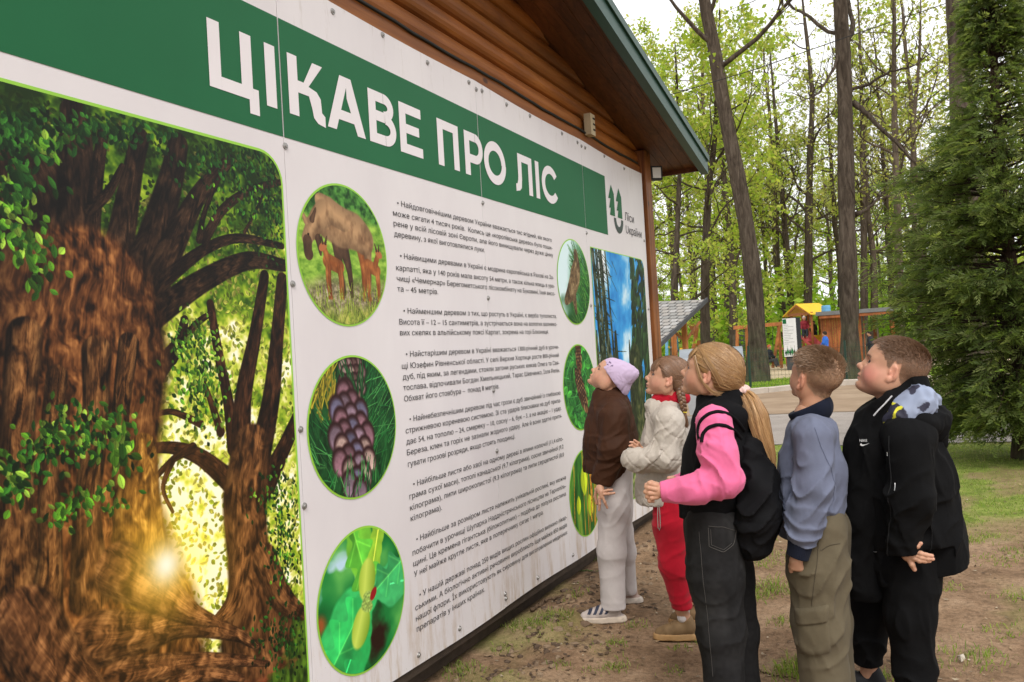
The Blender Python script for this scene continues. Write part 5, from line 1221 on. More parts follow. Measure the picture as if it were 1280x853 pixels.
class Kid:
    def __init__(s, name_label, px, Z, yaw=0.):
        foot = at_dist(px, Z, 0.); s.root = np.array([foot[0], foot[1], 0.]); to = CAMP-s.root; to[2] = 0; to /= np.linalg.norm(to)
        a = math.radians(yaw); c, n = math.cos(a), math.sin(a)
        to = np.array([to[0]*c-to[1]*n, to[0]*n+to[1]*c, 0])
        s.N = to; s.Fd = np.cross(np.array([0, 0, 1.]), s.N)*-1   # facing image-left, left hand towards the camera
        if s.Fd @ CAMX > 0: s.Fd = -s.Fd
        s.sg = 1 if np.cross(s.Fd, s.N)[2] > 0 else -1
        rz = math.atan2(s.Fd[1], s.Fd[0]); s.t = thing('person', name_label, 'child', s.root, rz)
    def p(s, x, y, dy=0.):                                     # local point (forward, towards camera, up) seen at x, y of the photograph
        d = ray(x, y); o = s.root+s.N*dy; t_ = ((o-CAMP) @ s.N)/(d @ s.N); q = CAMP+d*t_-s.root
        return np.array([q @ s.Fd, q @ s.N, q[2]])
    def pix(s): return F_PX/np.linalg.norm((s.root-CAMP)[:2])
    def emit(s, name, V, F, mat, col=None, label=None, parent=None, smooth=True):
        V = np.asarray(V).copy(); V[:, 1] *= s.sg
        if s.sg < 0: F = np.asarray(F)[:, ::-1]
        o = fast_mesh(name, V, F, mat, parent or s.t, col=col, smooth=smooth)
        if label: o['label'] = label
        return o

SKIN = np.array([.52, .285, .185]); 
m_skin = vcol('skin', .5, .35, sss=.08, bump=.12, bs=240)
m_hair = vcol('hair_strands', .42, .5)
m_eye = vcol('eye', .12, .6)
def rotp(pitch, yaw=0., roll=0.):                            # head frame: columns forward, left, up
    c, s_ = math.cos(pitch), math.sin(pitch); R = np.array([[c, 0, -s_], [0, 1, 0], [s_, 0, c]])
    cy_, sy_ = math.cos(yaw), math.sin(yaw); Y = np.array([[cy_, -sy_, 0], [sy_, cy_, 0], [0, 0, 1]])
    cr, sr = math.cos(roll), math.sin(roll); X = np.array([[1, 0, 0], [0, cr, -sr], [0, sr, cr]]); return Y @ R @ X
def head_field(h=.0024, chubby=0., ears=True, hair_cut=None, nose=1., jaw=1., smile=0.):
    f = Field((-.13, -.10, -.20), (.135, .10, .125), h); e = f.ell; c = f.cap
    e((-.012, 0, .030), (.094, .073, .077), .01); e((.030, 0, .022), (.062, .066, .060), .03)
    e((.036, 0, -.030), (.052, .056+.006*chubby, .062), .03)
    c((.006, 0, -.058), (.066, 0, -.082), .040+.006*chubby, .019, .03, ((0, 1, 0), 1.25))
    for q in (-1, 1):
        e((.050, q*.034, -.036), (.030+.004*chubby, .026+.006*chubby, .032+.004*chubby), .025)          # cheek
        if chubby: e((.030, q*.045, -.055), (.034, .026, .034), .025)
        e((.0, q*.058, -.045), (.026, .014, .034), .03)                # jaw angle
        c((.082, q*.012, .016), (.066, q*.046, .014), .010, .009, .014)                                # brow
        e((.093, q*.031, -.002), (.017, .020, .0135), .012, op='s')                                      # socket
        e((.0705, q*.0330, -.003), (.0142, .0150, .0140), .004)                                           # lids
        e((.0835, q*.0360, -.0020), (.0110, .0145, .0046), .002, op='s')                                  # opening
    c((.080, 0, .008), (.100, 0, -.027), .0075, .0105, .012); e((.1045, 0, -.029), (.0105*nose, .011, .0095), .007)
    for q in (-1, 1):
        e((.0945, q*.0100, -.035), (.009, .0068, .0068), .006); e((.0985, q*.006, -.0425), (.0050, .0038, .0035), .003, op='s')
    e((.074, 0, -.055), (.021, .027, .020), .016)
    e((.0925, 0, -.0575), (.0085, .0215, .0062), .005); e((.0885, 0, -.0685), (.0090, .0195, .0070), .005)
    e((.104, 0, -.0630), (.0150, .023, .0016), .0025, op='s')
    e((.0790, 0, -.0895), (.0165, .020, .0145), .014); e((.0985, 0, -.0800), (.012, .02, .0045), .006, op='s')
    if chubby: e((.045, 0, -.090), (.040, .040, .020), .02)
    for q in (-1, 1) if ears else ():
        R = rotp(-.22, q*-.30); R = np.array(R)
        e((-.004, q*.0765, -.010), (.0165, .0070, .0290), .006, R); e((-.002, q*.0845, -.008), (.0105, .0062, .0190), .004, R, 's')
        e((.002, q*.0800, -.0360), (.0085, .0052, .0100), .006); e((.007, q*.078, -.012), (.004, .004, .007), .004)
        c((-.012, q*.083, .010), (-.010, q*.083, -.022), .0028, .0026, .004)
    return f
def face_colors(P, base=SKIN, blush=.5, hairc=(.14, .075, .035), lips=(.56, .22, .19), brow=1.):
    n = len(P); c = np.tile(base, (n, 1)); x, y, z = P.T; ay = np.abs(y)
    def mixin(m, col): m = np.clip(m, 0, 1)[:, None]; c[:] = c*(1-m)+np.asarray(col)*m
    bl = np.exp(-(((x-.055)/.036)**2+((ay-.052)/.030)**2+((z+.040)/.030)**2))*(.6+.7*vnoise3(P*35, 12)); mixin(bl*blush, (.66, .23, .19))
    mixin(np.exp(-(((x-.108)/.012)**2+(y/.016)**2+((z+.034)/.012)**2))*.35, (.66, .28, .22))
    ear = np.exp(-(((x+.004)/.022)**2+((ay-.082)/.012)**2+((z+.01)/.03)**2)); mixin(ear*.5, (.68, .26, .19))
    lp = (x > .080)*((np.abs(z+.0630)/.0115)**2+(ay/.021)**2 < 1); mixin(lp*.75, lips); mixin(((np.abs(z+.0630) < .0022)*(ay < .021)*(x > .078))*.75, (.22, .07, .06))
    br = ((np.abs(z-.0175+.22*(np.abs(ay-.034))*(ay > .034)) < .0042)*(ay > .014)*(ay < .050)*(x > .050)); mixin(br*.75*brow, hairc)
    lash = ((np.abs((z+.0012)/.0072)**2+((ay-.0365)/.0165)**2 < 1.15)*(x > .066)*(x < .092)*(ay > .018)); mixin(lash*.8, (.10, .05, .035))
    nos = (np.exp(-(((x-.0985)/.006)**2+((ay-.006)/.005)**2+((z+.0425)/.004)**2))); mixin(nos*.8, (.20, .07, .05))
    pore = vnoise3(P*90, 4)-.5; c *= (1+.10*pore)[:, None]; c *= (1+.10*(vnoise3(P*22, 8)-.5))[:, None]
    return np.clip(c, 0, 1)
def uv_sphere(c, r, n=14):
    V = []; F = []
    for i in range(n+1):
        for j in range(n):
            a = math.pi*i/n; b = 2*pi*j/n; V.append((c[0]+r*math.cos(a), c[1]+r*math.sin(a)*math.cos(b), c[2]+r*math.sin(a)*math.sin(b)))
    for i in range(n):
        for j in range(n): F.append((i*n+j, i*n+(j+1) % n, (i+1)*n+(j+1) % n, (i+1)*n+j))
    return np.array(V), np.array(F)
def trace_strands(fld, P0, D0, target, n_seg, step, lift, pull, rng, wob=.1, grav=0.):     # walk over a surface
    P = P0.copy(); D = D0.copy(); out = [P.copy()]
    for i in range(n_seg):
        t_ = target(P, i) if callable(target) else np.asarray(target)-P
        t_ = t_/np.maximum(np.linalg.norm(t_, axis=1, keepdims=True), 1e-6)
        D = D*(1-pull)+t_*pull+rng.normal(0, wob, P.shape)*.3+np.array([0, 0, -grav]); g = fld.grad(P); D = D-g*np.minimum(0, (D*g).sum(1, keepdims=True))*1.
        D /= np.maximum(np.linalg.norm(D, axis=1, keepdims=True), 1e-6); P = P+D*step
        d = fld.sample(P)[:, None]; g = fld.grad(P); corr = np.where(np.abs(d) < .03, lift(i) - d if callable(lift) else lift-d, 0); P = P+g*corr*.8; out.append(P.copy())
    return np.stack(out, 1)
def ribbons(S, fld, width, cols, rng, taper=True):            # S (n, k, 3) -> flat hair ribbons facing off the surface
    n, k, _ = S.shape; T = np.gradient(S, axis=1); T /= np.maximum(np.linalg.norm(T, axis=2, keepdims=True), 1e-9)
    G = fld.grad(S.reshape(-1, 3)).reshape(n, k, 3) if fld is not None else np.broadcast_to(np.array([.1, 1, .2]), S.shape)
    G = G+rng.normal(0, .22, (n, 1, 3)); B_ = np.cross(T, G); B_ /= np.maximum(np.linalg.norm(B_, axis=2, keepdims=True), 1e-9)
    w_ = width*rng.uniform(.6, 1.3, (n, 1, 1))*(np.linspace(1, .15, k)**.6 if taper else np.ones(k))[None, :, None]
    V = np.stack([S-B_*w_/2, S+B_*w_/2], 2).reshape(-1, 3); b = (np.arange(n)[:, None]*k+np.arange(k-1))*2; b = b.reshape(-1)
    F = np.stack([b, b+1, b+3, b+2], 1); c = (cols[rng.integers(0, len(cols), n)]*.6+cols.mean(0)*.4)*rng.uniform(.80, 1.2, (n, 1)); return V, F, np.repeat(c, 2*k, 0)
def joinVF(parts):
    V = []; F = []; Cc = []; n = 0
    for v, f, c in parts: V.append(v); F.append(np.asarray(f)+n); Cc.append(np.broadcast_to(c, (len(v), 3)) if np.ndim(c) == 1 else c); n += len(v)
    return np.concatenate(V), np.concatenate(F), np.concatenate(Cc)
def hand(fingers, palm, wrist, thumb, h=.0016, r=.0072):
    # fingers: list of polylines (each 3-4 points, knuckle to tip); palm: (a, b, width dir, half width); all in local metres
    pts = np.array([q for f in fingers+[thumb] for q in f]+[palm[0], palm[1]]+list(wrist)); f = Field(pts.min(0)-.03, pts.max(0)+.03, h)
    a, b, wd, hw = palm; wd = np.asarray(wd, float); wd /= np.linalg.norm(wd)
    for q in (-1, -.35, .35, 1): f.cap(a+wd*hw*q*.55, b+wd*hw*q, .0115, .0100, .012)
    f.cap(wrist[0], wrist[1], .0165, .0175, .012); f.cap(wrist[1], (np.asarray(a)+np.asarray(b))/2, .0165, .0125, .014)
    for i, fg in enumerate(fingers):
        n = len(fg); rr = np.linspace(r*1.05, r*.78, n)
        f.chain(fg, rr, .0022)
        for j in range(1, n-1): f.ell(fg[j], [rr[j]*1.10]*3, .003)
    f.chain(thumb, np.linspace(r*1.35, r*.92, len(thumb)), .004)
    V, F = f.mesh(); V = smooth_mesh(V, F, 1, .4)
    c = np.tile(SKIN, (len(V), 1)); tips = np.array([fg[-1] for fg in fingers]+[thumb[-1]])
    for t_ in tips: m = np.exp(-(np.linalg.norm(V-t_, axis=1)/.010)**2)[:, None]; c = c*(1-.4*m)+np.array([.70, .34, .26])*.4*m
    for fg in fingers:
        for q in fg[1:-1]: m = np.exp(-(np.linalg.norm(V-q, axis=1)/.006)**2)[:, None]; c = c*(1-.25*m)+np.array([.58, .27, .20])*.25*m
    return V, F, c
def cloth_mesh(f, sm=1):
    V, F = f.mesh(); return smooth_mesh(V, F, sm, .5), F
# ------------------------------------------------------------------ the five children
class Shape:                                                  # records primitives, then makes a field just big enough
    def __init__(s): s.ops = []; s.lo = np.full(3, 9.); s.hi = np.full(3, -9.); s.post = []
    def _b(s, p, r): p = np.asarray(p, float); s.lo = np.minimum(s.lo, p-r); s.hi = np.maximum(s.hi, p+r)
    def cap(s, a, b, ra, rb=None, k=.03, flat=None, op='u'):
        if op == 'u':
            m_ = (flat[1] if flat and flat[1] > 1 else 1); s._b(a, ra*m_); s._b(b, (ra if rb is None else rb)*m_)
        s.ops.append(('cap', (a, b, ra, rb, k, flat, op))); return s
    def chain(s, pts, rad, k=.03, flat=None, op='u'):
        for i in range(len(pts)-1): s.cap(pts[i], pts[i+1], rad[i], rad[i+1], k, flat, op)
        return s
    def ell(s, c, r, k=.03, R=None, op='u'):
        if op == 'u': s._b(c, max(r))
        s.ops.append(('ell', (c, r, k, R, op))); return s
    def plane(s, p, n, k=.006, box=None): s.ops.append(('plane', (p, n, k, box))); return s
    def disp(s, fn): s.ops.append(('disp', (fn,))); return s
    def field(s, h):
        f = Field(s.lo-.04, s.hi+.04, h)
        for nm, a in s.ops: getattr(f, nm)(*a)
        return f
def lerp(a, b, t_): return np.asarray(a)*(1-t_)+np.asarray(b)*t_
LAT = (0, 1, 0)
def shoe(K, heel, ang, L, upper, sole, extra=None, name='shoe', hgt=.085, label=None):
    c, s_ = math.cos(ang), math.sin(ang); R = np.array([[c, -s_, 0], [s_, c, 0], [0, 0, 1]])
    S = Shape(); S.chain([(.03, 0, .05), (.45*L, .004, .045), (.70*L, .006, .032), (.90*L, .004, .027)], [.036, .037, .033, .026], .02, (LAT, .95))
    S.chain([(.025, 0, .05), (.035, 0, hgt)], [.034, .033], .015); S.chain([(.0, 0, .0), (.45*L, .0, .0), (.88*L, .004, .004)], [.038, .043, .036], .01)
    S.plane((0, 0, .002), (0, 0, -1), .003)
    S.disp(lambda P: np.where(P[:, 2] < .026, .004, 0)-.0015*np.exp(-((P[:, 2]-.027)/.0025)**2)+np.where((P[:, 2] > .045) & (P[:, 0] > .07) & (P[:, 0] < .15) & (np.abs(P[:, 1]) < .022), .0022*np.sin(P[:, 0]*520), 0))
    f = S.field(.003); V, F = cloth_mesh(f); col = np.tile(np.array(upper), (len(V), 1)); m = V[:, 2] < .0275; col[m] = sole
    if extra is not None: col = extra(V, col)
    col = col*(.85+.3*vnoise3(V*60, 3))[:, None]; V = V @ R.T+np.asarray(heel)
    return K.emit(name, V, F, vcolshoe, col, label)
vcolshoe = vcol('shoe_surface', .7, .3, bump=.3, bs=400)
def add_head(K, ear, sc, pitch, yaw, base=SKIN, blush=.5, hairc=(.14, .075, .035), chubby=0., neck_to=None, hairmask=None, scalp=None, roll=0., nose=1., ears=True):
    R = rotp(math.radians(pitch), math.radians(yaw), math.radians(roll)); e = K.p(ear[0], ear[1], .078*sc*math.cos(math.radians(yaw))); O = e-R @ (np.array([-.004, .078, -.014])*sc)
    f = head_field(.0024, chubby, nose=nose)
    toH = lambda P: ((np.asarray(P)-O) @ R)/sc; toK = lambda P: O+(np.asarray(P)*sc) @ R.T
    nb = toH(neck_to); f2 = Field(np.minimum((-.13, -.10, -.20), nb-.07), np.maximum((.135, .10, .125), nb+.07), .0024); f = None
    global _hf; Fn = Field.__init__
    f = head_into(f2, chubby, nose, ears); f.chain([(-.020, 0, -.045), tuple(lerp((-.02, 0, -.05), nb, .55)), tuple(nb)], [.047+.008*chubby, .045+.008*chubby, .050+.008*chubby], .022)
    V, F = f.mesh(); V = smooth_mesh(V, F, 1, .3); col = face_colors(V, base, blush, hairc)
    if hairmask is not None:
        m = np.clip(hairmask(V), 0, 1)[:, None]*.92; n_ = vnoise3(V*np.array([120, 120, 120]), 6)[:, None]; col = col*(1-m)+np.asarray(scalp)*(.75+.5*n_)*m
    parts = [(toK(V), F, col)]
    K.head = dict(R=R, O=O, sc=sc, toH=toH, toK=toK, f=f)
    ey = []
    for q in (-1, 1):
        v, fc = uv_sphere((.0705, q*.0315, -.003), .0128, 20); g = np.array([.86, q*.42, .22]); g /= np.linalg.norm(g); d = (v-np.array([.0705, q*.0315, -.003]))/.0128 @ g
        cc = np.where((d > .80)[:, None], np.array([.055, .038, .026]), np.array([.40, .36, .33])); cc = np.where((d > .95)[:, None], np.array([.01, .01, .01]), cc); ey.append((toK(v), fc, cc))
    K.body_parts = parts; K.eyes = ey
def head_into(f, chubby, nose, ears):
    g = head_field.__code__
    tmp = Field.__new__(Field); saved = Field.__init__
    def fake(self, lo, hi, h): self.__dict__.update(f.__dict__)
    Field.__init__ = fake
    try: r = head_field(f.h, chubby, ears, nose=nose)
    finally: Field.__init__ = saved
    r.a = f.a; return r
def finish_body(K, core_pts, label=None):
    S = Shape(); 
    for pts, rad in core_pts: S.chain(pts, rad, .03)
    V, F = cloth_mesh(S.field(.010)); K.body_parts.append((V, F, np.tile(SKIN*.95, (len(V), 1))))
    V, F, c = joinVF(K.body_parts); K.emit('body', V, F, m_skin, c)
    V, F, c = joinVF(K.eyes); b = K.emit('eyes', V, F, m_eye, c)
def boy_mask(P):
    x, y, z = P.T; ay = np.abs(y)
    zb = np.interp(x, [-.11, -.085, -.06, -.035, -.022, -.018, .004, .012, .024, .030, .042, .055, .065, .09], [-.062, -.066, -.060, -.040, -.012, .018, .024, .0, -.002, .016, .030, .046, .058, .066])
    return sstep(0, .010, z-zb-.004*np.sin(x*300))*(1-.0*ay)
def scalp_points(K, n, rng, keep):                            # random places on the head surface, in head frame
    f = K.head['f']; d = rng.normal(0, 1, (n, 3)); d /= np.linalg.norm(d, axis=1, keepdims=True); P = np.array([-.012, 0, .02])+d*.09
    for _ in range(6): P = P-f.grad(P)*f.sample(P)[:, None]
    m = keep(P) > rng.random(n)*.9; return P[m]
def short_hair(K, cols, n=9000, seed=1, top=.030, side=.006, comb=None, name_label=None, spike=0.):
    rng = np.random.default_rng(seed); f = K.head['f']; P = scalp_points(K, n, rng, boy_mask); G = f.grad(P)
    t_ = sstep(.035, .075, P[:, 2]+.10*np.clip(P[:, 0], -.05, .1)+.012*rng.normal(size=len(P))); L = side+(top-side)*t_
    cb = np.tile(np.array(comb if comb is not None else (.6, .1, -.2)), (len(P), 1)); cb[:, 1] += .25*np.sign(P[:, 1]); cb[t_ < .5] = np.array([-.35, 0, -.9]); cb += rng.normal(0, .13, cb.shape)
    cb = cb-G*(cb*G).sum(1, keepdims=True)*.9; cb /= np.linalg.norm(cb, axis=1, keepdims=True)
    k = 5; S = [P-G*.001]
    for j in range(1, k):
        f_ = j/(k-1); lift = G*(L*(.55+spike*t_)*np.sin(f_*1.5)*(.35+.65*t_))[:, None]; S.append(P+lift+cb*(L*f_)[:, None]*.9)
    S = np.stack(S, 1); V, F, c = ribbons(S, None, .0012, np.array(cols), rng)
    shade = np.repeat(.8+.35*t_[:, None]*0+0*P[:, :1], 2*k, 0); c = c*shade
    V = K.head['toK'](V); o = K.emit('hair', V, F, m_hair, c, name_label); o['kind'] = 'stuff'; return o

# ---- materials of the clothes
m_brownjk = fabric('brown_padded_nylon', (.048, .019, .009), 700, .5, .7, .15, .0, 8, .012)
m_cream = fabric('cream_denim', (.50, .46, .45), 1100, .35, .9, .06)
m_beigejk = fabric('beige_quilted_nylon', (.46, .41, .355), 800, .45, .6, .06, .1, 12, .008)
m_red = fabric('red_fleece', (.40, .008, .022), 700, .45, .95, .12, .4)
m_black = fabric('black_vest_fabric', (.0045, .0045, .0055), 800, .4, .9, .2, .0)
m_black2 = fabric('black_coat_fabric', (.004, .004, .0045), 600, .5, .95, .2, .0)
m_pink = fabric('pink_fleece', (.74, .15, .31), 900, .4, .95, .06, .5)
m_jean = fabric('black_washed_denim', (.034, .033, .034), 1000, .45, .95, .35, .15)
m_blue = fabric('grey_blue_cotton', (.135, .150, .215), 1200, .4, .85, .07, .15, 8, .010)
m_navy = fabric('navy_rib', (.010, .013, .026), 500, .4, .9, .2)
m_olive = fabric('olive_cotton', (.115, .094, .060), 1000, .5, .92, .08, .15)
m_hat = fabric('lilac_knit', (.56, .43, .60), 500, .3, .9, .05, .3)
m_white = fabric('white_knit', (.62, .58, .58), 500, .3, .9, .05)
m_bag = fabric('black_backpack_nylon', (.004, .004, .005), 500, .5, .8, .2, .0)
m_stitch = plain('pale_thread', (.30, .28, .25), .9)
def jeans_disp(seed, knees=(), amp=.004):
    def fn(P):
        d = drape(P, amp, 11, seed, (1, 1, .45))
        for c_, a_ in knees: d = d+folds(P, c_, (0, 0, 1), 16, .006, .09, seed)
        return d
    return fn

# ================= child with lilac beanie
K = Kid('child in lilac beanie, brown padded jacket and pale jeans, head tipped back', 768, 4.48, 0); p = K.p
add_head(K, (761, 475), .95, 40, -4, blush=.25, ears=False, neck_to=p(765, 503, 0))
H = K.head
S = Shape(); Rh = None                                        # beanie in head frame
S.ell((-.012, 0, .026), (.104, .086, .090), .01); S.ell((-.060, 0, .070), (.062, .058, .058), .03)
S.ell((-.050, 0, -.010), (.066, .078, .060), .03); S.ell((-.108, 0, -.018), (.030, .045, .040), .03); S.ell((-.095, 0, .100), (.022, .026, .022), .03); S.plane((.084, 0, .030), (.30, 0, -.95), .004)
S.disp(lambda P: .0022*np.sin(P[:, 1]*300)*(1-sstep(0, .02, np.abs(P[:, 2]*.8+P[:, 0]*-.6)*0))*.25+drape(P, .0022, 26, 3, (1, 1, 1))+.003*np.exp(-((P @ np.array([.62, 0, -.78])+.005)/.012)**2)*0)
V, F = cloth_mesh(S.field(.003))
hc = np.tile(np.array([.50, .39, .54]), (len(V), 1)); sp = (vnoise3(V*150, 7) > .66)*np.exp(-(((V[:, 0]-.050)/.035)**2+((V[:, 2]-.052)/.018)**2+((V[:, 1]-.06)/.03)**2)) > .25
hc[sp] = np.array([.10, .07, .14]); K.emit('beanie', H['toK'](V), F, vcol('lilac_beanie', .9, .15, bump=.5, bs=320), hc, 'lilac knitted beanie with a small dark print')
# jacket
S = Shape(); fl = (LAT, 1.18)
S.chain([p(763, 516, 0), p(763, 548, 0), p(761, 578, 0)], [.118, .140, .138], .04, fl)
for q in (-1, 1): S.ell(p(767, 517, q*.125), (.078, .07, .07), .04)
S.chain([p(768, 522, .165), p(768, 560, .195), p(753, 600, .175)], [.074, .076, .060], .03)
S.chain([p(770, 522, -.165), p(774, 560, -.20), p(760, 590, -.16)], [.070, .066, .056], .03)
S.cap(p(753, 494, 0), p(769, 494, 0), .052, .056, .02, (LAT, 1.05)); S.chain([p(761, 505, 0), p(762, 515, 0)], [.07, .09], .03)
S.cap(p(758, 476, 0), p(762, 492, 0), .048, .050, .008, None, 's')
S.plane(p(760, 588, 0), (0.05, 0, -1), .006, (p(700, 610, 0)[[0]].tolist()+[-.20, p(0, 612, 0)[2]], [p(700, 500, 0)[0], .125, p(760, 575, 0)[2]])) if False else None
pu = lambda z: .0
def puff(P):                                                  # horizontal quilting seams
    z = P[:, 2]; w_ = z/.088; w_ = w_*.62; s_ = np.abs(np.sin(w_*math.pi)); return .0065*s_**.5-.004+drape(P, .006, 10, 5, (1, 1, .7))+folds(P, p(766, 565, .2), (.3, 0, 1), 18, .009, .12, 4)
S.disp(puff); f = S.field(.005)
zb = p(760, 589, 0)[2]; f.plane((0, 0, zb), (0.0, 0, -1), .004, ((-.5, -.13, 0), (.5, .128, 1.3)))
we = p(751, 606, .18); f.plane(we, (.25, 0, -1), .004, ((-.5, .10, 0), (.5, .4, we[2]+.03)))
V, F = cloth_mesh(f); K.emit('jacket', V, F, m_brownjk)
# jeans
S = Shape(); S.chain([p(769, 585, .05), p(767, 637, .085), p(765, 690, .10), p(767, 760, .115)], [.088, .082, .075, .064], .03)
S.chain([p(772, 585, -.06), p(773, 640, -.10), p(779, 690, -.15), p(784, 735, -.20)], [.085, .076, .066, .058], .03)
S.disp(lambda P: drape(P, .0045, 9, 21, (1, 1, .3))+folds(P, p(762, 640, .1), (.5, 0, 1), 12, .004, .12, 2)+folds(P, p(766, 700, .1), (0, 0, 1), 14, .005, .10, 2)+folds(P, p(767, 752, .11), (0, 0, 1), 22, .006, .05, 5))
f = S.field(.005); z1 = p(767, 761, .12)[2]; f.plane((0, 0, z1), (.03, 0, -1), .003, ((-.6, 0.0, -.1), (.6, .5, z1+.1)))
z2 = p(785, 742, -.2)[2]; f.plane((0, 0, z2), (.03, 0, -1), .003, ((-.6, -.5, -.1), (.6, -.0, z2+.1))); V, F = cloth_mesh(f); K.emit('jeans', V, F, m_cream)
tr = lambda V, c: np.where(((V[:, 2] > .045) & (V[:, 0] > .05) & (V[:, 0] < .17) & (np.sin(V[:, 0]*210+V[:, 2]*120) > -.2))[:, None], np.array([.03, .035, .06]), c)
h1 = p(774, 772, .115); h1[2] = 0; shoe(K, (h1[0]-.0, h1[1], .0), .04, .20, (.42, .36, .33), (.50, .42, .34), tr, label='chunky pale trainer with dark stripes')
h2 = p(795, 747, -.205); h2[2] = 0; shoe(K, (h2[0]+.0, h2[1], 0), -.05, .20, (.36, .26, .22), (.46, .40, .34), None)
# left hand on the hip, fingers spread
d = .235; w0, w1 = p(749, 600, .19), p(750, 611, .215)
fing = [[p(753, 615, d), p(760, 613, d+.004), p(765, 612.5, d+.002)], [p(754, 618, d+.004), p(761, 617.5, d+.008), p(768, 616.5, d+.004)],
        [p(753, 621, d+.004), p(756, 628, d+.004), p(759, 635, d-.004)], [p(749, 622, d), p(749.5, 630, d), p(749, 638, d-.006)]]
K.body_parts.append(hand(fing, (p(750, 611, .22), p(752, 618, d), p(752, 600, 0)-p(748, 640, 0), .016), (w0, w1), [p(745.5, 612, .21), p(744, 621, .20), p(746, 630, .195)], r=.0078))
finish_body(K, [([p(765, 505, 0), p(765, 585, 0)], [.06, .075]), ([p(769, 590, .06), p(766, 690, .1), p(767, 755, .115), (h1[0]+.03, h1[1], .05)], [.06, .045, .035, .03]), ([p(772, 590, -.06), p(779, 690, -.15), p(784, 735, -.2), (h2[0]+.03, h2[1], .05)], [.06, .045, .035, .03]),
                ([p(768, 522, .165), p(768, 560, .195), w0], [.035, .03, .022])])

# ================= girl with braid
K = Kid('girl with brown braid, beige quilted jacket and red trousers', 848, 4.12, 0); p = K.p
hm = lambda P: sstep(0, .008, P[:, 2]-np.interp(P[:, 0], [-.11, -.06, -.03, -.02, .012, .02, .03, .05, .075, .09], [-.075, -.075, -.05, .012, .018, -.01, -.012, .03, .05, .055]))
BR = np.array([(.17, .085, .045), (.22, .115, .06), (.12, .058, .03), (.26, .14, .075)])
add_head(K, (836.5, 476.5), .99, 17, 2, blush=.35, hairc=(.12, .06, .035), neck_to=p(842, 506, 0), hairmask=hm, scalp=(.15, .075, .04), nose=.95)
def girl_hair(K, tie, cols, n=4200, seed=3, bangs=True, volume=.010, earcover=False, ext=(), name='hair', bang_len=6):
    H = K.head; rng = np.random.default_rng(seed); tieH = H['toH'](tie)
    f = Field((-.20, -.12, -.20), (.13, .12, .14), .004)
    f.ell((-.012, 0, .030), (.094+volume, .073+volume, .077+volume), .01); f.ell((.026, 0, .020), (.064+volume*.4, .068+volume*.6, .062+volume*.7), .02); f.ell((-.05, 0, -.005), (.056+volume, .060+volume*.6, .055), .03)
    f.cap((-.05, 0, -.01), tieH, .055, .014, .03)
    S_ = Field((-.20, -.12, -.20), (.13, .12, .14), .004); S_.a = f.a.copy()
    hl = lambda x: np.interp(x, [-.12, -.06, -.032, -.024, .014, .022, .03, .05, .07, .09], [-.078, -.075, -.055, -.012, .0, .004, .014, .034, .056, .064] if not earcover else [-.078, -.078, -.06, -.02, -.006, -.004, .008, .030, .054, .066])
    q = rng.normal(0, 1, (n*3, 3)); q /= np.linalg.norm(q, axis=1, keepdims=True); P = np.array([-.01, 0, .02])+q*.1
    for _ in range(6): P = P-f.grad(P)*(f.sample(P)+.002)[:, None]
    P = P[(P[:, 2] > hl(P[:, 0])) & (P[:, 0] < .095)][:n]
    D = np.array([-1., 0, .15])+np.stack([0*P[:, 0], np.sign(P[:, 1])*.5*sstep(.03, .09, P[:, 2]), -.4*sstep(.0, .06, P[:, 0])], 1)
    S1 = trace_strands(f, P, D, tieH, 14, .0125, lambda i: .0015, .20, rng, .10)
    # stop at the tie
    dist = np.linalg.norm(S1-tieH, axis=2); hit = np.minimum.accumulate(dist, axis=1) < .020
    for j in range(1, S1.shape[1]): S1[hit[:, j-1], j] = S1[hit[:, j-1], j-1]*.7+tieH*.3+rng.normal(0, .001, (hit[:, j-1].sum(), 3))
    V, F, c = ribbons(S1, f, .0030, cols, rng); parts = [(V, F, c)]
    # solid under-layer so that no skin shows between strands
    f.cap((-.004, .085, -.02), (-.004, .095, -.02), .020, .022, .004, None, 's'); f.cap((-.004, -.085, -.02), (-.004, -.095, -.02), .020, .022, .004, None, 's')
    A = f.a; g = np.meshgrid(*f.ax, indexing='ij'); cut = (hl(g[0])-g[2]); A[:] = np.maximum(A+.003, cut.astype(np.float32))
    v, fc = f.mesh(); st_ = vnoise3(v*np.array([30, 160, 160]), 2); parts.append((v, fc, cols.mean(0)*(.55+.6*st_[:, None])))
    if bangs:
        P = np.stack([rng.uniform(.05, .088, 420), rng.uniform(-.05, .05, 420), rng.uniform(.060, .088, 420)], 1)
        for _ in range(5): P = P-S_.grad(P)*(S_.sample(P)-.001)[:, None]
        D = np.stack([np.full(len(P), .45), P[:, 1]*4, np.full(len(P), -.8)], 1)
        S2 = trace_strands(S_, P, D, lambda P_, i: np.stack([np.full(len(P_), .1), np.sign(P_[:, 1])*.5, np.full(len(P_), -1.)], 1), bang_len, .009, lambda i: .002, .12, rng, .12); V, F, c = ribbons(S2, S_, .0026, cols, rng); parts.append((V, F, c))
    for e in ext:                                              # loose locks given as polylines in the head frame
        pts, cnt, spread, wd = e; pts = np.array(pts, float); t_ = np.linspace(0, 1, 12); base = np.stack([np.interp(t_*(len(pts)-1), range(len(pts)), pts[:, i]) for i in range(3)], 1)
        off = rng.normal(0, 1, (cnt, 1, 3))*spread; S3 = base[None]+off*np.linspace(.5, 1, 12)[None, :, None]; V, F, c = ribbons(S3, None, wd, cols, rng); parts.append((V, F, c))
    V, F, c = joinVF([(H['toK'](a), b_, c_) for a, b_, c_ in parts]); o = K.emit(name, V, F, m_hair, c); o['kind'] = 'stuff'; return o
tie = p(850.5, 484, .052)
girl_hair(K, tie, BR, 4200, 5, True, .008)
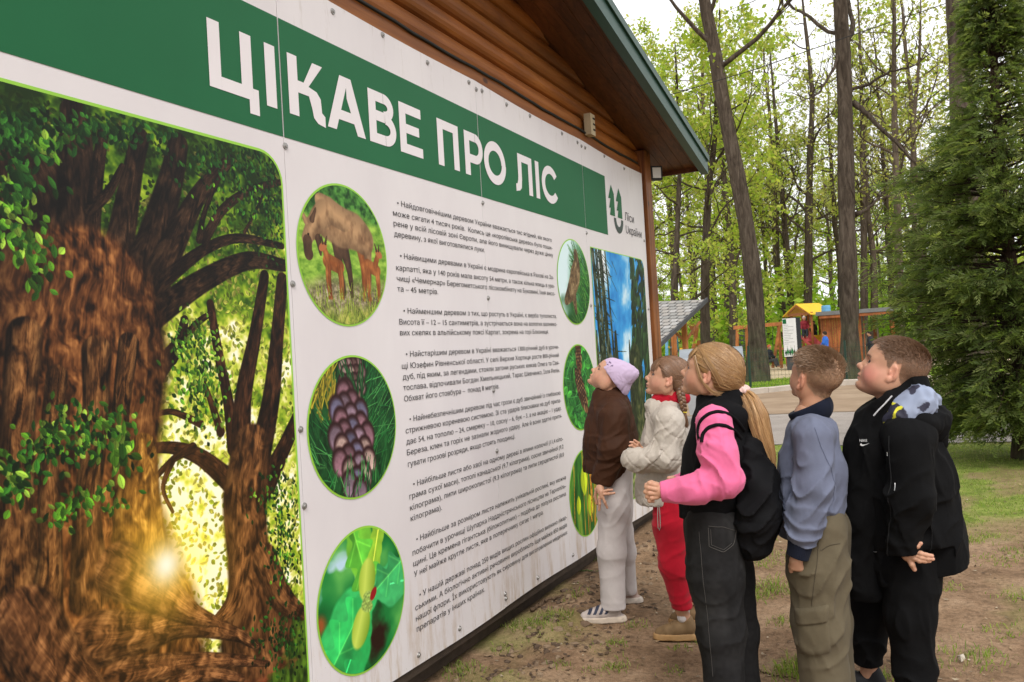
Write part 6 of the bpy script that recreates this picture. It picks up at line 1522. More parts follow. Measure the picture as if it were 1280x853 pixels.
# braid: three woven strands
b = []; bp = [p(850, 482, .05), p(851, 492, .075), p(853, 503, .085), p(855.5, 515, .08)]; t_ = np.linspace(0, 1, 40); B0 = np.stack([np.interp(t_*3, range(4), np.array(bp)[:, i]) for i in range(3)], 1)
for ph in (0, 1, 2):
    a = t_*2*math.pi*2.6+ph*2*math.pi/3; c_ = B0+np.stack([np.sin(a)*.0125, np.sin(2*a)*.008, 0*a], 1)*np.linspace(1, .7, 40)[:, None]
    mb = MB(); mb.tube(c_, np.linspace(.0125, .008, 40)*(1+.12*np.sin(a*2)), 8); v = np.concatenate(mb.v); fc = [list(q)+[q[-1]]*(4-len(q)) if len(q) < 4 else q for q in mb.f if len(q) <= 4]
    b.append((v, np.array(fc), BR[ph]*.85*(.8+.4*vnoise3(v*250, 3))[:, None]))
rng = np.random.default_rng(4)
tl = np.array([p(855.5, 515, .08), p(857, 523, .08), p(858, 533, .075)]); base = np.stack([np.interp(np.linspace(0, 2, 10), range(3), tl[:, i]) for i in range(3)], 1)
S3 = base[None]+rng.normal(0, .0045, (140, 1, 3))*np.linspace(.5, 1.3, 10)[None, :, None]; b.append(ribbons(S3, None, .003, BR, rng))
V, F, c = joinVF(b); K.emit('braid', V, F, m_hair, c)
mb = MB(); c0 = p(855.5, 515.5, .08); A = np.linspace(0, 2*pi, 14); mb.tube([c0+np.array([.010*math.cos(a), .010*math.sin(a), .002*math.sin(2*a)]) for a in A], .0035, 6); v = np.concatenate(mb.v); v_ = v.copy(); K.emit('hair_tie', v_, np.array([q for q in mb.f if len(q) == 4]), plain('yellow_elastic', (.65, .50, .05), .6))
# red hoodie collar and hood
S = Shape(); S.cap(p(825, 501, 0), p(845, 499, 0), .043, .054, .02, (LAT, 1.1)); S.cap(p(846, 497, .0), p(856, 497, 0), .044, .030, .02, (LAT, 1.5)); S.chain([p(838, 505, 0), p(838, 515, 0)], [.06, .08], .02)
S.cap(p(836, 470, 0), p(839, 495, 0), .047, .050, .008, None, 's'); S.disp(lambda P: drape(P, .005, 20, 9, (1, 1, 1))); f = S.field(.004); V, F = cloth_mesh(f); K.emit('hood', V, F, m_red, label='red hood lying over the jacket collar')
# jacket
S = Shape(); fl = (LAT, 1.15)
S.chain([p(832, 524, 0), p(830, 560, 0), p(826, 600, 0), p(826, 620, 0)], [.105, .118, .118, .122], .04, fl)
for q in (-1, 1): S.ell(p(836, 524, q*.12), (.075, .07, .07), .04)
S.chain([p(838, 530, .15), p(832, 572, .185), p(794, 576, .175)], [.070, .070, .052], .03); S.cap(p(800, 577, .175), p(789, 574, .165), .050, .046, .02)
S.chain([p(838, 530, -.15), p(834, 575, -.17), p(800, 570, -.08)], [.068, .062, .045], .03)
S.cap(p(817, 508, 0), p(842, 504, 0), .045, .060, .02, (LAT, 1.15)); S.cap(p(830, 488, 0), p(836, 504, 0), .048, .055, .008, None, 's')
def quilt(P):
    wn = (vnoise3(P*7, 3)-.5)*.03; u = (P[:, 0]+P[:, 2]*1.05+wn)/.112; v = (P[:, 2]*1.05-P[:, 0]+.6*P[:, 1]+wn)/.112; return -.0034*np.exp(-((u-np.round(u))/.045)**2)-.0034*np.exp(-((v-np.round(v))/.045)**2)+drape(P, .006, 11, 15, (1, 1, 1))+folds(P, p(832, 560, .2), (1, 0, .8), 16, .008, .10, 3)
S.disp(quilt); f = S.field(.0045); zb = p(826, 628, 0)[2]; f.plane((0, 0, zb), (0, 0, -1), .004); V, F = cloth_mesh(f); K.emit('jacket', V, F, m_beigejk)
mb = MB()
for x, y in ((804, 628), (808, 629)): q = p(x, y, .10); mb.tube([q+np.array([0, 0, .012]), q-np.array([0, 0, .012])], .005, 6)
V = np.concatenate(mb.v); K.emit('toggle', V, np.array([q for q in mb.f if len(q) == 4]), plain('dark_toggle', (.03, .03, .03)))
# red trousers
S = Shape(); S.chain([p(838, 618, .05), p(840, 655, .065), p(843, 705, .075), p(852, 758, .075)], [.096, .092, .076, .050], .03)
S.chain([p(848, 618, -.06), p(858, 660, -.09), p(864, 705, -.12), p(872, 745, -.15)], [.090, .076, .062, .044], .03)
S.disp(lambda P: drape(P, .0045, 9, 31, (1, 1, .4))+folds(P, p(846, 705, .1), (.2, 0, 1), 13, .0065, .10, 2)+folds(P, p(852, 752, .08), (0, 0, 1), 22, .007, .06, 5)+folds(P, p(826, 650, .1), (.6, 0, 1), 13, .006, .08, 8))
f = S.field(.0045); z1 = p(852, 761, .08)[2]; f.plane((0, 0, z1), (0, 0, -1), .003, ((-.6, .0, -.1), (.6, .5, z1+.1))); V, F = cloth_mesh(f); K.emit('trousers', V, F, m_red)
mb = MB(); s0 = p(823, 630, .15); ct = [p(822.5, 631, .145), p(822, 645, .15), p(822.5, 660, .15), p(824, 663.5, .15), p(825.5, 659, .148), p(825, 645, .148), p(824, 632, .145)]; mb.tube(ct, .0022, 5); V = np.concatenate(mb.v); K.emit('drawstring', V, np.array([q for q in mb.f if len(q) == 4]), m_stitch)
mb = Shape(); mb.chain([p(855, 755, .075), p(854, 772, .075)], [.030, .030], .01); V, F = cloth_mesh(mb.field(.005)); K.emit('sock', V, F, m_white)
h1 = p(868, 788, .07); h1[2] = 0; shoe(K, (h1[0], h1[1], 0), .0, .185, (.20, .125, .06), (.40, .235, .10), None, label='brown suede slip-on shoe with tan sole')
h2 = p(884, 762, -.15); h2[2] = 0; shoe(K, (h2[0], h2[1], 0), .0, .185, (.20, .125, .06), (.40, .235, .10))
d = .165; fing = [[p(800, 566, .12), p(795, 561, d-.01), p(790, 557, d), p(787, 557.5, d)], [p(801, 563, .12), p(796, 557, d-.01), p(791, 553.5, d), p(788, 553, d)], [p(802, 560, .11), p(798, 554, d-.02), p(793, 550.5, d-.01)], [p(802, 568, .13), p(796, 566, d), p(791, 564, d+.005)]]
K.body_parts.append(hand(fing, (p(806, 568, .10), p(801, 563, .12), p(800, 570, 0)-p(800, 560, 0), .012), (p(815, 572, .08), p(807, 568, .10)), [p(803, 570, .12), p(797, 570, .15), p(792, 569, .16)], r=.0072))
finish_body(K, [([p(842, 508, 0), p(832, 610, 0)], [.06, .075]), ([p(838, 625, .05), p(843, 705, .075), p(852, 760, .075), (h1[0]+.03, h1[1], .05)], [.06, .045, .03, .03]), ([p(848, 625, -.06), p(864, 705, -.12), p(872, 745, -.15), (h2[0]+.03, h2[1], .05)], [.06, .045, .03, .03]), ([p(838, 530, .15), p(832, 572, .18), p(800, 577, .17)], [.035, .03, .025]), ([p(838, 530, -.15), p(834, 575, -.17), p(815, 572, .08)], [.035, .03, .022])])
# ================= girl with blonde ponytail
K = Kid('girl with long blonde ponytail, black vest over pink sleeves and dark jeans', 905, 3.08, 0); p = K.p
BL = np.array([(.31, .165, .065), (.40, .235, .10), (.25, .125, .045), (.19, .090, .033), (.48, .30, .14)])
hmG = lambda P: sstep(0, .008, P[:, 2]-np.interp(P[:, 0], [-.11, -.06, -.03, -.02, .012, .02, .03, .05, .075, .09], [-.075, -.075, -.05, .012, .018, .0, .006, .034, .056, .062]))
add_head(K, (883.5, 471.5), 1.0, 17, -14, blush=.35, hairc=(.36, .20, .10), neck_to=p(902, 508, 0), hairmask=hmG, scalp=(.40, .23, .10))
tie = p(925, 488, .015); tH = K.head['toH'](tie)
girl_hair(K, tie, BL, 7000, 8, True, .009, True, ext=[([(.060, .062, .050), (.035, .078, .010), (.012, .083, -.028), (-.02, .080, -.055), (-.05, .06, -.07), tuple(tH)], 46, .0035, .003),
    ([(.05, .05, .08), (.02, .08, .055), (-.02, .088, .02), (-.06, .07, -.03), tuple(tH)], 60, .006, .003)], bang_len=4)
# scrunchie
S = Shape(); ax = p(933, 498, .02)-p(921, 481, .01); ax /= np.linalg.norm(ax); c0 = p(927, 489.5, .015); u = np.cross(ax, (0, 1, 0)); u /= np.linalg.norm(u); v_ = np.cross(ax, u)
pr = [c0+.017*(math.cos(a)*u+math.sin(a)*v_) for a in np.linspace(0, 2*pi, 11)]; S.chain(pr, [.0115]*11, .01); S.disp(lambda P: .0025*np.sin(np.arctan2((P-c0) @ v_, (P-c0) @ u)*9)+drape(P, .002, 60, 3, (1, 1, 1)))
V, F = cloth_mesh(S.field(.0028)); K.emit('scrunchie', V, F, fabric('pale_pink_plush', (.72, .50, .46), 400, .6, .95, .1, .5, 40, .003), label='pale pink scrunchie round the ponytail')
# ponytail
rng = np.random.default_rng(9); cl = np.array([p(926, 489, .015), p(936, 502, .04), p(944, 522, .055), p(951, 548, .055), p(959, 572, .05), p(964, 590, .045)]); t_ = np.linspace(0, 5, 18); base = np.stack([np.interp(t_, range(6), cl[:, i]) for i in range(3)], 1)
wprof = np.interp(t_, [0, .6, 2, 3.4, 4.4, 5], [.35, 1, 1.35, 1.25, .85, .35])[None, :, None]; parts = []
for lock in range(16):
    o = rng.normal(0, 1, 3)*np.array([.0135, .012, .006]); ph = rng.uniform(0, 6); k = 150
    S3 = base[None]+o*wprof+np.array([1, .5, 0])*(.003*np.sin(t_*1.6+ph))[None, :, None]+rng.normal(0, .0032, (k, 1, 3))*wprof+rng.normal(0, .0006, (k, 18, 3)); ln = rng.uniform(.72, 1.04, k)
    S3 = base[0]+(S3-base[0])*1.0; idx = np.linspace(0, 1, 18)[None, :]*ln[:, None]*17; idx = np.clip(idx, 0, 16.999); i0 = idx.astype(int); fr = (idx-i0)[..., None]
    S4 = np.take_along_axis(S3, i0[..., None].repeat(3, 2), 1)*(1-fr)+np.take_along_axis(S3, (i0+1)[..., None].repeat(3, 2), 1)*fr
    parts.append(ribbons(S4, None, .0026, BL*1.35*rng.uniform(.85, 1.15), rng))
V, F, c = joinVF(parts); o = K.emit('ponytail', V, F, m_hair, c); o['kind'] = 'stuff'
# pink fleece sleeves
S = Shape(); el = p(905, 600, .20); sh = p(893, 528, .155)
S.chain([sh, lerp(sh, el, .55)+np.array([.004, .01, 0]), el], [.066, .066, .064], .03); S.chain([el, p(870, 612, .215), p(830, 615.5, .19)], [.062, .052, .040], .03)
S.chain([p(897, 528, -.15), p(900, 590, -.19), p(862, 606, -.13), p(845, 606, -.06)], [.06, .056, .045, .038], .03)
S.disp(lambda P: drape(P, .005, 13, 41, (1, 1, 1))+folds(P, p(890, 600, .24), (1, 0, -.5), 14, .010, .09, 4)+folds(P, p(835, 614, .2), (1, 0, 0), 20, .006, .05, 6)+folds(P, p(893, 560, .2), (0, 0, 1), 10, .006, .08, 2))
f = S.field(.0045); slf = f; q = p(826, 616, .19); f.plane(q, (1, 0, -.06), .003, ((q[0]-.03, .05, q[2]-.09), (q[0]+.09, .4, q[2]+.09))); V, F = cloth_mesh(f); K.emit('sleeves', V, F, m_pink, label='pink fleece sleeves')
# vest
S = Shape(); fl = (LAT, 1.22)
S.chain([p(902, 530, 0), p(898, 570, 0), p(892, 615, 0), p(888, 645, 0)], [.108, .120, .122, .118], .04, fl)
for q in (-1, 1): S.ell(p(904, 520, q*.095), (.085, .055, .05), .04); 
S.cap(p(888, 501, -.01), p(915, 500, 0), .052, .066, .02, (LAT, 1.1)); S.cap(p(893, 470, -.02), p(900, 505, 0), .050, .056, .006, None, 's')
S.chain([sh+np.array([0, .03, .01]), lerp(sh, el, .8)+np.array([0, .03, 0])], [.068, .062], .010, None, 's')
S.disp(lambda P: drape(P, .006, 9, 51, (1, 1, .6))+folds(P, p(890, 640, .1), (0, 0, 1), 12, .007, .1, 3)); f = S.field(.005); zb = p(888, 657, .1)[2]; f.plane((0, 0, zb), (.16, 0, -1), .004)
vsf = f; V, F = cloth_mesh(f); K.emit('vest', V, F, m_black)
# jeans
S = Shape(); S.chain([p(893, 655, .06), p(894, 720, .09), p(902, 790, .10), p(908, 893, .11)], [.112, .098, .080, .072], .04)
S.chain([p(905, 655, -.06), p(912, 720, -.10), p(922, 790, -.12), p(930, 880, -.13)], [.105, .088, .074, .068], .03)
S.disp(lambda P: drape(P, .0045, 8, 61, (1, 1, .35))+folds(P, p(895, 785, .16), (.2, 0, 1), 12, .005, .13, 2)+folds(P, p(885, 690, .1), (.7, 0, 1), 10, .006, .12, 8)+folds(P, p(908, 880, .12), (0, 0, 1), 16, .008, .10, 5))
f = S.field(.005); 
def jcol(V):
    c = np.tile(np.array([.017, .0165, .017]), (len(V), 1)); n_ = vnoise3(V*np.array([14, 14, 6]), 9); w_ = np.exp(-((V[:, 1]-.12)/.07)**2)*sstep(.45, .8, n_); c += w_[:, None]*np.array([.020, .0195, .019]); return c*(.8+.4*vnoise3(V*80, 3))[:, None]
f.plane((0, 0, .03), (0, 0, -1), .003); V, F = cloth_mesh(f); K.emit('jeans', V, F, vcol('washed_denim', .95, .1, bump=.5, bs=500), jcol(V))
# pocket and seams that sit on the denim
jf = f
def on_surface(f, pts, out=.002, n=24):
    P = np.asarray(pts, float); t_ = np.linspace(0, len(P)-1, n); P = np.stack([np.interp(t_, range(len(P)), P[:, i]) for i in range(3)], 1)
    for _ in range(6): g = f.grad(P); g[:, [0, 2]] *= .25; P = P-g*(f.sample(P)-out)[:, None]/np.maximum((g*g).sum(1, keepdims=True)**.5, .3)
    return P
def seam(f, pts, r, mat, name='seam', out=.0012, n=24):
    mb = MB(); mb.tube(on_surface(f, pts, out, n), r, 5, caps=False); return K.emit(name, np.concatenate(mb.v), np.array(mb.f), mat)
m_seam = plain('dark_thread', (.075, .07, .065), .95)
seam(jf, [p(872, 668, .2), p(876, 705, .2), p(881, 750, .2), p(886, 800, .2), p(890, 850, .2)], .0009, m_seam)
seam(jf, [p(885, 662, .2), p(886, 685, .2), p(905, 692, .2), p(921, 684, .2), p(926, 668, .2), p(905, 661, .2), p(885, 660, .2)], .0014, m_seam, 'pocket_seam', n=50)
seam(jf, [p(888, 664, .2), p(889, 683, .2), p(905, 689, .2), p(918, 682, .2)], .0010, m_seam, 'pocket_seam', n=40)
for hx, ly in ((912, .11), (936, -.13)):
    h1 = p(hx, 893, ly); h1[2] = 0; shoe(K, (h1[0]-.07, h1[1], 0), .0, .20, (.03, .03, .032), (.45, .44, .42), None, label='dark trainer with pale sole')
# left fist
w0, w1 = p(836, 616, .19), p(826, 615, .19); d = .205
fing = [[p(820, 607, d), p(812, 604.5, d+.006), p(808, 609, d+.004), p(813, 612, d-.006)], [p(820, 612, d+.004), p(811, 610, d+.008), p(807, 615, d+.004), p(812, 617.5, d-.008)],
        [p(820, 617, d), p(812, 616.5, d+.006), p(809, 621, d), p(813.5, 622, d-.010)], [p(821, 621.5, d-.004), p(814.5, 622.5, d), p(812, 626, d-.004), p(816, 626.5, d-.012)]]
K.body_parts.append(hand(fing, (p(825, 614, .195), p(818, 613, d-.004), p(820, 606, 0)-p(820, 622, 0), .020), (w0, w1), [p(822, 607, .185), p(814, 604, .175), p(808, 606.5, .178)], r=.0088))
fing = [[p(842, 601, .02), p(836, 601, .03), p(831, 603, .04)], [p(842, 604, .02), p(835, 605, .035), p(830, 607, .04)], [p(842, 607, .02), p(836, 609, .03), p(832, 611, .035)]]
K.body_parts.append(hand(fing, (p(848, 604, 0), p(842, 604, .02), (0, .3, 1), .014), (p(858, 606, -.05), p(850, 605, -.02)), [p(846, 600, .02), p(841, 598, .035), p(836, 598, .04)], r=.0085))
finish_body(K, [([p(902, 508, 0), p(893, 650, 0)], [.06, .085]), ([p(893, 660, .06), p(902, 790, .1), p(908, 890, .11)], [.07, .045, .035]), ([p(905, 660, -.06), p(922, 790, -.12), p(930, 880, -.13)], [.07, .045, .035]), ([sh, el, p(870, 612, .215), p(835, 616, .19)], [.035, .03, .028, .024]), ([p(897, 528, -.15), p(900, 590, -.19), p(862, 606, -.13), p(858, 606, -.05)], [.035, .03, .028, .022])])
# backpack, a thing of its own hanging on her back
bt = thing('backpack', 'black backpack hanging from the shoulders of the girl with the blonde ponytail', 'backpack', K.root, K.t.rotation_euler.z)
S = Shape(); S.chain([p(938, 556, .03), p(944, 600, .03), p(944, 640, .03), p(940, 672, .03)], [.050, .072, .084, .076], .05, (LAT, 1.75)); S.ell(p(950, 640, .03), (.055, .11, .10), .03); S.plane(p(918, 600, 0), (1, 0, .05), .01)
S.disp(lambda P: drape(P, .008, 9, 71, (1, 1, 1))+folds(P, p(945, 620, .15), (.3, 0, 1), 10, .010, .14, 3)-.004*np.exp(-((P[:, 2]-p(945, 646, .1)[2]-.02*P[:, 0])/.004)**2))
V, F = cloth_mesh(S.field(.006)); K.emit('bag_body', V, F, m_bag, parent=bt)
def march_y(flds, P, y0=.36):
    P = np.array(P, float); P[:, 1] = y0
    for _ in range(80):
        d = np.min([f_.sample(P) for f_ in flds], axis=0); P[:, 1] -= np.clip(d, 0, .012)*.7
    return P
for band in ([(874, 549), (872, 537), (876, 525), (886, 517), (898, 514), (911, 518), (922, 527), (932, 542)], [(877, 552), (878, 542), (885, 534), (896, 530), (908, 532), (918, 539), (928, 552)]):
    Q = np.array([p(x, y, .2) for x, y in band]); t_ = np.linspace(0, len(Q)-1, 40); Q = np.stack([np.interp(t_, range(len(Q)), Q[:, i]) for i in range(3)], 1)
    for _ in range(3): Q[1:-1] = (Q[:-2]+2*Q[1:-1]+Q[2:])/4
    Q = march_y([slf, vsf], Q); Q[:, 1] += .001
    for _ in range(6): Q[1:-1, 1] = (Q[:-2, 1]+2*Q[1:-1, 1]+Q[2:, 1])/4
    mb = MB(); mb.tube(Q, .0068, 7); K.emit('strap', np.concatenate(mb.v), np.array([x for x in mb.f if len(x) == 4]), m_bag, parent=bt)
P_ = np.array([p(936, 545, -.09), p(915, 520, -.12), p(895, 520, -.16), p(880, 550, -.16), p(890, 610, -.15), p(930, 645, -.10)]); t_ = np.linspace(0, 5, 40); B0 = np.stack([np.interp(t_, range(6), P_[:, i]) for i in range(3)], 1)
mb = MB(); mb.tube(B0, .008, 7); K.emit('strap', np.concatenate(mb.v), np.array([x for x in mb.f if len(x) == 4]), m_bag, parent=bt)

# ================= boy in grey-blue jacket
K = Kid('boy in grey blue jacket with navy collar and olive cargo trousers', 1020, 3.08, 0); p = K.p
FA = [(.34, .205, .115), (.27, .155, .08), (.40, .26, .16), (.22, .12, .06)]
add_head(K, (1001, 478.5), .99, 20, -46, blush=.2, hairc=(.28, .16, .09), neck_to=p(1013, 522, 0), hairmask=boy_mask, scalp=(.37, .23, .145), base=SKIN*np.array([.96, .90, .85]))
short_hair(K, FA, 19000, 3, .021, .0025, (.25, .30, .1), None, .3)
S = Shape(); fl = (LAT, 1.2)
S.chain([p(1015, 545, 0), p(1014, 590, 0), p(1011, 632, 0), p(1010, 655, 0)], [.097, .116, .122, .112], .04, fl)
for q in (-1, 1): S.ell(p(1018, 542, q*.12), (.068, .065, .055), .04)
S.chain([p(1016, 548, .150), p(1018, 610, .185), p(1000, 672, .180)], [.070, .064, .046], .03); S.cap(p(1008, 640, .19), p(1003, 664, .19), .062, .056, .03)
S.chain([p(1018, 545, -.155), p(1016, 610, -.19), p(985, 660, -.17)], [.068, .06, .046], .03)
S.cap(p(1012, 480, 0), p(1012, 516, 0), .052, .058, .006, None, 's')
S.disp(lambda P: drape(P, .006, 10, 81, (1, 1, .6))+folds(P, p(1015, 615, .2), (.4, 0, 1), 13, .011, .11, 2)+folds(P, p(1000, 660, .2), (0, 0, 1), 17, .012, .09, 6)+folds(P, p(985, 640, .1), (0, 0, 1), 12, .008, .09, 3)+folds(P, p(1035, 640, .1), (0, 0, 1), 12, .007, .10, 4))
f = S.field(.0045); zb = p(1012, 664, .1)[2]; f.plane((0, 0, zb), (0, 0, -1), .004, ((-.6, -.14, 0), (.6, .125, zb+.06))); q = p(999, 681, .19); f.plane(q, (.45, 0, -1), .003, ((-.6, .125, 0), (.6, .4, q[2]+.04)))
V, F = cloth_mesh(f); K.emit('jacket', V, F, m_blue)
jf = f; seam(jf, [p(1018, 535, .2), p(1028, 560, .25), p(1040, 590, .2), p(1045, 630, .2)], .0007, plain('blue_seam', (.08, .095, .155), .9)); seam(jf, [p(975, 625, .15), p(977, 640, .15), p(978, 656, .15)], .0016, plain('blue_seam', (.08, .095, .155), .9), 'pocket_edge')
S = Shape(); S.cap(p(1004, 513, 0), p(1020, 508, 0), .058, .062, .02, (LAT, 1.06)); S.cap(p(1008, 480, 0), p(1013, 515, 0), .050, .054, .006, None, 's'); q = p(1010, 504, 0)
S.plane(p(1004, 509.5, 0), (.42, 0, 1), .004); V, F = cloth_mesh(S.field(.004)); K.emit('collar', V, F, m_navy, label='navy ribbed collar')
S = Shape(); S.cap(p(1001, 676, .187), p(997, 697, .180), .044, .038, .02); S.disp(lambda P: .0012*np.sin(np.arctan2(P[:, 1]-.185, P[:, 0]-p(999, 690, .18)[0])*28)); f = S.field(.003); q = p(997, 697, .18); f.plane(q, (.35, 0, -1), .003); q = p(1001, 679, .18); f.plane(q, (-.35, 0, 1), .003); V, F = cloth_mesh(f); K.emit('cuff', V, F, m_navy)
S = Shape(); S.chain([p(1022, 660, .06), p(1022, 710, .085), p(1025, 780, .09), p(1034, 885, .10)], [.106, .100, .092, .082], .04)
S.chain([p(1030, 660, -.06), p(1030, 715, -.09), p(1036, 780, -.11), p(1046, 875, -.13)], [.100, .090, .078, .068], .03)
S.disp(lambda P: drape(P, .0055, 8, 91, (1, 1, .4))+folds(P, p(1040, 720, .12), (.9, 0, 1), 11, .010, .12, 2)+folds(P, p(1025, 800, .16), (.2, 0, 1), 11, .007, .13, 3)+folds(P, p(995, 700, .16), (.9, 0, .8), 12, .007, .08, 8))
f = S.field(.005); f.plane((0, 0, .02), (0, 0, -1), .003); V, F = cloth_mesh(f); K.emit('cargo_trousers', V, F, m_olive)
jf = f; m_os = plain('olive_seam', (.065, .052, .034), .95)
# cargo pocket: a real raised patch with flap
def patch(f, corners, thick, mat, name, nu=14, nv=10):
    c = [np.asarray(q) for q in corners]; V = []
    for j in range(nv+1):
        for i in range(nu+1):
            u, v = i/nu, j/nv; P0 = (c[0]*(1-u)+c[1]*u)*(1-v)+(c[3]*(1-u)+c[2]*u)*v; V.append(P0)
    V = np.array(V); 
    for _ in range(8): V[:, 1] -= (f.sample(V))*.8
    e = np.array([min(i, nu-i)/1.2 for j in range(nv+1) for i in range(nu+1)]); e2 = np.array([min(j, nv-j)/1.2 for j in range(nv+1) for i in range(nu+1)])
    V[:, 1] += np.where((e < .5) | (e2 < .5), -.004, thick)+.002*(vnoise3(V*30, 3)-.5)*(e > .5); F = [(j*(nu+1)+i, j*(nu+1)+i+1, (j+1)*(nu+1)+i+1, (j+1)*(nu+1)+i) for j in range(nv) for i in range(nu)]
    return K.emit(name, V, np.array(F)[:, ::-1], mat)
patch(jf, [p(993, 775, .16), p(1036, 766, .16), p(1040, 815, .16), p(998, 822, .16)], .007, m_olive, 'cargo_pocket'); patch(jf, [p(991, 764, .17), p(1037, 753, .17), p(1036, 776, .17), p(994, 784, .17)], .013, m_olive, 'pocket_flap')
seam(jf, [p(1024, 668, .2), p(1022, 700, .2), p(1017, 735, .2), p(1014, 760, .2)], .0012, m_os); seam(jf, [p(1012, 672, .2), p(1004, 690, .2), p(996, 712, .2)], .0018, m_os, 'pocket_edge')
seam(jf, [p(1026, 690, .2), p(1040, 684, .2), p(1054, 683, .2)], .0012, m_os)
w0, w1 = p(1000, 690, .18), p(995, 701, .175); d = .172
fing = [[p(993, 708, d-.02), p(992, 716, d-.06), p(992, 722, d-.08)], [p(996, 709, d-.02), p(996, 717, d-.06), p(996, 724, d-.08)], [p(999, 709, d-.02), p(1000, 717, d-.06), p(1000, 723, d-.08)]]
K.body_parts.append(hand(fing, (p(995, 700, .175), p(996, 710, d), (1, 0, .1), .014), (w0, w1), [p(991, 702, .17), p(989, 708, .16), p(989, 714, .15)], r=.0085))
finish_body(K, [([p(1013, 520, 0), p(1020, 655, 0)], [.06, .085]), ([p(1022, 665, .06), p(1025, 780, .09), p(1034, 880, .10)], [.07, .045, .035]), ([p(1030, 665, -.06), p(1036, 780, -.11), p(1046, 875, -.13)], [.07, .045, .035]), ([p(1020, 545, .155), p(1021, 610, .19), w0], [.035, .03, .022]), ([p(1018, 545, -.155), p(1016, 610, -.19), p(985, 660, -.17)], [.035, .03, .022])])
for hx, ly in ((1042, .10), (1054, -.13)):
    h1 = p(hx, 895, ly); h1[2] = 0; shoe(K, (h1[0]-.04, h1[1], 0), .0, .21, (.05, .05, .055), (.5, .48, .45), None, label='dark trainer with pale sole')

# ================= boy in long black coat
K = Kid('boy in long black coat whose hood shows a pale blue patterned lining', 1128, 3.15, 0); p = K.p
DB = [(.20, .105, .055), (.15, .078, .040), (.26, .145, .08), (.11, .055, .028)]
add_head(K, (1116, 468), 1.11, 24, -2, blush=1.1, hairc=(.13, .065, .03), chubby=1., neck_to=p(1122, 508, 0), hairmask=boy_mask, scalp=(.20, .11, .065))
short_hair(K, DB, 19000, 5, .017, .0025, (.8, .1, -.1), None, .10)
S = Shape(); fl = (LAT, 1.18)                                 # inner hoodie: collar that wraps the neck
S.chain([p(1100, 500, 0), p(1112, 497, 0), p(1138, 488, 0), p(1142, 478, 0)], [.066, .072, .064, .058], .03, (LAT, 1.1)); S.chain([p(1112, 510, 0), p(1095, 560, 0), p(1082, 640, 0), p(1080, 728, 0)], [.105, .115, .105, .095], .03, fl)
S.chain([p(1104, 466, 0), p(1112, 490, 0)], [.066, .066], .006, None, 's'); S.plane(p(1092, 501, 0), (p(1132, 476, 0)-p(1092, 501, 0))[[2, 1, 0]]*np.array([-1, 0, 1])*-1 if False else (.54, 0, .84), .004, ((p(1140, 470, 0)[0], -.3, .8), (.5, .3, 1.6))); S.disp(lambda P: drape(P, .006, 11, 101, (1, 1, .6))); f = S.field(.005); zb = p(1078, 745, 0)[2]; f.plane((0, 0, zb), (0, 0, -1), .003); V, F = cloth_mesh(f); K.emit('hoodie', V, F, m_black2)
S = Shape()                                                    # coat
S.chain([p(1128, 545, 0), p(1134, 600, 0), p(1142, 660, 0), p(1148, 712, 0)], [.135, .160, .168, .172], .05, (LAT, 1.05))
for q in (-1, 1): S.ell(p(1135, 545, q*.14), (.095, .075, .07), .05)
S.chain([p(1135, 555, .175), p(1139, 625, .215), p(1130, 690, .20)], [.082, .074, .054], .03); S.chain([p(1130, 555, -.17), p(1126, 625, -.21), p(1110, 690, -.19)], [.08, .07, .052], .03)
S.cap(p(1098, 520, 0), p(1128, 516, 0), .055, .09, .03, (LAT, 1.15)); S.chain([p(1104, 492, 0), p(1112, 520, 0)], [.080, .068], .01, None, 's')
S.disp(lambda P: drape(P, .007, 8, 111, (1, 1, .5))+folds(P, p(1125, 620, .26), (.2, 0, 1), 10, .010, .12, 2)+folds(P, p(1130, 680, .2), (0, 0, 1), 16, .008, .07, 4)+folds(P, p(1165, 640, .1), (.1, 0, 1), 7, .008, .16, 7))
f = S.field(.005); b0 = p(1108, 733, .1); b1 = p(1198, 716, .1); nrm = np.array([-(b1-b0)[2], 0, (b1-b0)[0]]); nrm = nrm if nrm[2] < 0 else -nrm; f.plane(b0, nrm, .004, ((-.8, -.6, 0), (.8, .6, b1[2]+.02))); f.plane(b0, nrm, .004, ((-.8, -.6, 0), (.8, .6, b0[2]+.012)))
q = p(1129, 692, .2); f.plane(q, (-.1, 0, -1), .003, ((-.2, .13, q[2]-.12), (.3, .4, q[2]+.03))); V, F = cloth_mesh(f); K.emit('coat', V, F, m_black2)
cf = f; m_zip = plain('zip_metal', (.45, .45, .45), .3, .1, 20, .5, metal=.8)
for pts in ([p(1103, 568, .3), p(1103, 573, .3)], [p(1115, 605, .3), p(1115.5, 613, .3)], [p(1086, 723, .2), p(1086, 729, .2)]): seam(cf, pts, .0022, m_zip, 'zip_pull', .004, 4)
m_cs = plain('coat_seam', (.012, .012, .013), .95); seam(cf, [p(1108, 545, .25), p(1112, 600, .25), p(1109, 660, .25), p(1107, 728, .2)], .0022, m_cs); seam(cf, [p(1163, 560, .2), p(1167, 620, .2), p(1165, 700, .2)], .0014, m_cs)
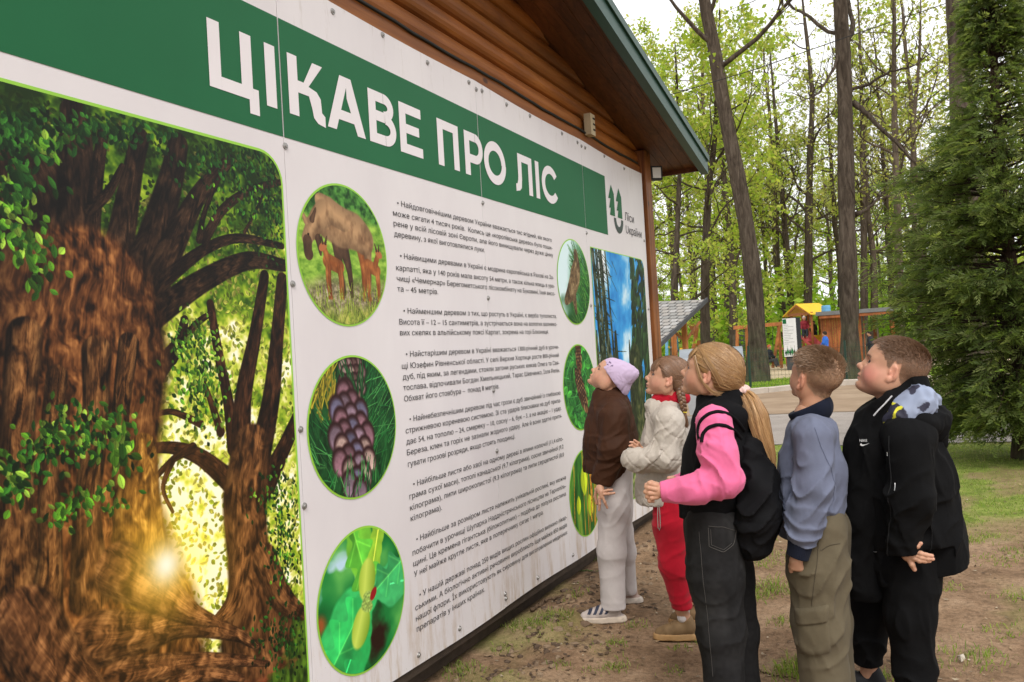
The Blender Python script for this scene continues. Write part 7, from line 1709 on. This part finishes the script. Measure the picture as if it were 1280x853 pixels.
# hood: black outer, patterned lining turned up behind the neck
S = Shape(); S.chain([p(1104, 540, .09), p(1128, 535, .13), p(1152, 530, .13), p(1168, 524, .04), p(1170, 524, -.04), p(1156, 524, -.12), p(1120, 530, -.10)], [.026, .036, .040, .042, .042, .04, .03], .03)
S.chain([p(1164, 532, .03), p(1172, 552, .0)], [.060, .038], .04, (LAT, 1.6)); S.disp(lambda P: drape(P, .006, 12, 121, (1, 1, 1))); V, F = cloth_mesh(S.field(.005)); K.emit('hood', V, F, m_black2)
S = Shape(); S.chain([p(1110, 522, .06), p(1126, 509, .075), p(1148, 500, .07), p(1164, 503, .0)], [.034, .050, .052, .040], .03, (LAT, 1.25)); S.chain([p(1112, 525, .11), p(1132, 518, .125), p(1154, 510, .10)], [.030, .038, .040], .03); S.disp(lambda P: drape(P, .005, 18, 131, (1, 1, 1))); V, F = cloth_mesh(S.field(.004), 1)
n1 = vnoise3(V*np.array([18, 18, 24]), 5)+.35*vnoise3(V*60, 6); lc = np.tile(np.array([.25, .29, .40]), (len(V), 1)); lc *= (.8+.4*vnoise3(V*40, 9))[:, None]; lc[n1 > .80] = (.035, .035, .06)
q0 = p(1112, 522, .09); dd = V-q0; near = (dd[:, 0]**2+dd[:, 2]**2) < .062**2; lc[near] = (.03, .03, .05); yl = near & (np.abs(np.sin((V[:, 0]*1.3+V[:, 2]*2.2)*30+n1*5)) > .88); lc[yl] = (.70, .66, .05)
K.emit('hood_lining', V, F, vcol('printed_lining', .6, .3), lc, 'pale blue hood lining with dark blotches and a yellow streak')
mb = MB(); mb.tube([p(1115, 495, .135), p(1106, 505, .145), p(1098, 513, .15), p(1092, 520, .15)], .003, 5); K.emit('piping', np.concatenate(mb.v), np.array([q for q in mb.f if len(q) == 4]), plain('reflective_piping', (.5, .5, .52), .4))
# small white mark on the chest: word and swoosh
mkm = plain('white_transfer', (.7, .7, .7), .6)
me = text_mesh('chest_mark', 'NIKE', mkm, None, 0, 0, 0, .014, .026, weight=.0006); co = np.zeros(len(me.data.vertices)*3, np.float32); me.data.vertices.foreach_get('co', co); co = co.reshape(-1, 3)
o0 = p(1074.5, 553, .15); rd = p(1084, 553, .15)-o0; rd /= np.linalg.norm(rd); mp = o0+co[:, 1:2]*rd+co[:, 2:3]*np.array([0, 0, 1.]); 
for _ in range(6): mp[:, 1] -= np.minimum(cf.sample(mp), 9)*.5*0
fl2 = [(0, 0), (.006, -.004), (.013, -.003), (.034, .007), (.015, .0015), (.008, .002), (.004, .007)]
yy = .0
hf = f
def chest_y(P):
    P = P.copy(); P[:, 1] = .30
    for _ in range(60):
        d = np.minimum(K.hood_s(P), 9); P[:, 1] -= np.maximum(d, 0)*.7
    return P
S2 = Shape(); S2.chain([p(1112, 510, 0), p(1095, 560, 0), p(1082, 640, 0), p(1080, 728, 0)], [.105, .115, .105, .095], .03, fl); f2 = S2.field(.006); K.hood_s = lambda P: np.minimum(f2.sample(P), cf.sample(P))
yc_ = chest_y(mp)[:, 1].max()+.004; mp[:, 1] = yc_
me.data.vertices.foreach_set('co', mp.astype(np.float32).ravel()); me.data.update(); me.parent = K.t
sw = np.array([o0+rd*a+np.array([0, 0, b-.012]) for a, b in fl2]); sw[:, 1] = yc_; fast_mesh('chest_mark', sw, [[0, 1, 2, 3, 4, 5, 6]], mkm, K.t)
S = Shape(); S.chain([p(1138, 700, .06), p(1138, 770, .09), p(1144, 835, .11), p(1146, 880, .12)], [.115, .088, .070, .060], .03)
S.chain([p(1092, 700, -.05), p(1089, 760, -.08), p(1086, 800, -.10), p(1085, 829, -.11)], [.090, .078, .066, .058], .03); S.ell(p(1116, 700, 0), (.12, .13, .09), .04)
S.disp(lambda P: drape(P, .007, 9, 141, (1, 1, .5))+folds(P, p(1086, 815, -.05), (0, 0, 1), 15, .010, .08, 3)+folds(P, p(1146, 850, .15), (0, 0, 1), 13, .010, .10, 5)); f = S.field(.005)
z2 = p(1085, 831, -.1)[2]; f.plane((0, 0, z2), (0, 0, -1), .003, ((-.1, -.4, -.1), (.6, -.0, z2+.1))); f.plane((0, 0, .05), (0, 0, -1), .003); V, F = cloth_mesh(f); K.emit('trousers', V, F, m_black2)
h1 = p(1098, 862, -.11); h1[2] = 0; shoe(K, (h1[0]-.02, h1[1], 0), .0, .22, (.012, .012, .014), (.03, .03, .03), None, label='black trainer')
h2 = p(1160, 905, .13); h2[2] = 0; shoe(K, (h2[0]-.02, h2[1], 0), .0, .22, (.012, .012, .014), (.03, .03, .03), None, label='black trainer')
w0, w1 = p(1129, 683, .20), p(1134, 693, .205); d = .225
fing = [[p(1143, 689.5, d), p(1151, 692, d+.006), p(1158, 694, d+.004), p(1165, 695, d)], [p(1143, 693.5, d), p(1151, 697, d+.006), p(1159, 698.5, d+.002), p(1166, 699, d-.002)],
        [p(1142, 697.5, d), p(1149, 701, d+.006), p(1156, 701.5, d), p(1162, 701.5, d-.006)], [p(1142, 687, d+.006), p(1147, 683, d+.016), p(1151, 679.5, d+.016)]]
K.body_parts.append(hand(fing, (p(1135, 694, .21), p(1142, 693, d-.004), p(1142, 686, 0)-p(1142, 699, 0), .017), (w0, w1), [p(1137, 699, .215), p(1140, 706, .22), p(1143, 712, .215)], r=.0088))
finish_body(K, [([p(1120, 510, 0), p(1125, 700, 0)], [.07, .11]), ([p(1142, 705, .07), p(1147, 835, .12), p(1150, 890, .13)], [.07, .045, .035]), ([p(1095, 705, -.05), p(1086, 800, -.1), p(1086, 845, -.11)], [.07, .04, .032]), ([p(1135, 555, .175), p(1139, 625, .215), w0], [.04, .035, .024]), ([p(1130, 555, -.17), p(1126, 625, -.21), p(1110, 690, -.19)], [.04, .035, .024])])
# ------------------------------------------------------------------ playground, hut, shelter, fence and people beyond the path
def V3(*a): return np.array(a, float)
m_owood = wood_mat('orange_wood', (.30, .10, .03, 1), (.48, .17, .05, 1), (.62, .25, .08, 1), 2, .5, .6, False)
m_yel = plain('yellow_plastic', (.80, .48, .03), .45, .08, 4, .4)
m_redp = plain('red_plastic', (.72, .12, .13), .45, .08, 4, .4)
m_blu = plain('blue_plastic', (.16, .42, .66), .4, .1, 4, .4)
m_dkroof = plain('dark_felt', (.07, .07, .075), .8, .2, 6)
m_gpost = plain('green_post_paint', (.010, .035, .022), .5, .2, 20, .4)
def cam_dir(px):                                              # horizontal frame facing the camera at a column of the photo
    d = ray(px, 420).copy(); d[2] = 0; d /= np.linalg.norm(d); return d, np.array([d[1], -d[0], 0.])
# long bare limbs of the straight oak
oak2 = [o for o in bpy.data.objects if o.get('label', '').startswith('thick straight oak')][0]
for Lp in ([(1066, 128), (1078, 137), (1098, 158), (1125, 183), (1150, 212), (1166, 240)], [(1062, 112), (1085, 106), (1110, 90), (1140, 84), (1165, 66)], [(1052, 60), (1040, 90), (1022, 118), (1000, 128)], [(1066, 270), (1085, 262), (1105, 240)]):
    P_ = np.array([CAMP+ray(*q)*(25.5-.25*i) for i, q in enumerate(Lp)])-np.array(oak2.location); t_ = np.linspace(0, len(P_)-1, 24); W = np.stack([np.interp(t_, range(len(P_)), P_[:, i]) for i in range(3)], 1); W[1:] += RNG.normal(0, .012, W[1:].shape)
    b = MB(); b.tube(W, np.linspace(.10 if Lp[0][0] > 1063 else .06, .015, 24), 7)
    for k in range(4, 24, 2):
        a = W[k]; d = np.array([RNG.normal()*.5, RNG.normal()*.4, .5+RNG.random()*.6]); P2 = [a]
        for j in range(6): d = d+RNG.normal(0, .15, 3); P2.append(P2[-1]+d*.22)
        b.tube(P2, np.linspace(.018, .004, 7), 3)
    b.build('limb', m_bark, oak2, smooth=True)
# wire fence
froot = thing('wire_fence', 'dark green wire mesh fence on slim posts behind the pale kerb', 'fence'); fp = []
for px, Z in ((560, 28.5), (700, 26.5), (820, 25.2), (938.5, 24.2), (1059, 23.9), (1180, 23.7), (1300, 23.6), (1420, 23.6)): fp.append(at_dist(px, Z, 0.))
for q in fp: b = MB(); b.box((q[0], q[1], .62), (.06, .06, 1.28)); b.build('post', m_gpost, froot)
b = MB()
for a, c in zip(fp[:-1], fp[1:]):
    for z in np.arange(.08, 1.2, .14): b.bar((a[0], a[1], z), (c[0], c[1], z), .006)
    n = int(np.linalg.norm(c-a)/.10)
    for k in range(1, n): q = a+(c-a)*k/n; b.bar((q[0], q[1], .05), (q[0], q[1], 1.2), .005)
b.build('wire_mesh', m_gpost, froot)['kind'] = 'stuff'
# overhead wire
pts = [CAMP+ray(x, y)*24 for x, y in ((560, 185), (700, 158), (844, 117), (947, 86), (1060, 46), (1184, 4), (1300, -40), (1420, -90))]
b = MB(); b.tube(pts, .014, 5); tag(b.build('overhead_wire', plain('wire_rubber', (.02, .02, .02))), 'thin dark wire stretched high across the trees', 'wire')
# shelter with shingled roof
R0, R1 = CAMP+ray(884, 375)*26, CAMP+ray(700, 382)*26; E0, E1 = CAMP+ray(818, 439)*22.6, CAMP+ray(634, 450)*22.6
rd = (R1-R0); Lr = np.linalg.norm(rd); rd /= Lr; E0 = E0; sl = E0-R0; sl -= rd*(sl @ rd)*.0; Ls = np.linalg.norm(sl); sd_ = sl/Ls; nn = np.cross(sd_, rd); nn *= np.sign(nn[2]); nn /= np.linalg.norm(nn)
sh_t = thing('shelter', 'small wooden shelter with grey shingle roof standing past the cabin corner', 'shelter', at_dist(850, 24.5, 0.)); S0_ = np.array(sh_t.location)
def sbuild(b, n, m_, par=None): o = b.build(n, m_, par or sh_t, loc=(-S0_[0], -S0_[1], -S0_[2])); return o
b = MB(); q = [R0, R0+rd*Lr, R0+rd*Lr+sl, R0+sl]; q2 = [v-nn*.06 for v in q]; b.add(np.array(q+q2), [(0, 1, 2, 3), (7, 6, 5, 4), (0, 3, 7, 4), (0, 4, 5, 1), (3, 2, 6, 7), (1, 5, 6, 2)]); sbuild(b, 'roof', m_dkroof)
mats = [plain('shingle_'+n, c, .95, .15, 30) for n, c in (('pale', (.33, .32, .31)), ('mid', (.24, .235, .225)), ('warm', (.29, .27, .25)))]
rows, cols_ = 15, 19; sw_, sh_ = .235, Ls/rows; protos = {}
for r_ in range(rows):
    for c_ in range(cols_):
        if c_*sw_+.3 > 2.9+r_*.12*1.5: continue
        mi = int(RNG.integers(3)); off = (.5*(r_ % 2))*sw_
        if mi not in protos:
            bb = MB(); u0, u1 = .004, sw_-.004; a_ = rd; 
            V = [a_*u0+nn*.012, a_*u1+nn*.012, a_*(u1-.02)+sd_*(sh_*1.06)+nn*.030, a_*(u0+.02)+sd_*(sh_*1.06)+nn*.030]; V += [v-nn*.011 for v in V]
            bb.add(np.array(V), [(0, 1, 2, 3), (3, 2, 6, 7), (1, 5, 6, 2), (0, 3, 7, 4)]); o = bb.build('shingle', mats[mi], sh_t); protos[mi] = o
        else: o = protos[mi].copy(); link(o, sh_t)
        w_ = R0+rd*(c_*sw_+off*1-.0)+sd_*(r_*sh_-.0); o.location = tuple(w_-S0_)
for dd in (0, .0):
    pass
b = MB(); b.bar(R0+nn*.01, R0+sl+nn*.01, .05, .13); sbuild(b, 'rake_trim', m_dkroof)
for px, Z, top in ((860, 25.4, 2.35), (800, 25.4, 2.3), (846, 27.4, 2.2)):
    q = at_dist(px, Z, 0.); b = MB(); b.bar((q[0], q[1], 0), (q[0], q[1], top), .15); sbuild(b, 'post', m_owood)
q = at_dist(860, 25.4, 0.); b = MB(); b.bar((q[0], q[1], 1.5), tuple(V3(q[0], q[1], 2.1)+rd*.6), .08); b.bar((q[0], q[1], 1.5), tuple(V3(q[0], q[1], 2.1)-rd*.5), .08); sbuild(b, 'brace', m_owood)
# climbing frame behind the shelter
def at_px(px, py, Z): return CAMP+ray(px, py)*Z
cf_t = thing('climbing_frame', 'blue and yellow climbing frame with slanted orange beams seen below the shelter roof', 'climbing frame', at_dist(845, 33, 0.)); F0 = np.array(cf_t.location)
def frame_bar(name, a, c, w_, m_, root, O): b = MB(); b.bar(a-O, c-O, w_); return b.build(name, m_, root)
for px in (834, 846): frame_bar('post', at_px(px, 462, 33), at_px(px-1, 404, 33), .10, m_blu, cf_t, F0)
for py in (412, 423, 434): frame_bar('rung', at_px(834, py, 33), at_px(846, py, 33), .05, m_yel, cf_t, F0)
for a, c in (((848, 408), (838, 462)), ((866, 405), (878, 450)), ((872, 408), (862, 460)), ((858, 398), (880, 440))): frame_bar('beam', at_px(*a, 33.5), at_px(*c, 33.5), .13, m_owood, cf_t, F0)
for a, c in (((852, 435), (850, 460)), ((880, 436), (882, 455))): frame_bar('yellow_leg', at_px(*a, 32.6), at_px(*c, 32.6), .12, m_yel, cf_t, F0)
# swing frame
sw_t = thing('swing_frame', 'orange wooden swing frame with a chain ladder between the big oaks', 'swing frame', at_dist(950, 38, 0.)); F0 = np.array(sw_t.location)
frame_bar('top_beam', at_px(917, 410, 38), at_px(981, 404.5, 38), .17, m_owood, sw_t, F0)
for a, c in (((922, 408), (921, 462)), ((933, 408), (935, 462)), ((973, 405), (977, 460)), ((975, 405), (966, 460)), ((979, 405), (985, 458))): frame_bar('post', at_px(*a, 38), at_px(*c, 38), .13, m_owood, sw_t, F0)
frame_bar('crossbar', at_px(970, 436, 38), at_px(982, 436, 38), .08, m_owood, sw_t, F0)
mch = plain('ladder_chain', (.05, .05, .055), .6)
for x in (925, 930): frame_bar('chain', at_px(x, 410, 38), at_px(x, 458, 38), .035, mch, sw_t, F0)
for py in range(413, 458, 6): frame_bar('rung', at_px(924, py, 38), at_px(931, py+1.5, 38), .05, mch, sw_t, F0)
for x in (958, 966): frame_bar('chain', at_px(x, 408, 38), at_px(x-1 if x < 960 else x, 447, 38), .02, mch, sw_t, F0)
frame_bar('seat', at_px(957, 447.5, 38), at_px(967, 447, 38), .06, mch, sw_t, F0)
# play tower with two slides
pt = thing('play_tower', 'wooden play tower with yellow gable roof and a red and a yellow slide', 'play tower', at_dist(1015, 39, 0.)); F0 = np.array(pt.location); dv, rv = cam_dir(1015); dv0, rv0 = dv, rv; up = V3(0, 0, 1); ca_, sa_ = math.cos(.75), math.sin(.75); rv, dv = rv*ca_-dv*sa_, dv*ca_+rv*sa_
def L(u, d, z): return F0+rv*u+dv*d+up*z
for u in (-.60, .06, .62):
    for d in (-.5, .6): frame_bar('post', L(u, d, 0), L(u, d, 2.55), .10, m_owood, pt, F0)
for z in (1.15, 1.85): frame_bar('rail', L(-.62, -.5, z), L(.64, -.5, z), .09, m_owood, pt, F0)
frame_bar('rail', L(-.70, -.56, 2.5), L(.72, -.56, 2.5), .12, m_owood, pt, F0)
b = MB(); b.add(np.array([L(-.62, -.5, 1.0), L(.64, -.5, 1.0), L(.64, .6, 1.0), L(-.62, .6, 1.0)]+[L(-.62, -.5, .93), L(.64, -.5, .93), L(.64, .6, .93), L(-.62, .6, .93)])-F0, [(0, 1, 2, 3), (7, 6, 5, 4), (0, 4, 5, 1), (1, 5, 6, 2), (2, 6, 7, 3), (3, 7, 4, 0)]); b.build('platform', m_owood, pt)
for s_ in (-1, 1):
    q = [L(-.08, -.72, 3.0), L(-.08, .8, 3.0), L(-.08+s_*.88, .8, 2.46), L(-.08+s_*.88, -.72, 2.46)]; q2 = [v-up*.04 for v in q]
    b = MB(); b.add(np.array(q+q2)-F0, [(0, 1, 2, 3), (7, 6, 5, 4), (0, 4, 5, 1), (1, 5, 6, 2), (2, 6, 7, 3), (3, 7, 4, 0)]); b.build('roof_panel', m_yel, pt)
b = MB(); b.bar(L(-.5, -.70, 2.62)-F0, L(-.08, -.70, 2.9)-F0, .05); b.bar(L(.4, -.70, 2.62)-F0, L(-.08, -.70, 2.9)-F0, .05); b.build('gable_brace', m_owood, pt)
def slide(u0, m_):
    t_ = np.linspace(0, 1, 14); b = MB(); V = []; prof = [(-.22, .22), (-.20, .02), (-.10, 0), (.10, 0), (.20, .02), (.22, .22)]
    for k in t_:
        z = 1.22*(1-k)**1.1+.25; d = -.35-1.3*k
        for x, h_ in prof: V.append(F0+rv0*(u0+x*1.15+1.05*k)+dv0*d+up*(z+h_)-F0)
    n = len(prof); F = [(i*n+j, i*n+j+1, (i+1)*n+j+1, (i+1)*n+j) for i in range(13) for j in range(n-1)]; b.add(V, F); o = b.build('slide', m_, pt, smooth=True)
slide(-.28, m_redp); slide(.24, m_yel)
# wooden hut with flat roof and blue barrel
ht = thing('wooden_hut', 'low orange brown wooden hut with dark flat roof behind the straight oak', 'hut', at_dist(1080, 36, 0.)); F0 = np.array(ht.location); dv, rv = cam_dir(1080)
m_hut = wood_mat('hut_plank', (.22, .06, .018, 1), (.36, .11, .03, 1), (.47, .16, .05, 1), 2, .7, .6, False)
for k in range(17):
    u = -1.62+.098*k
    b = MB(); q = L(u, 0, 1.1)-F0; b.box(q, (.092, .03, 2.25), np.stack([rv, dv, up], 1)); b.build('wall_plank', m_hut, ht)
b = MB(); b.box(L(.6, 1.9, 1.1)-F0, (4.6, .04, 2.2), np.stack([rv, dv, up], 1)); o = b.build('back_wall', m_hut, ht); o.location = tuple(rv*-3.0*0)
bpy.data.objects.remove(o)
b = MB(); b.box(L(-1.64, .95, 1.1)-F0, (.04, 1.9, 2.25), np.stack([rv, dv, up], 1)); b.build('side_wall', m_hut, ht)
b = MB(); b.box(L(.10, .95, 1.1)-F0, (.04, 1.9, 2.25), np.stack([rv, dv, up], 1)); b.build('side_wall', m_hut, ht)
for u, d in ((1.25, 0), (1.25, 1.9), (.55, 1.9)): b = MB(); b.box(L(u, d, 1.15)-F0, (.14, .14, 2.3), np.stack([rv, dv, up], 1)); b.build('post', m_hut, ht)
b = MB(); b.box(L(-.05, .9, 2.36)-F0, (3.5, 2.6, .09), np.stack([rv, dv, up], 1)); b.build('roof', m_dkroof, ht)
b = MB(); b.box(L(-.05, -.42, 2.40)-F0, (3.56, .03, .17), np.stack([rv, dv, up], 1)); b.build('fascia', plain('grey_fascia', (.16, .16, .165), .6), ht)
b = MB(); b.box(L(-.05, -.36, 2.24)-F0, (3.3, .08, .12), np.stack([rv, dv, up], 1)); b.build('beam', m_hut, ht)
brl = thing('blue_barrel', 'light blue barrel standing on the hut roof beside the yellow play roof', 'barrel', L(-1.42, .3, 2.41))
b = MB(); b.tube([(0, 0, 0), (0, 0, .03), (0, 0, .34), (0, 0, .36)], [.18, .195, .195, .18], 20); b.build('drum', m_blu, brl, smooth=False)
b = MB(); b.tube([(0, 0, .12), (0, 0, .14)], [.203, .203], 20); b.tube([(0, 0, .24), (0, 0, .26)], [.203, .203], 20); b.build('hoop', m_blu, brl)
# information totem
tt = thing('information_stand', 'white upright information stand with dark side near the play tower', 'information stand', at_dist(993, 36, 0.)); F0 = np.array(tt.location); dv, rv = cam_dir(993)
M3 = np.stack([rv, dv, up], 1)
b = MB(); b.box(L(.0, .15, 1.42)-F0, (.74, .36, 1.72), M3); b.build('case', plain('anthracite', (.025, .027, .032), .5), tt)
b = MB(); b.box(L(-.10, -.045, 1.43)-F0, (.56, .02, 1.68), M3); b.build('front_panel', plain('stand_white', (.72, .72, .74), .5, .03), tt)
b = MB(); b.box(L(0, .15, .28)-F0, (.60, .26, .56), M3); b.build('base', m_dkroof, tt)
b = MB(); b.box(L(-.29, -.058, 2.14)-F0, (.15, .006, .2), M3); b.build('emblem', m_green, tt)
for k, (u, h_) in enumerate(((-.30, .26), (-.22, .36), (-.13, .30), (-.04, .38), (.05, .28), (.12, .20))):
    b = MB(); V = [L(u, -.060-.002*k, .62)-F0, L(u+.05, -.060-.002*k, .66+h_*.4)-F0, L(u, -.060-.002*k, .62+h_)-F0, L(u-.05, -.060-.002*k, .66+h_*.4)-F0]; b.add(V, [(0, 1, 2, 3)]); b.build('printed_leaf', plain('leaf_print', (.03, .20, .06) if k % 2 else (.01, .06, .03), .5), tt)
mi_ = plain('stand_text', (.30, .31, .33), .6)
for z in np.arange(1.15, 2.0, .075):
    b = MB(); wd = .42*(.7+.3*math.sin(z*37)); b.box(L(-.34+wd/2, -.0565, z)-F0, (wd, .003, .018), M3); b.build('text_line', mi_, tt)
# large grey waste container with rounded lid
wc = thing('waste_container', 'large pale grey waste container with rounded lid beyond the blonde girl', 'container', at_dist(894, 14.2, 0.)); F0 = np.array(wc.location); dv, rv = cam_dir(894); M3 = np.stack([rv, dv, up], 1)
m_bin = plain('grey_container', (.36, .37, .38), .45, .08, 5, .4); m_lid = plain('grey_blue_lid', (.22, .245, .27), .35, .06, 5, .5)
b = MB(); V = []
for z, w2, d2 in ((.18, .42, .30), (1.06, .525, .42)): V += [L(x*w2, y*d2+.4, z)-F0 for x, y in ((-1, -1), (1, -1), (1, 1), (-1, 1))]
b.add(V, [(3, 2, 1, 0), (0, 1, 5, 4), (1, 2, 6, 5), (2, 3, 7, 6), (3, 0, 4, 7)]); b.build('bin_body', m_bin, wc)
b = MB(); V = []; n = 14
for x in (-.54, .54):
    for k in range(n+1): a = math.pi*k/n; V.append(L(x, .4-.44*math.cos(a), 1.07+.27*math.sin(a))-F0)
b.add(V, [(k, k+1, n+2+k, n+1+k) for k in range(n)]+[tuple(range(n, -1, -1)), tuple(n+1+k for k in range(n+1))]); b.build('lid', m_lid, wc, smooth=False)
b = MB(); b.box(L(0, -.03, 1.06)-F0, (1.12, .06, .06), M3); b.box(L(0, .83, 1.06)-F0, (1.12, .06, .06), M3); b.build('rim', m_bin, wc)
for x in (-.36, .36):
    for y in (.15, .65): b = MB(); q = L(x, y, .09)-F0; b.tube([q-rv*.02, q+rv*.02], .09, 14); b.build('wheel', m_dkroof, wc)
# people far away: one skin-tight body each, clothes and hair as parts
def small_person(label, px, Z, z0, face, top_c, leg_c, hair_c, pose='stand', hat=None, h=1.3):
    q = at_dist(px, Z, 0.); t_ = thing('person', label, 'person', (q[0], q[1], z0)); dv, rv = cam_dir(px); a = math.radians(face); f = np.array([math.cos(a), math.sin(a), 0.]); t_.rotation_euler.z = math.atan2((rv*f[0]+dv*f[1])[1], (rv*f[0]+dv*f[1])[0])
    s_ = h/1.3; hip = V3(0, 0, .62 if pose == 'stand' else .32)*s_; ch = hip+V3(0, 0, .36)*s_; hd = hip+V3(.02, 0, .60)*s_
    if pose == 'stand': legs = [[hip+V3(0, k*.07, 0), V3(.03, k*.08, .34), V3(0.0+k*.04, k*.09, .05)] for k in (-1, 1)]
    else: legs = [[hip+V3(0, k*.07, 0), hip+V3(.30, k*.08, .03), hip+V3(.40, k*.08, -.26)] for k in (-1, 1)]
    arms = [[ch+V3(0, k*.13, .06)*s_, ch+V3(.03, k*.18, -.12)*s_, ch+V3(.15, k*.15, -.22)*s_] for k in (-1, 1)]
    B = Shape(); B.chain([hip, ch, hd-V3(0, 0, .1)], [.075, .075, .04], .02); B.ell(hd, (.088, .072, .108)); B.ell(hd+V3(.085, 0, -.01), (.02, .015, .02), .01); B.ell(hd+V3(0, .074, 0), (.015, .012, .022), .01); B.ell(hd+V3(0, -.074, 0), (.015, .012, .022), .01)
    for l in legs: B.chain(l, [.06, .045, .035], .02); B.cap(l[-1]-V3(0, 0, .015), l[-1]+V3(.12, 0, -.015), .032, .028, .01)
    for l in arms: B.chain(l, [.035, .03, .022], .02); B.cap(l[-1], l[-1]+V3(.06, 0, -.02), .022, .016, .01)
    V, F = cloth_mesh(B.field(.016)); fast_mesh('body', V, F, m_skin, t_, col=np.tile(SKIN, (len(V), 1)), smooth=True)
    S = Shape(); S.chain([hip+V3(0, 0, .02), ch, ch+V3(0, 0, .07)], [.11, .12, .09], .03, (LAT, 1.25)); 
    for l in arms: S.chain(l, [.06, .055, .045], .02)
    S.disp(lambda P: drape(P, .008, 9, 3, (1, 1, 1))); V, F = cloth_mesh(S.field(.016)); fast_mesh('jacket', V, F, top_c, t_, smooth=True)
    S = Shape(); S.ell(hip, (.105, .125, .10)); 
    for l in legs: S.chain(l, [.085, .068, .055], .03)
    V, F = cloth_mesh(S.field(.016)); fast_mesh('trousers', V, F, leg_c, t_, smooth=True)
    S = Shape(); S.ell(hd+V3(-.015, 0, .03), (.098, .084, .098)); S.plane(hd+V3(.045, 0, .02), (.8, 0, -.6), .006); V, F = cloth_mesh(S.field(.012)); fast_mesh('hair' if hat is None else 'cap', V, F, hat or hair_c, t_, smooth=True)
def fm(n, c): return plain(n, c, .85, .15, 9)
mh = fm('dark_hair', (.03, .02, .014)); mdk = fm('dark_cloth', (.02, .022, .03)); mgy = fm('grey_cloth', (.07, .07, .075))
small_person('person in teal jacket under the edge of the shelter roof', 847, 31, .55, 180, fm('teal_cloth', (.03, .17, .22)), mdk, mh, hat=fm('grey_cap', (.35, .38, .42)))
small_person('person in dark clothes seated on the swing between the oaks', 963, 37.9, .08, -35, mdk, mgy, mh, 'sit', fm('orange_cap', (.45, .12, .05)), 1.35)
small_person('person in maroon jacket and white cap at the top of the red slide', 1009, 38.5, 1.36, -90, fm('maroon_cloth', (.22, .02, .03)), mdk, mh, 'sit', fm('white_cap', (.6, .55, .55)), 1.3)
small_person('small figure in dark green beside the yellow slide', 1020, 39.0, 1.10, -90, fm('moss_cloth', (.05, .06, .03)), mdk, mh, 'stand', None, 1.0)
small_person('person in bright blue jacket standing below the yellow slide', 1034, 34.6, .22, 160, fm('blue_cloth', (.03, .13, .52)), fm('navy_cloth', (.02, .03, .06)), mh, 'stand', None, 1.35)
small_person('person in black leaning in the doorway of the hut', 1090, 34.5, .12, 180, mdk, mdk, mh, 'stand', None, 1.35)
